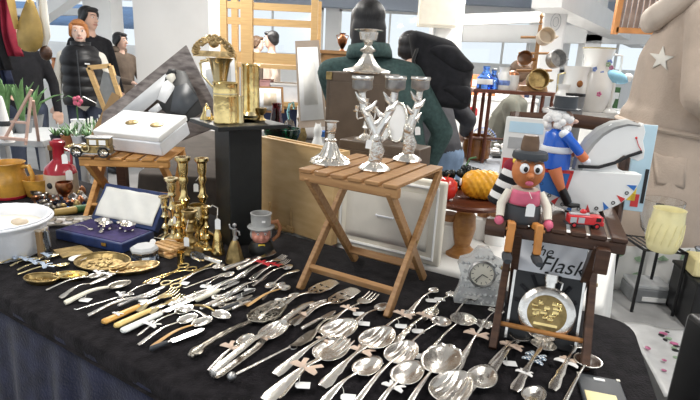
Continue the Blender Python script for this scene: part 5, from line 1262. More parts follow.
MB().tube([(r * .4, 0, h * .84), (r * .85, 0, h * .8), (r * .8, 0, h * .58)], .005, 8).build('handle', 'red_glaze', t); MB().ball((-r * .2, -r * .96, h * .24), (.012, .004, .012), 10).build('printed_mark', 'ink', t); price_tag(t, (r * .9, -r * .6, h * .42), rot=(PI / 2, 0, .5), size=(.022, .036))
t, r, h = turned('amber_dish', 'oval amber glass dish between the pitcher and the flagon', 'dish', 40, 196, 178, 14, [('body', 'amber_glaze', [(0, 0), (.7, 0), (.8, .1), (.95, .6), (1.05, 1), (.98, 1), (.85, .5), (.6, .15), (0, .12)])], T + .001)
turned('wooden_egg_cup', 'small copper brown goblet in front of the flagon', 'goblet', 66, 203, 182, 8, [('body', 'copper', [(0, 0), (.6, 0), (.5, .1), (.25, .3), (.8, .5), (1, .8), (.9, 1), (.8, 1), (.85, .8), (.6, .55), (0, .5)])], T + .001)
for i, (x, y, ang, rr, m, lb) in enumerate(((66, 212, .75, .013, 'tan_leather', 'tan leather roll lying in front of the flagon'), (84, 209, .7, .013, 'leaf_dark', 'dark green roll lying next to the tan leather roll'))):
    o = MB().lathe([(0, -.034), (rr * .7, -.034), (rr, -.03), (rr, .03), (rr * .7, .034), (0, .034)], 16, (0, 0, rr), (0, PI / 2, 0)).build('leather_roll', m); tag(o, lb, 'roll'); at(o, P(x, y + 3, T + .001), ang)
t = thing('silver_tray', 'dark silver tray of small change beside the white bucket', 'tray', P(66, 226, T + .001), .25); MB().box((0, .03, .003), (.15, .08, .006)).build('plate', 'pewter', t, bevel=.002); b = MB(); b.tube([(-.075, -.01, .007), (.075, -.01, .007), (.075, .07, .007), (-.075, .07, .007)], .004, 8, True); b.build('rim', 'silver_old', t)
tp = t.location.copy()
for k in range(5):
    o = MB().lathe([(0, 0), (.012, 0), (.013, .002), (.012, .004), (0, .004)], 16).build('silver_coin', 'silver_old'); tag(o, 'tarnished silver disc lying on the dark silver tray', 'coin', 'silver discs on the tray'); at(o, tp + Matrix.Rotation(.25, 3, 'Z') @ Vector((-.05 + .025 * k, .03 + .012 * (-1) ** k, .0065)))
KM = ('silver', 'pewter', 'silver_old', 'brass_old', 'glass_blue', 'copper')
for k in range(64):
    px, py = 34 + 52 * ((k * .755) % 1), 190 + 24 * ((k * .569 + .1) % 1)
    if py > 219 - .1 * px: py -= 12
    q = P(px, py, T + .001); s = R.uniform(.7, 1.25); kd = k % 4
    o = MB()
    if kd == 0: o.lathe([(0, 0), (.014 * s, 0), (.006 * s, .006), (.005 * s, .016 * s), (.012 * s, .022 * s), (.013 * s, .034 * s), (.011 * s, .034 * s), (0, .02 * s)], 14); nm, ct, lb = 'trinket_cup', 'cup', 'tiny metal cup in the trinket heap before the flagon'
    elif kd == 1: o.lathe([(0, 0), (.011 * s, 0), (.012 * s, .012), (.009 * s, .02 * s), (.004 * s, .026 * s), (0, .028 * s)], 14); nm, ct, lb = 'thimble', 'thimble', 'tiny metal thimble in the trinket heap before the flagon'
    elif kd == 2: o.ball((0, 0, .009 * s), (.014 * s, .009 * s, .009 * s), 12); nm, ct, lb = 'trinket_bead', 'bead', 'rounded metal bead in the trinket heap before the flagon'
    else: o.lathe([(0, 0), (.009 * s, 0), (.012 * s, .010), (.012 * s, .018), (.005 * s, .024), (.005 * s, .032 * s), (0, .034 * s)], 12); nm, ct, lb = 'trinket_pot', 'pot', 'tiny metal pot in the trinket heap before the flagon'
    o = o.build(nm, KM[(k * 5 + k // 6) % 6]); tag(o, lb, ct, 'trinkets before the flagon'); at(o, q, R.uniform(0, 3))
# magazines and white things under the left stool
for i, (dx, dy, m, lb) in enumerate(((.0, .02, 'book_white', 'white magazine lying under the left stool'), (.02, .03, 'red_print', 'red covered booklet on the white magazine under the left stool'))):
    t = thing('magazine', lb, 'magazine', ST + Vector((dx + .02, dy, .002 + .008 * i)), -.35); MB().box((0, 0, .0035), (.19 - .04 * i, .11 - .02 * i, .007)).build('pages', 'paper', t); MB().box((0, 0, .0072), (.19 - .04 * i, .11 - .02 * i, .0006)).build('cover', m, t)
# ---------------------------------------------------------------- people
def ell_hull(bm, cs):
    """closed convex solid around ellipsoids cs = [(centre, (rx, ry, rz)), ...]"""
    vs = []
    for c, r in cs:
        for i in range(9):
            f = PI * i / 8
            for j in range(12 if 0 < i < 8 else 1):
                t = 2 * PI * j / 12
                vs.append(bm.verts.new((c[0] + r[0] * math.sin(f) * math.cos(t), c[1] + r[1] * math.sin(f) * math.sin(t), c[2] + r[2] * math.cos(f))))
    bmesh.ops.convex_hull(bm, input=vs, use_existing_faces=False)
def blend_mesh(name, prims, mats, parent, vox=.009, smooth=4):
    """one continuous surface from overlapping solids; each face takes the material of the solid it lies on"""
    me = bpy.data.meshes.new(name); o = bpy.data.objects.new(name, me); COL.objects.link(o)
    bm = bmesh.new()
    for cs, mi in prims:
        b2 = bmesh.new(); ell_hull(b2, cs); tmp = bpy.data.meshes.new('tmp')
        loose = [v for v in b2.verts if not v.link_faces]; bmesh.ops.delete(b2, geom=loose, context='VERTS')
        bmesh.ops.recalc_face_normals(b2, faces=b2.faces); b2.to_mesh(tmp); b2.free(); bm.from_mesh(tmp); bpy.data.meshes.remove(tmp)
    bm.to_mesh(me); bm.free()
    md = o.modifiers.new('r', 'REMESH'); md.mode = 'VOXEL'; md.voxel_size = vox
    sm = o.modifiers.new('s', 'SMOOTH'); sm.iterations = smooth; sm.factor = .5
    dg = bpy.context.evaluated_depsgraph_get(); dg.update()
    m2 = bpy.data.meshes.new_from_object(o.evaluated_get(dg)); o.modifiers.clear(); o.data = m2; bpy.data.meshes.remove(me); m2.name = name
    m2.materials.clear()
    for q in mats: m2.materials.append(MATS[q])
    n = len(m2.polygons); cen = np.empty(n * 3); m2.polygons.foreach_get('center', cen); cen = cen.reshape(-1, 3)
    best = np.full(n, 1e9); idx = np.zeros(n, int)
    for cs, mi in prims:
        pairs = list(zip(cs, cs[1:])) or [(cs[0], cs[0])]
        for (c0, r0), (c1, r1) in pairs:
            c0, c1, r0, r1 = map(np.array, (c0, c1, r0, r1)); d = c1 - c0; L = d @ d
            t = np.clip((cen - c0) @ d / L, 0, 1) if L > 1e-9 else np.zeros(n)
            q = (cen - (c0 + np.outer(t, d))) / (r0 + np.outer(t, r1 - r0))
            e = (np.sqrt((q * q).sum(1)) - 1) * min(r0.min(), r1.min())
            k = e < best; best[k] = e[k]; idx[k] = mi
    m2.polygons.foreach_set('material_index', idx.astype(np.int32)); m2.shade_smooth()
    if parent: o.parent = parent
    return o
def s3(r): return r if isinstance(r, tuple) else (r, r, r)
def person(label, x, y, rz, H, top, bottom, skin='skin', hair='hair_black', lean=(0, 0), arms=None, shoes='black_plastic', bulk=1.0, hairlong=0, sit=None, headturn=0, group=None, vox=.010, skirt=None, bend=0, hoodm=None):
    """figure facing its own -Y; lean moves the shoulders; arms = [(elbow, wrist), (elbow, wrist)] left (-x) and right (+x)"""
    k = H / 1.65; t = thing('person', label, 'person', (x, y, 0), rz, group)
    V = lambda a, b, c: (a * k, b * k, c * k)
    lx, ly = lean; B = bulk
    dz = (sit or 0)
    pel = (0, 0, .90 - dz); ch = (lx * .6, ly * .6, 1.20 - dz - bend * .3); sh = (lx, ly, 1.36 - dz - bend); nk = (lx * 1.1, ly * 1.1 - .005, 1.43 - dz - bend); hd = (lx * 1.2, ly * 1.2 - .02, 1.545 - dz - bend)
    M_ = [top, bottom, skin, shoes]
    pr = []
    E_ = lambda c, r: (V(*c), tuple(q * k for q in s3(r)))
    pr.append(([E_(pel, (.155 * B, .115 * B, .10)), E_((lx * .3, ly * .3, 1.03 - dz - bend * .12), (.14 * B, .10 * B, .08)), E_(ch, (.165 * B, .115 * B, .10))], 0))
    pr.append(([E_(ch, (.165 * B, .115 * B, .10)), E_((sh[0], sh[1], sh[2] - .03), (.15 * B, .085 * B, .06))], 0))
    pr.append(([E_((sh[0] - .145 * B, sh[1], sh[2] - .035), .055 * B), E_((sh[0], sh[1], sh[2]), (.06, .06, .06)), E_((sh[0] + .145 * B, sh[1], sh[2] - .035), .055 * B)], 0))
    pr.append(([E_((nk[0], nk[1], nk[2] - .05), (.052, .052, .03)), E_((nk[0], nk[1], nk[2] + .04), (.046, .048, .03))], 2))
    # head with jaw, nose and ears
    ca, sa = math.cos(headturn), math.sin(headturn)
    hv = lambda a, b, c: (hd[0] + a * ca - b * sa, hd[1] + a * sa + b * ca, hd[2] + c)
    pr.append(([E_(hv(0, .012, .03), (.074, .085, .078)), E_(hv(0, -.008, -.02), (.064, .070, .060))], 2))
    pr.append(([E_(hv(0, -.02, -.05), (.052, .052, .048)), E_(hv(0, -.042, -.078), (.026, .024, .022))], 2))
    pr.append(([E_(hv(0, -.082, .012), (.008, .010, .008)), E_(hv(0, -.096, -.022), (.014, .014, .012))], 2))
    for s in (-1, 1): pr.append(([E_(hv(s * .074, .012, .0), (.010, .018, .028))], 2))
    arms = arms or [((-.24, .02, 1.10 - dz), (-.25, -.05, .86 - dz)), ((.24, .02, 1.10 - dz), (.25, -.05, .86 - dz))]
    for s, (el, wr) in zip((-1, 1), arms):
        S_ = (sh[0] + s * .165 * B, sh[1], sh[2] - .045)
        pr.append(([E_(S_, .058 * B), E_(el, .046 * B)], 0)); pr.append(([E_(el, .046 * B), E_(wr, .036 * B)], 0))
        e, w = Vector(el), Vector(wr); d = (w - e).normalized(); side = d.cross(Vector((0, 0, 1)))
        if side.length < .2: side = Vector((0, -1, 0))
        side.normalize(); nrm = d.cross(side).normalized()
        pc = w + d * .05
        pr.append(([E_(tuple(w + d * .01), .027), E_(tuple(pc + side * .018), (.022, .022, .022)), E_(tuple(pc - side * .018), (.022, .022, .022))], 2))
        for f, L in zip((-1.5, -.5, .5, 1.5), (.066, .078, .082, .07)):
            a = pc + side * (.019 * f) + d * .012; m1 = a + d * L * .5 + nrm * .006; m2_ = m1 + (d * .75 + nrm * .6).normalized() * L * .5
            pr.append(([E_(tuple(a), .0105), E_(tuple(m1), .0095)], 2)); pr.append(([E_(tuple(m1), .0095), E_(tuple(m2_), .008)], 2))
        a = w + d * .025 + side * .028; pr.append(([E_(tuple(a), .012), E_(tuple(a + side * .022 + d * .03), .0105)], 2)); pr.append(([E_(tuple(a + side * .022 + d * .03), .0105), E_(tuple(a + side * .026 + d * .06), .009)], 2))
    for s in (-1, 1):
        hip = (s * .085, 0, .86 - dz)
        if sit: kn, an = (s * .10, -.40, .86 - dz + .02), (s * .10, -.40, .09)
        else: kn, an = (s * .095, -.01, .48), (s * .10, .02, .09)
        pr.append(([E_(hip, (.092 * B, .098 * B, .09)), E_(kn, .062)], 1)); pr.append(([E_(kn, .062), E_(an, .046)], 1))
        pr.append(([E_((an[0], an[1] + .02, .045), (.042, .045, .044)), E_((an[0], an[1] - .15, .03), (.042, .05, .029))], 3))
    if skirt: pr.append(([E_((0, 0, 1.0), (.16 * B, .125 * B, .06)), E_((0, 0, skirt), (.19 * B, .165 * B, .05))], 0))
    body = blend_mesh('body', pr, M_, t, vox * k)
    T_ = lambda a, b, c: V(*hv(a, b, c))
    for s in (-1, 1):
        e = MB().ball(T_(s * .030, -.073, .014), (.012 * k, .008 * k, .0055 * k), 10).build('eye', 'eye_white', t)
        MB().ball(T_(s * .030, -.0795, .014), (.0055 * k, .003 * k, .005 * k), 8).build('iris', 'eye_dark', e)
        MB().loft([T_(s * .014, -.083, .034), T_(s * .032, -.081, .040), T_(s * .050, -.068, .033)], [.007 * k] * 3, [.006 * k] * 3, 6).build('eyebrow', hair, t)
    MB().loft([T_(-.024, -.070, -.052), T_(0, -.082, -.054), T_(.024, -.070, -.052)], [.010 * k] * 3, [.009 * k] * 3, 8).build('mouth', 'lip', t)
    hp = [([E_(hv(0, .028, .048), (.083, .088, .078))], 0), ([E_(hv(0, .045, .0), (.080, .068, .07))], 0), ([E_(hv(0, -.045, .085), (.060, .040, .026))], 0)]
    for s in (-1, 1): hp.append(([E_(hv(s * .066, -.018, .045), (.018, .040, .04)), E_(hv(s * .072, .02, -.02 - hairlong * .5), (.018, .03, .03))], 0))
    if hairlong: hp.append(([E_(hv(0, .05, .0), (.085, .06, .06)), E_(hv(0, .06, -.06 - hairlong), (.088, .05, .05))], 0))
    blend_mesh('hair', hp, [hair], t, .010 * k, 3)
    if hoodm: blend_mesh('hood', [([E_((nk[0] - .07, nk[1] + .03, nk[2]), (.06, .06, .05)), E_((nk[0], nk[1] + .09, nk[2] + .0), (.07, .05, .06)), E_((nk[0] + .07, nk[1] + .03, nk[2]), (.06, .06, .05))], 0)], [hoodm], t, .012, 4)
    return t, k, hv
def at_px(px, d): q = Q(px, 60, d); return q.x, q.y

# girl in the padded vest
x, y = at_px(82, 4.8)
t, k, hv = person('girl with ginger hair in black padded vest and cream sleeves, facing the stalls', x, y, .25, 1.56, 'cream_sleeve', 'jeans_dark', 'skin_pale', 'hair_ginger', hairlong=.0, headturn=.25)
b = MB(); rows = []
for i in range(46):
    z = (.86 + .56 * i / 45) * k; s_ = i / 45
    puff = .012 * abs(math.sin(i / 45 * PI * 6)) ; rx = (.185 - .01 * math.sin(s_ * PI) - (.075 * max(0, s_ - .82) / .18)) * k + puff; ry = (.145 - (.05 * max(0, s_ - .82) / .18)) * k + puff
    rows.append([(rx * math.cos(a), ry * math.sin(a), z) for a in [2 * PI * j / 36 for j in range(36)]])
b.rings(rows, False); b.build('padded_vest', 'vest_black', t, ang=1.3, solid=.012)
b = MB(); b.lathe([(.085 * k, 1.37 * k), (.082 * k, 1.41 * k), (.078 * k, 1.46 * k)], 24, cap=False); b.build('collar', 'vest_black', t, solid=.02)
MB().box((.08, -.165, 1.26 * k), (.04, .004, .012)).build('chest_logo', 'paper', t); MB().cyl((0, -.160, .9 * k), (0, -.150, 1.38 * k), .005, n=8).build('zip', 'dark_grey', t)
# man behind the girl
x, y = at_px(92, 5.4); person('dark haired man in black jacket standing behind the girl with the ginger hair', x, y, 1.0, 1.72, 'black_knit', 'jeans_dark', headturn=.2)
# woman beside the white pillar
x, y = at_px(121, 6.6); t, k, hv = person('person with short black hair in brown hooded jacket beside the white pillar', x, y, 1.2, 1.52, 'brown_jacket', 'brown_jacket', headturn=.2, bulk=1.15, hoodm='brown_jacket', arms=[((-.25, -.08, 1.06), (-.14, -.28, 1.02)), ((.25, -.08, 1.06), (.14, -.28, 1.02))])
# visitors seen through the shelf
x, y = at_px(257, 7.8); person('brown haired visitor seen through the pine shelf, facing right', x, y, 1.5, 1.60, 'brown_jacket', 'jeans_dark', 'skin_pale', 'hair_brown')
x, y = at_px(272, 6.9); person('black haired visitor seen through the pine shelf, facing left', x, y, -1.3, 1.64, 'beige_wool', 'jeans_dark', 'skin', 'hair_black')
# dark figure behind the hanging bags
x, y = at_px(20, 4.3); person('person in black clothes partly hidden behind the tan leather bag', x, y, .6, 1.54, 'black_knit', 'jeans_dark', arms=[((-.24, -.05, 1.08), (-.1, -.22, 1.0)), ((.24, .02, 1.10), (.25, -.05, .86))])
# back view: green fleece
x, y = at_px(400, 2.42)
t, k, hv = person('person with black hair in dark green fleece jacket seen from behind', x, y, PI + .12, 1.60, 'green_fleece', 'jeans_dark', lean=(.12, -.10), bulk=1.2, hairlong=.05, vox=.011, arms=[((-.26, -.06, 1.05), (-.21, -.14, .82)), ((.24, -.14, 1.06), (.12, -.28, .94))])
b = MB(); c = Vector((.135, -.10, 1.405)) * k
b.lathe([(.10, -.015), (.098, .015), (.088, .045)], 28, c, (.12, .06, 0), cap=False); b.build('collar', 'green_fleece', t, solid=.022)
# jeans person bending, with the backpack on the back
x, y = at_px(441, 2.88)
person('person in grey jacket and blue jeans bending forward behind the green fleece', x, y, PI - .5, 1.62, 'jacket_grey', 'jeans', lean=(.30, -.34), bend=.10, bulk=1.15, vox=.011, arms=[((-.10, -.32, 1.04), (-.04, -.48, .95)), ((.30, -.30, 1.02), (.2, -.46, .92))])
c = Q(443, 72, 2.60)
t = thing('backpack', 'large black backpack worn by the person in blue jeans', 'backpack', c)
bp = [([((-.15, 0, .16), (.035, .07, .03)), ((-.02, .0, .11), (.08, .08, .05)), ((.09, .0, .0), (.06, .09, .07)), ((-.05, 0, -.06), (.08, .09, .06))], 0),
      ([((.05, -.02, -.02), (.08, .09, .06)), ((.10, -.02, -.12), (.05, .085, .06)), ((.0, -.02, -.13), (.08, .08, .04))], 0)]
blend_mesh('sack', bp, ['black_knit'], t, .010, 6)
blend_mesh('flap', [([((-.02, -.06, .10), (.08, .04, .03)), ((.08, -.07, .03), (.06, .04, .03))], 0)], ['black_knit'], t, .009, 4)
blend_mesh('front_pocket', [([((.03, -.09, -.07), (.045, .03, .025)), ((.10, -.09, -.10), (.035, .03, .045))], 0)], ['black_knit'], t, .009, 4)
MB().tube([(-.13, -.05, .15), (-.16, -.07, .05), (-.13, -.08, -.08)], .012, 8, flat=.5).build('strap', 'black_plastic', t)
# seated person with the phone
x, y = at_px(507, 3.95)
t, k, hv = person('seated person in olive jacket looking down at a phone behind the red wooden rail', x, y, 1.15, 1.58, 'olive_coat', 'olive_coat', 'skin', 'hair_brown', sit=.20, lean=(0, -.10), headturn=.2, bulk=1.2, arms=[((-.26, -.18, .88), (-.06, -.40, .98)), ((.26, -.16, .88), (.06, -.40, .98))])
o = tag(MB().box((0, 0, 0), (.07, .012, .14)).build('mobile_phone', 'black_plastic', bevel=.004), 'black mobile phone in the hands of the seated person', 'phone')
at(o, Matrix.Translation((x, y, 0)) @ Matrix.Rotation(1.15, 4, 'Z') @ Vector((0, -.45, .97)), rot=(-.5, 0, 1.15))
t2 = thing('seat', 'plain dark stool under the seated person in the olive jacket', 'stool', (x, y, 0)); 
MB().lathe([(0, .56), (.17, .56), (.18, .58), (.17, .60), (0, .60)], 24).build('seat_pad', 'dark_grey', t2)
for q in range(4): MB().cyl((.15 * math.cos(q * PI / 2), .15 * math.sin(q * PI / 2), 0), (.11 * math.cos(q * PI / 2), .11 * math.sin(q * PI / 2), .57), .014, n=8).build('leg', 'black_metal', t2)
# beige coat
x, y = at_px(683, 2.36)
t, k, hv = person('person in long beige wool coat with a pale star on the sleeve, right edge', x, y, 1.2, 1.95, 'beige_wool', 'beige_wool', 'skin_pale', 'hair_brown', bulk=1.42, skirt=.45, vox=.011, lean=(0, -.02), arms=[((-.30, -.02, 1.08), (-.16, -.24, .94)), ((.36, .02, 1.07), (.24, -.26, .96))])
from mathutils.bvhtree import BVHTree
body = [o for o in t.children if o.name.startswith('body')][0]
MW = Matrix.Translation(t.location) @ Matrix.Rotation(t.rotation_euler.z, 4, 'Z')
bv = BVHTree.FromPolygons([MW @ v.co for v in body.data.vertices], [tuple(p.vertices) for p in body.data.polygons])
MI = MW.inverted()
def on_body(px, py, off=.003):
    v = ray(px, py).normalized(); h = bv.ray_cast(EYE, v)
    return None if h[0] is None else MI @ (h[0] + h[1] * off)
def patch(name, outline, centre, m, th=.004, n=4):
    b = MB(); c = on_body(*centre); ring = []
    pts = [on_body(*q) for q in outline]
    if c is None or any(p is None for p in pts): return
    cv = b.v(c); rows = [[b.v(on_body(centre[0] + (q[0] - centre[0]) * i / n, centre[1] + (q[1] - centre[1]) * i / n) or p) for q, p in zip(outline, pts)] for i in range(1, n + 1)]
    N = len(outline)
    for j in range(N): b.face((cv, rows[0][j], rows[0][(j + 1) % N]))
    for r0, r1 in zip(rows, rows[1:]):
        for j in range(N): b.face((r0[j], r0[(j + 1) % N], r1[(j + 1) % N], r1[j]))
    return b.build(name, m, t, ang=1.4, solid=th)
st = [(662 + (13 if i % 2 == 0 else 5) * math.sin(i * PI / 5 + .15), 59 - (13 if i % 2 == 0 else 5) * math.cos(i * PI / 5 + .15)) for i in range(10)]
patch('star_patch', st, (662, 59), 'star_white')
patch('pocket', [(654, 152), (664, 156), (686, 158), (684, 188), (656, 184)], (669, 170), 'beige_wool', .012)
# shawl collar folded over the shoulders and down the front opening
cl = [([((0, .09 * k, 1.455 * k), (.09, .05, .05)), ((.12 * k, .02, 1.43 * k), (.07, .08, .045))], 0), ([((-.12 * k, .02, 1.43 * k), (.07, .08, .045)), ((0, .09 * k, 1.455 * k), (.09, .05, .05))], 0),
      ([((-.14 * k, .05 * k, 1.405 * k), (.06, .06, .04)), ((-.07 * k, .125 * k, 1.34 * k), (.08, .045, .06)), ((.07 * k, .125 * k, 1.34 * k), (.08, .045, .06)), ((.12 * k, .05 * k, 1.405 * k), (.05, .06, .04))], 0)]
for s_ in (-1, 1): cl += [([((s_ * .12 * k, .02, 1.43 * k), (.07, .08, .045)), ((s_ * .13 * k, -.13 * k, 1.33 * k), (.07, .045, .06))], 0), ([((s_ * .13 * k, -.13 * k, 1.33 * k), (.07, .045, .06)), ((s_ * .05 * k, -.20 * k, 1.10 * k), (.06, .03, .05))], 0)]
blend_mesh('shawl_collar', cl, ['beige_pale'], t, .011, 5)
b = MB(); b.tube([((.228 * math.cos(a)) * k, (.176 * math.sin(a)) * k, (.94 + .02 * math.sin(a)) * k) for a in [2 * PI * i / 32 for i in range(32)]], .022, 8, True, flat=.55); b.build('belt', 'beige_wool', t)
# ---------------------------------------------------------------- bench of plants at the back left
BZ = .80
q = P(43, 141, BZ)
t = thing('plant_bench', 'white trestle bench of cactus and aloe pots at the back left', 'bench', (q.x, q.y, 0), .02)
MB().box((-.75, .26, BZ - .02), (1.5, .52, .04)).build('top_board', 'light_grey', t, bevel=.004)
for x in (-.02, -.55, -1.4):
    for y in (.03, .48): MB().box((x, y, (BZ - .04) / 2), (.04, .04, BZ - .04)).build('leg', 'light_grey', t)
MB().box((-.75, .03, .35), (1.4, .03, .05)).build('brace', 'light_grey', t)
bq = q.copy()
q2 = P(82, 149, BZ); q3 = P(46, 146, BZ)
t = thing('plant_table', 'low brown wooden table of small succulents behind the stoneware flagon', 'table', (q.x + .05, q.y - .05, 0), .0)
MB().box((.22, .28, BZ - .03), (.44, .56, .03)).build('top_board', 'cardboard', t, bevel=.003)
for x in (.03, .41):
    for y in (.03, .53): MB().box((x, y, (BZ - .045) / 2), (.05, .05, BZ - .045)).build('leg', 'walnut', t)
MB().box((.22, .30, .4), (.38, .46, .03)).build('lower_shelf', 'cardboard', t)
q3 = Vector((q.x + .05, q.y - .05, 0))
for k in range(36):
    i, j = k % 6, k // 6
    x, y = q3.x + .035 + .37 * (i + .4 * (j % 2)) / 6, q3.y + .045 + .09 * j
    s = R.uniform(.85, 1.2)
    t = thing('succulent_pot', 'small succulent in a pot with white label stick on the brown wooden table', 'plant', (x, y, BZ - .014), R.uniform(0, 3), 'potted succulents')
    MB().lathe([(0, 0), (.026, 0), (.034, .05), (.036, .055), (.03, .055), (.028, .045), (0, .045)], 12).build('pot', ('dark_grey', 'terracotta', 'white_plastic')[k % 3], t)
    b = MB()
    for m_ in range(11):
        a = m_ * 2.4; ln = .02 + .004 * m_ * s; b.loft([(0, 0, .045), (ln * .6 * math.cos(a), ln * .6 * math.sin(a), .06 + .002 * m_), (ln * math.cos(a), ln * math.sin(a), .07 + .004 * m_ * s)], [.006, .013, .002], [.006, .008, .002], 6)
    b.build('foliage', ('leaf_green', 'leaf_dark', 'floral_green')[k % 3], t)
    MB().box((.012, -.018, .085), (.016, .002, .075), (0, .15, 0)).build('label_stick', 'paper', t)
def aloe(px, yb, yt, label, n=9, sp=.5):
    p = P(px, yb, BZ); h = HT(px, yb, yt, BZ); t = thing('potted_aloe', label, 'plant', p + Vector((0, .06, .001)), R.uniform(0, 1), 'potted aloes')
    MB().lathe([(0, 0), (.04, 0), (.055, .07), (.058, .08), (.05, .08), (.046, .066), (0, .066)], 18).build('pot', 'mid_grey', t)
    for k in range(n):
        a = k * 2.4; l = sp * (.25 + .75 * k / n); H_ = h - .07
        MB().loft([(0, 0, .06), (l * .3 * H_ * math.cos(a), l * .3 * H_ * math.sin(a), .07 + H_ * .4), (l * .8 * H_ * math.cos(a), l * .8 * H_ * math.sin(a), .07 + H_ * (.8 - .3 * l)), (l * 1.2 * H_ * math.cos(a), l * 1.2 * H_ * math.sin(a), .07 + H_ * (1 - .5 * l))], [.026, .036, .022, .003], [.018, .016, .01, .003], 8).build('leaf', 'leaf_green', t)
    return t
aloe(30, 128, 82, 'spreading aloe in grey pot at the right end of the plant bench', 9, .75)
aloe(18, 134, 76, 'upright aloe in grey pot at the middle of the plant bench', 8, .35)
aloe(2, 134, 74, 'upright aloe in grey pot at the left edge of the plant bench', 8, .35)
p = P(52, 146, BZ)
p = P(14, 144, BZ)
t = thing('easel', 'small pink wooden display easel at the front of the plant bench', 'easel', p, -.2)
for (a, c) in (((-.075, 0, 0), (.11, .05, .30)), ((.075, 0, 0), (.10, .05, .26)), ((.03, .14, 0), (.10, .06, .24))): MB().bar(a, c, .016, .012).build('leg', 'pink_wood', t, bevel=.001)
MB().bar((-.09, -.005, .03), (.09, -.005, .03), .016, .016).build('ledge', 'pink_wood', t, bevel=.001)
MB().bar((-.02, .02, .12), (.08, .02, .12), .014, .012).build('cross_bar', 'pink_wood', t, bevel=.001)
for i, (px, yb, yt) in enumerate(((6, 142, 96), (-6, 140, 100))):
    turned('sign_card', 'white conical price sign at the left end of the plant bench', 'sign', px, yb, yt, 8, [('cone', 'paper', [(0, 0), (1, 0), (.35, .9), (.2, 1), (0, 1)]), ('printed_band', 'dark_grey', [(.76, .36), (.78, .37), (.72, .47), (.70, .46)])], BZ, 'white conical signs', n=16)
p = P(62, 121, BZ)
t = thing('orchid', 'pot with pink flower and arching white petals behind the succulents', 'plant', P(62, 136, BZ) + Vector((0, .2, 0)))
MB().lathe([(0, 0), (.035, 0), (.045, .08), (.04, .08), (0, .07)], 14).build('pot', 'white_plastic', t)
MB().tube([(0, 0, .07), (.0, 0, .15), (.02, -.02, .2)], .005, 6).build('stem', 'leaf_dark', t)
for k in range(5): MB().ball((.02 + .02 * math.cos(k * 1.25), -.02, .2 + .02 * math.sin(k * 1.25)), (.016, .008, .016), 8).build('petal', 'pink_paint', t)
for s in (-1, 1): MB().loft([(.02, 0, .2), (s * .05, 0, .23), (s * .13, 0, .19)], [.006, .02, .003], [.003] * 3, 6).build('long_leaf', 'leaf_dark' if s < 0 else 'ribbon_white', t)
# dark boxes under the bench
for i, (x, y, lb) in enumerate(((-2.2, 2.95, 'brown cardboard box on the floor under the plant bench'), (-1.74, 3.0, 'brown cardboard box on the floor nearest the succulent table'))):
    t = thing('cardboard_box', lb, 'box', (x, y, .0), .1); MB().box((0, .12, .14), (.42, .3, .28)).build('body', 'cardboard', t, bevel=.003); MB().box((0, .12, .284), (.42, .04, .004)).build('tape', 'tan_wood', t)
# open picture frame standing behind the medal box
t, A2, n2 = lean_board('leaning_picture', 'brown wooden frame leaning behind the toy car and succulents', 'frame', [(88, 140, .0), (112, 92, .12), (120, 96, .12), (98, 146, .0)], 2.35, 'cardboard', .012)
p = Q(105, 108, 3.6)
t = thing('frame_stack', 'pale wooden frame held in front of the girl at her right side', 'frame', (p.x, p.y, 0))
b = MB(); 
for (x0, z0, x1, z1) in ((-.09, 1.2, .02, .86), (.06, 1.22, .14, .9), (-.09, 1.2, .06, 1.22), (.02, .86, .14, .9)): b.bar((x0, 0, z0), (x1, 0, z1), .03, .03)
b.build('frame', 'pine', t); MB().box((.03, .0, 1.04), (.12, .006, .26), (0, .3, 0)).build('backing', 'mid_grey', t); MB().box((.08, .02, .43), (.05, .04, .86)).build('post', 'pine', t)

# ---------------------------------------------------------------- hanging bags at the upper left
ry = 2.75; z_r = Q(20, -12, ry).z
x0, x1 = Q(-40, 0, ry).x, Q(52, 0, ry).x
t = thing('hanging_rail', 'black rail at the upper left carrying scarves and bags', 'rail', (x0, ry, z_r)); MB().cyl((-.3, 0, 0), (x1 - x0, 0, 0), .012, n=10).build('bar', 'black_metal', t)
MB().cyl((x1 - x0, 0, 0), (x1 - x0, 0, 2.79 - z_r), .008, n=8).build('hanger', 'black_metal', t)
c = Q(30, 30, ry - .05)
t = thing('leather_bag', 'tan leather sling bag hanging at the upper left', 'bag', c)
b = MB(); b.lathe([(0, -.11), (.03, -.105), (.058, -.08), (.066, -.03), (.058, .03), (.038, .09), (.018, .14), (.0, .15)], 24, fl=lambda a: 1 + .04 * math.cos(5 * a))
for v in b.bm.verts: v.co.y *= .5; v.co.x += .12 * v.co.z
b.build('body', 'tan_leather', t); MB().loft([(.015, 0, .13), (-.02, 0, .2), (-.03, 0, z_r - c.z)], [.03, .03, .03], [.006] * 3, 6).build('strap', 'tan_leather', t)
MB().loft([(-.055, -.02, .0), (-.065, -.02, .12), (-.09, 0, z_r - c.z)], [.04, .04, .04], [.006] * 3, 6).build('side_strap', 'tan_leather', t)
def hang(name, label, cat, px, y0, y1, wpx, m, d, sway=.02):
    a, c = Q(px, y0, d), Q(px, y1, d); a.z = z_r + .01; w = wpx * d / F
    b = MB(); b.grid(lambda u, v: ((u - .5) * w * (1 - .25 * math.sin(v * 3)) + sway * v, .02 * math.sin(u * 14) + .012 * math.sin(v * 7), a.z - c.z - (a.z - c.z) * v), 16, 14)
    o = b.build(name, m, solid=.006); at(o, c); tag(o, label, cat); return o
hang('red_scarf', 'dark red scarf hanging behind the tan leather bag', 'scarf', 9, -11, 56, 16, 'red_cloth', 2.76)
hang('black_scarf', 'black scarf hanging at the far upper left edge', 'scarf', 0, -11, 70, 12, 'black_knit', 2.74)
hang('navy_scarf', 'dark navy scarf hanging left of the red one', 'scarf', 3, -11, 84, 9, 'navy_cloth', 2.78)
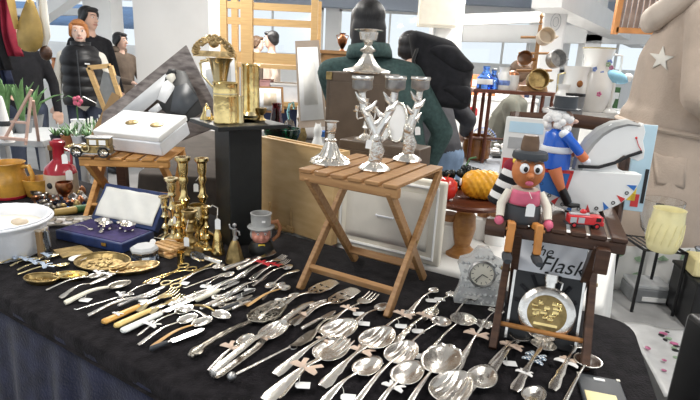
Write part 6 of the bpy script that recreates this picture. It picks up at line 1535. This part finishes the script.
t = tag(MB().tube([Vector((Q(42, 0, 2.74).x, 2.75, z_r)), Q(44, 15, 2.74), Q(46, 36, 2.74), Q(43, 48, 2.74)], [.014, .02, .022, .014], 10).build('shell_necklace', 'cream_sleeve'), 'thick white cord with dark round pendant right of the tan leather bag', 'cord')
o = MB().ball(Q(46, 53, 2.74), (.03, .03, .04), 14).build('pendant', 'walnut', t)

# ---------------------------------------------------------------- pine shelf and goods behind the pedestal
d = 4.0
def px2(x, y, dd=d): return Q(x, y, dd)
p0 = Q(222, 60, d); p1 = Q(316, 60, d)
t = thing('pine_shelf', 'tall pine shelf unit standing behind the pedestal', 'shelf', (p0.x, d, 0))
W_ = p1.x - p0.x; zt = 1.78
for x, w_ in ((.02, .05), (W_ * .27, .09), (W_ - .02, .05)):
    MB().box((x, 0, zt / 2), (w_, .05, zt)).build('post', 'pine', t, bevel=.003)
for x in (.02, W_ - .02): MB().box((x, .36, zt / 2), (.05, .05, zt)).build('post', 'pine', t)
for z in (1.69, 1.58): MB().box((W_ / 2, 0, z), (W_, .03, .05)).build('rail', 'pine', t)
for z in (1.26, .98, .55): MB().box((W_ / 2, .18, z), (W_, .40, .03)).build('shelf_board', 'pine', t)
MB().box((W_ / 2, .0, 1.32), (W_, .02, .08)).build('rail', 'pine', t)
sx = p0.x
def sit_box(name, label, cat, x, y, z, sz, m, rz=0, ch=()):
    t = thing(name, label, cat, (x, y, z), rz); MB().box((0, 0, sz[2] / 2), sz).build('body', m, t, bevel=.004)
    for nm, c, s, mm in ch: MB().box(c, s, mm and (0, 0, 0)).build(nm, mm, t)
    return t
sit_box('storage_box', 'white plastic box on the middle shelf of the pine unit', 'box', sx + .50, 4.14, .996, (.26, .24, .13), 'white_plastic', 0, (('lid', (0, 0, .135), (.27, .25, .014), 'paper'),))
sit_box('red_box', 'dull red box left of the white plastic box on the pine shelf', 'box', sx + .32, 4.14, .996, (.08, .2, .15), 'book_pink', 0, (('lid', (0, 0, .155), (.085, .205, .01), 'book_pink'),))
sit_box('navy_crate', 'dark navy crate on the lower shelf of the pine unit', 'crate', sx + .42, 4.14, .566, (.44, .28, .38), 'navy_cloth', 0, (('rim', (0, 0, .385), (.45, .29, .014), 'pine'),))
sit_box('green_box', 'dark green box beside the navy crate on the pine shelf', 'box', sx + .69, 4.14, .566, (.08, .24, .34), 'glass_green' if False else 'leaf_dark', 0, (('lid', (0, 0, .345), (.085, .245, .01), 'leaf_dark'),))
def framed(label, pts, d, fm, im, th=.014, name='framed_picture', ins=.16):
    t, A3, n3 = lean_board(name, label, 'picture', pts, d, fm, th)
    c = sum(A3, Vector()) / len(A3) - t.location; nn = n3.normalized() * -.003
    for nm, k, m2, o_ in (('mount', 1 - ins, 'paper', 1), ('print', 1 - ins * 3.2, im, 2)):
        b = MB(); b.face([b.v(c + (v - t.location - c) * k + nn * o_) for v in A3]); b.build(nm, m2, t, solid=.002)
    return t
framed('tall narrow framed print with pale brown frame leaning behind the tan plywood box', [(299, 128, 0), (295, 41, .12), (319, 40, .12), (327, 126, 0)], 2.95, 'beige_wool', 'book_white')
framed('small framed picture with wooden frame at the right of the tall brass vase', [(257, 112, 0), (257, 86, .05), (283, 87, .05), (284, 113, 0)], 3.45, 'oak', 'stoneware')
framed('gilt mirror with scrolled top behind the brass vases on the pedestal', [(203, 125, 0), (200, 60, .08), (236, 54, .08), (240, 125, 0)], 2.75, 'gilt', 'light_grey', ins=.1)
q = Q(214, 54, 2.8)
t = thing('carved_ornament', 'carved gilt scroll ornament crowning the mirror behind the brass vases', 'ornament', q)
b = MB()
for k in range(16):
    a = PI * k / 15; c = Vector((.095 * math.cos(a), 0, .01 + .075 * math.sin(a) * (1 - .3 * abs(math.cos(a))))); b.tube([c + Vector((.016 * math.cos(s_ + k), -.01, .014 * math.sin(s_ + k))) for s_ in [i * .7 for i in range(9)]], .007, 6)
b.ball((0, 0, .06), (.03, .014, .03), 10); b.build('scrolls', 'gilt', t); MB().box((0, .0, .0), (.22, .024, .03)).build('rail', 'gilt', t)
# goods on the grey cloth behind the plywood box
GZ = .785
def gd(px, yb, yt, rpx, name, label, cat, parts, **k):
    return turned(name, label, cat, px, yb, yt, rpx, parts, GZ, **k)
gd(276, 146, 103, 8, 'red_glass_vase', 'faceted dark red glass vase behind the tan plywood box', 'vase', [('body', 'glass_red', [(0, 0), (.9, 0), (1, .1), (.95, .4), (.6, .8), (.5, .92), (.62, 1), (.52, 1), (.4, .9), (.8, .4), (.8, .12), (0, .08)], 8)])
t, r, h = gd(289, 144, 112, 7, 'glass_ornament', 'clear glass ball ornament with aqua swirl beside the red glass vase', 'ornament', [('base', 'glass', [(0, 0), (.8, 0), (.5, .1), (0, .12)]), ('ball', 'glass', [(0, .1), (.6, .18), (1, .45), (.6, .72), (0, .8)])])
MB().tube([(0, 0, h * .75), (-.012, 0, h * 1.0), (.0, 0, h * 1.25), (.022, 0, h * 1.3), (.03, 0, h * 1.1)], .008, 8).build('swirl', 'glass_aqua', t)
gd(282, 152, 128, 18, 'green_glass_dish', 'round dark green glass dish behind the tan plywood box', 'dish', [('body', 'glass_green', [(0, 0), (.5, 0), (.7, .3), (1, .8), (1.02, 1), (.95, 1), (.9, .8), (.6, .35), (0, .2)])])
for i, (px, yb, yt, rp, lb) in enumerate(((317, 158, 124, 7, 'white porcelain cat figurine standing tallest behind the plywood box'), (331, 162, 133, 8, 'white porcelain rabbit figurine crouching right of the porcelain cat'), (264, 150, 127, 7, 'white porcelain dome figurine at the left behind the plywood box'))):
    t, r, h = gd(px, yb, yt, rp, 'porcelain_figurine', lb, 'figurine', [('body', 'porcelain', [(0, 0), (.9, 0), (1, .15), (.9, .4), (.55, .6), (.5, .66), (.62, .76), (.55, .9), (.2, 1), (0, 1)])], group='white porcelain figurines')
    for s in (-1, 1): MB().lathe([(0, 0), (r * .18, 0), (r * .1, h * .1), (0, h * .16)], 8, (s * r * .32, 0, h * .9)).build('ear', 'porcelain', t)
t = sit_box('blue_box', 'small blue and white box behind the porcelain figurines', 'box', P(325, 150, GZ).x, P(325, 150, GZ).y, GZ, (.06, .05, .12), 'blue_print', 0, (('label', (0, -.026, .06), (.05, .002, .05), 'paper'),))
gd(338, 150, 120, 11, 'silver_comport', 'flat silver dish on a foot at the left behind the brown leather case', 'dish', [('foot', 'silver', [(0, 0), (.5, 0), (.4, .1), (.12, .3), (.12, .8), (0, .8)]), ('bowl', 'silver', [(0, .78), (.3, .8), (1, .95), (1.1, 1), (.9, .97), (0, .9)])])
t = thing('white_cushion', 'white ruffled cushion propped behind the glass ornament', 'cushion', P(310, 141, GZ) + Vector((0, .1, 0)), 0, rot=(-.2, 0, 0))
b = MB(); b.ball((0, 0, .12), (.11, .04, .12), 24)
for v in b.bm.verts:
    v.co.x = math.copysign(abs(v.co.x / .11) ** .6 * .11, v.co.x); v.co.z = .12 + math.copysign(abs((v.co.z - .12) / .12) ** .6 * .12, v.co.z - .12)
b.build('pillow', 'ribbon_white', t); MB().tube([(-.1, 0, .02), (.1, 0, .02), (.1, 0, .22), (-.1, 0, .22)], .012, 8, True).build('ruffle', 'ribbon_white', t)
gd(301, 142, 118, 6, 'brass_jug', 'little brass jug beside the white cushion', 'jug', [('body', 'brass_old', [(0, 0), (.8, 0), (1, .3), (.6, .6), (.5, .8), (.8, 1), (.6, 1), (.4, .8), (0, .6)])])
# amphora on a tall cabinet far behind
q = Q(342, 51, 3.9)
t = thing('display_cabinet', 'brown wooden cabinet behind the leather case with a brown amphora on top', 'cabinet', (q.x, q.y, 0)); zc = q.z
MB().box((0, .1, zc / 2), (.30, .34, zc)).build('carcass', 'cardboard', t); MB().box((0, -.075, zc - .18), (.26, .012, .3)).build('door', 'oak', t); MB().ball((.1, -.09, zc - .18), .012, 8).build('knob', 'brass', t); MB().box((0, .1, zc - .012), (.34, .38, .024)).build('top', 'oak', t)
t, r, h = turned('amphora', 'slender brown amphora standing on the brown cabinet', 'vase', 342, 51, 33, 5, [('body', 'copper', [(0, 0), (.6, 0), (.3, .12), (.9, .45), (1, .65), (.5, .82), (.4, .9), (.7, 1), (.5, 1), (0, .9)])], zc + .001)
for s in (-1, 1): MB().tube([(s * r * .45, 0, h * .9), (s * r * 1.2, 0, h * .85), (s * r * .95, 0, h * .66)], .004, 6).build('handle', 'copper', t)

# ---------------------------------------------------------------- far right table: bowls, dolls, basket, lace
CZ2 = .745
def rd(px, yb, yt, rpx, name, label, cat, parts, z=CZ2, **k): return turned(name, label, cat, px, yb, yt, rpx, parts, z, **k)
rd(475, 159, 135, 14, 'brown_bowl', 'round red brown glazed pot on the pale grey cloth', 'pot', [('body', 'brown_glaze', [(0, 0), (.75, 0), (.95, .1), (1, .4), (.98, .85), (1.06, .9), (1.06, 1), (.94, 1), (.9, .4), (.7, .1), (0, .08)])])
t, r, h = rd(468, 154, 107, 5, 'toy_doll', 'small doll with round red cap and white dress by the brown pot', 'doll', [('dress', 'ribbon_white', [(0, 0), (1, 0), (.9, .2), (.55, .6), (0, .62)]), ('head', 'skin_pale', [(0, .6), (.5, .64), (.75, .75), (.5, .88), (0, .9)]), ('cap', 'red_paint', [(.55, .80), (.95, .84), (.9, .95), (.5, 1), (0, 1.02)])])
t = thing('lace_fan', 'blue and white pleated lace fan standing beside the toy doll', 'fan', P(484, 157, CZ2) + Vector((0, .08, .10)), 0, rot=(-.3, 0, 0))
b = MB()
for k in range(17):
    a = PI * k / 16; b.loft([(.012 * math.cos(a), .004 * (-1) ** k, .012 * math.sin(a)), (.10 * math.cos(a), .008 * (-1) ** k, .10 * math.sin(a))], [.004, .016], [.003, .003], 6)
b.build('pleats', 'ribbon_white', t); b = MB(); b.tube([(.09 * math.cos(a), -.008, .09 * math.sin(a)) for a in [PI * i / 16 for i in range(17)]], .004, 6); b.tube([(.06 * math.cos(a), -.008, .06 * math.sin(a)) for a in [PI * i / 16 for i in range(17)]], .004, 6); b.build('blue_band', 'floral_blue', t); MB().cyl((0, 0, -.1), (0, 0, .015), .012).build('handle', 'ribbon_white', t)
o = MB(); 
for k in range(24): o.ball((R.uniform(-.10, .10), R.uniform(-.05, .05), R.uniform(.012, .07)), (R.uniform(.02, .04), R.uniform(.02, .03), R.uniform(.01, .02)), 8)
o = o.build('lace_pile', 'ribbon_white'); tag(o, 'loose pile of white lace between the fan and the woven basket', 'lace', kind='stuff'); at(o, P(502, 154, CZ2))
t = thing('woven_basket', 'cream woven basket with openwork sides on the grey cloth', 'basket', P(512, 150, CZ2) + Vector((.02, .16, 0)))
MB().box((0, 0, .07), (.22, .16, .14), taper=1.15).build('body', 'basket', t, bevel=.01); MB().tube([(-.125, -.09, .14), (.125, -.09, .14), (.125, .09, .14), (-.125, .09, .14)], .01, 8, True).build('rim', 'basket', t)
for k in range(14): MB().box((-.10 + .034 * (k % 7), -.088, .05 + .05 * (k // 7)), (.016, .01, .022)).build('opening', 'hair_brown', t)
t = thing('dark_tray', 'thin black tray with teal cloth at the front of the grey cloth', 'tray', P(500, 158, CZ2)); MB().box((.03, .05, .006), (.16, .10, .012)).build('plate', 'black_plastic', t, bevel=.003)
o = MB().grid(lambda u, v: (.02 + .09 * u, .02 + .1 * v, .03 + .035 * math.sin(PI * u) * (1 + .2 * math.sin(v * 9))), 12, 10).build('teal_cloth', 'book_blue', solid=.012); tag(o, 'folded pale teal cloth lying on the thin black tray', 'cloth'); at(o, P(502, 157, CZ2) + Vector((0, .0, -.008)))
# red wooden rail stand
a = Q(476, 90, 3.2); c = Q(553, 95, 3.2); rzx = .5 * (a.z + c.z)
t = thing('rail_stand', 'dark red wooden rail stand carrying blue bottles on the far table', 'stand', (a.x, 3.2, CZ2))
hL = rzx - CZ2; wL = c.x - a.x
MB().box((wL / 2, .08, hL), (wL + .04, .22, .022)).build('top_board', 'mahogany', t, bevel=.003)
for x in (0, .09, wL - .06, wL):
    for y in (.0, .16): MB().cyl((x, y, 0), (x, y, hL - .01), .012, n=10).build('leg', 'mahogany', t)
MB().cyl((0, 0, hL * .35), (wL, 0, hL * .35), .008, n=8).build('rung', 'mahogany', t)
rt = rzx + .012
def sb(px, yt, rpx, name, label, cat, parts, **k):
    p = Q(px, 90, 3.23); h = Q(px, yt, 3.23).z - rt; r = rpx * 3.3 / F; t = thing(name, label, cat, (p.x, 3.25, rt), 0, k.get('group'))
    for pt in parts:
        b = MB(); b.lathe([(u * r, v * h) for u, v in pt[2]], 20); b.build(pt[0], pt[1], t)
    return t, r, h
BOT = [(0, 0), (.95, 0), (1, .06), (1, .5), (.5, .7), (.35, .8), (.4, .95), (.45, 1), (.3, 1), (0, .98)]
sb(485, 66, 8, 'blue_bottle', 'cobalt blue glass bottle at the left on the red wooden rail stand', 'bottle', [('body', 'glass_blue', BOT), ('label', 'paper', [(1.01, .2), (1.03, .22), (1.03, .42), (1.01, .44)])], group='blue bottles')
sb(493, 70, 6, 'blue_bottle', 'shorter blue glass bottle with pale neck on the red wooden rail stand', 'bottle', [('body', 'glass_blue', BOT), ('stopper', 'light_grey', [(0, .97), (.4, .98), (.4, 1.08), (0, 1.1)])], group='blue bottles')
sb(503, 67, 7, 'white_jug', 'white jar with blue print beside the blue bottles', 'jar', [('body', 'porcelain', [(0, 0), (.95, 0), (1, .1), (1, .6), (.7, .75), (.6, .85), (.75, 1), (.6, 1), (0, .9)]), ('printed_band', 'floral_blue', [(1.0, .2), (1.03, .22), (1.03, .4), (1.0, .42)])])
sb(512, 75, 6, 'white_mug', 'small white cup with brown top right of the white jar', 'cup', [('body', 'porcelain', [(0, 0), (.8, 0), (1, .3), (1, 1), (.9, 1), (.85, .3), (0, .1)]), ('lid', 'copper', [(0, 1), (1, 1), (.9, 1.15), (.2, 1.3), (0, 1.3)])])
# mug tree
q = Q(531, 92, 3.29)
t = thing('mug_tree', 'wooden mug tree hung with pans and cups on the far table', 'mug tree', (q.x, 3.29, rt)); hh = Q(531, 24, 3.29).z - rt
MB().cyl((0, 0, 0), (0, 0, hh), .016, .011, 12).build('post', 'oak', t); MB().cyl((0, 0, 0), (0, 0, .03), .10, .09, 20).build('base', 'oak', t)
for k, z in enumerate((.8, .56, .30)): MB().cyl((-.11, 0, hh * z), (.11, 0, hh * z + .01), .008, n=8).build('peg', 'oak', t)
MB().lathe([(0, 0), (.012, .01), (.006, .03), (.014, .05), (0, .07)], 10, (0, 0, hh)).build('finial', 'oak', t)
mt = t.location.copy()
for i, (dx, z, m, r, lb) in enumerate(((.01, .84, 'stoneware', .05, 'pale brown mug hanging highest on the mug tree'), (-.085, .50, 'brown_glaze', .045, 'dark brown mug hanging at the left of the mug tree'), (.085, .52, 'pewter', .055, 'dark pan hanging at the right of the mug tree'), (.0, .20, 'brass_old', .065, 'brass pot hanging lowest on the mug tree'))):
    t = thing('hanging_mug', lb, 'mug', mt + Vector((dx, -.045, hh * z - .02)), 0, 'vessels on the mug tree', rot=(PI / 2 - .25, 0, .3 * dx * 10))
    MB().lathe([(0, 0), (r * .8, 0), (r * .95, .01), (r, .07), (r * .92, .07), (r * .88, .015), (0, .01)], 24).build('body', m, t); MB().tube([(r * .9, 0, .06), (r * 1.4, 0, .05), (r * 1.4, 0, .025), (r * .92, 0, .015)], .006, 8).build('handle', m, t)
# riser with painted porcelain
q = Q(588, 112, 3.02); RZ = q.z
t = thing('white_riser', 'white wooden riser on the far right table behind the rocking horse', 'riser', (q.x + .02, 3.14, CZ2)); hr = RZ - CZ2
MB().box((0, 0, hr - .01), (.46, .28, .02)).build('top_board', 'white_paint', t)
for s in (-1, 1): MB().box((s * .21, 0, (hr - .02) / 2), (.02, .26, hr - .02)).build('side_board', 'white_paint', t)
def pr_(px, yt, rpx, name, label, cat, parts, dy=0, **k):
    p = Q(px, 110, 3.1); h = Q(px, yt, 3.1 + dy).z - RZ; r = rpx * 3.18 / F; t = thing(name, label, cat, (p.x, 3.1 + dy, RZ + .001), 0, k.get('group'))
    for pt in parts: MB().lathe([(u * r, v * h) for u, v in pt[2]], 26).build(pt[0], pt[1], t)
    return t, r, h
def flowers(t, r, z0, z1, n, ms=('floral_blue', 'floral', 'floral_green'), y=-1.0):
    for k in range(n):
        a = -PI / 2 + R.uniform(-.9, .9); z = R.uniform(z0, z1); rr = r(z)
        b = MB()
        for j in range(5): b.ball((rr * math.cos(a) + .009 * math.cos(j * 1.26), rr * math.sin(a), z + .009 * math.sin(j * 1.26)), (.007, .003, .007), 7)
        b.build('painted_flower', ms[k % len(ms)], t)
t, r, h = pr_(589, 48, 17, 'porcelain_pitcher', 'tall white porcelain pitcher painted with flowers and gilt rim', 'pitcher', [('body', 'porcelain', [(0, 0), (.8, 0), (.85, .04), (1.0, .25), (1, .45), (.75, .7), (.7, .85), (.85, 1), (.78, 1), (.6, .85), (.6, .7), (0, .5)]), ('gilt_rim', 'gold_pale', [(.82, .985), (.88, .995), (.86, 1.01), (.78, 1.0)])])
MB().tube([(r * .75, 0, h * .92), (r * 1.3, 0, h * .9), (r * 1.35, 0, h * .6), (r * .95, 0, h * .4)], .008, 8).build('handle', 'porcelain', t); flowers(t, lambda z: r * (1.0 if z < h * .45 else .8), h * .2, h * .85, 9)
t, r, h = pr_(567, 66, 11, 'porcelain_cup', 'white porcelain jug with gilt handle and brown bear motif left of the tall pitcher', 'jug', [('body', 'porcelain', [(0, 0), (.9, 0), (1, .2), (1, .6), (.9, .8), (1.05, 1), (.95, 1), (.8, .8), (0, .6)])], dy=-.05)
MB().tube([(-r * .9, 0, h * .85), (-r * 1.5, 0, h * .8), (-r * 1.4, 0, h * .4), (-r * .95, 0, h * .3)], .006, 8).build('handle', 'gold_pale', t); MB().ball((0, -r, h * .62), (.018, .005, .02), 10).build('painted_bear', 'brown_glaze', t); flowers(t, lambda z: r, h * .1, h * .4, 4)
t, r, h = pr_(556, 84, 8, 'porcelain_vase', 'small white vase with blue star flowers at the left of the riser', 'vase', [('body', 'porcelain', [(0, 0), (.7, 0), (1, .3), (.9, .6), (.6, .8), (.8, 1), (.7, 1), (.5, .8), (0, .6)])], dy=-.07); flowers(t, lambda z: r, h * .2, h * .5, 4, ('floral_blue',))
t = thing('porcelain_bird', 'turquoise and white porcelain bird right of the tall pitcher', 'figurine', (Q(609, 110, 3.04).x, 3.04, RZ + .002))
z_ = Q(609, 77, 3.04).z - RZ
MB().lathe([(0, 0), (.05, 0), (.045, .01), (.014, .03), (.012, z_ - .02), (0, z_ - .01)], 16).build('stand', 'porcelain', t)
MB().ball((0, 0, z_), (.085, .035, .035), 18, (0, .25, 0)).build('body', 'glass_aqua' if False else 'sky_print', t); MB().ball((.075, 0, z_ + .0), (.03, .025, .025), 14).build('head', 'porcelain', t); MB().lathe([(.008, 0), (.001, .025)], 8, (.1, 0, z_ - .004), (0, 1.8, 0)).build('beak', 'gold_pale', t); MB().loft([(-.07, 0, z_ + .02), (-.12, 0, z_ + .03), (-.16, 0, z_ + .025)], [.03, .04, .02], [.012, .01, .004], 8).build('tail', 'porcelain', t)
t = thing('black_canister', 'dark metal canister in front of the white riser', 'canister', (Q(573, 112, 2.98).x, 2.985, CZ2)); hc2 = Q(570, 98, 2.74).z - CZ2
MB().lathe([(0, 0), (.052, 0), (.052, hc2), (0, hc2)], 24).build('body', 'mid_grey', t); MB().lathe([(.0, hc2), (.055, hc2), (.055, hc2 + .015), (0, hc2 + .018)], 24).build('lid', 'black_metal', t)
# stacked boxes beside the beige coat, far behind
for i, (px, yb, hgt, m, lb) in enumerate(((614, 128, .10, 'book_pink', 'pink box at the bottom of the little stack left of the beige coat'), (614, 0, .10, 'orange_paint', 'orange box in the middle of the little stack left of the beige coat'), (614, 0, .04, 'book_blue', 'pale blue box on top of the little stack left of the beige coat'))):
    if i == 0: zz = CZ2; q = Q(618, 110, 3.4)
    t = thing('stacked_box', lb, 'box', (q.x, 3.4, zz), .05 * i, 'little stack of boxes'); MB().box((0, 0, hgt / 2), (.16, .14, hgt)).build('body', m, t, bevel=.003); MB().box((0, -.071, hgt / 2), (.12, .002, hgt * .4)).build('label', 'paper', t); zz += hgt + .0005
    if i == 0: hgt
# far stalls along the back of the hall
def far_stall(label, px0, px1, d, z, m, items, seed):
    a, c = Q(px0, 60, d), Q(px1, 60, d); w = c.x - a.x
    t = thing('stall_table', label, 'table', (a.x + w / 2, d + .35, 0)); MB().box((0, 0, z - .02), (w, .7, .04)).build('top', 'white_paint', t)
    MB().box((0, -.33, (z - .05) / 2), (w - .02, .02, z - .05)).build('skirt', m, t); MB().box((0, .33, (z - .05) / 2), (w - .02, .02, z - .05)).build('skirt', m, t)
    rr = random.Random(seed); n = items; ms = ('book_blue', 'book_white', 'book_pink', 'cardboard', 'leaf_dark', 'copper', 'stoneware', 'navy_cloth', 'porcelain', 'orange_paint')
    for k in range(n):
        x = a.x + .12 + (w - .24) * k / max(1, n - 1); hz = rr.uniform(.12, .38); mm = ms[(k * 3 + seed) % 10]
        if k % 3 == 0:
            t = thing('far_vase', 'distant vase on the ' + label.split(' with')[0], 'vase', (x, d + .2, z + .001), 0, label.split(' with')[0] + ' vases'); r_ = .05
            MB().lathe([(0, 0), (r_, 0), (r_ * 1.5, hz * .4), (r_ * .6, hz * .8), (r_ * .9, hz), (0, hz * .95)], 14).build('body', mm, t)
        else:
            t = thing('far_box', 'distant box on the ' + label.split(' with')[0], 'box', (x, d + .3, z + .001), rr.uniform(-.2, .2), label.split(' with')[0] + ' boxes')
            MB().box((0, 0, hz / 2), (min(.2, w / n * .8), .15, hz)).build('body', mm, t); MB().box((0, -.076, hz * .6), (.09, .002, hz * .3)).build('label', 'paper', t)
far_stall('long stall table far behind the green fleece with goods', 455, 545, 6.9, .95, 'white_cloth', 9, 3)
far_stall('stall table far behind the ginger haired girl with goods', 36, 74, 6.6, .9, 'white_cloth', 4, 5)
far_stall('stall table far beyond the pine shelf with goods', 315, 345, 7.6, 1.0, 'white_cloth', 3, 8)
far_stall('stall table far at the back right with goods', 592, 640, 7.2, .85, 'white_cloth', 5, 2)
# ---------------------------------------------------------------- light
wd = bpy.data.worlds.new('world'); sc.world = wd; wd.use_nodes = True
bg = wd.node_tree.nodes['Background']; bg.inputs['Color'].default_value = (.86, .93, 1, 1); bg.inputs['Strength'].default_value = 1.0
sc.view_settings.view_transform = 'Standard'; sc.view_settings.look = 'None'; sc.view_settings.gamma = 1
sc.view_settings.use_curve_mapping = False; sc.view_settings.exposure = .12
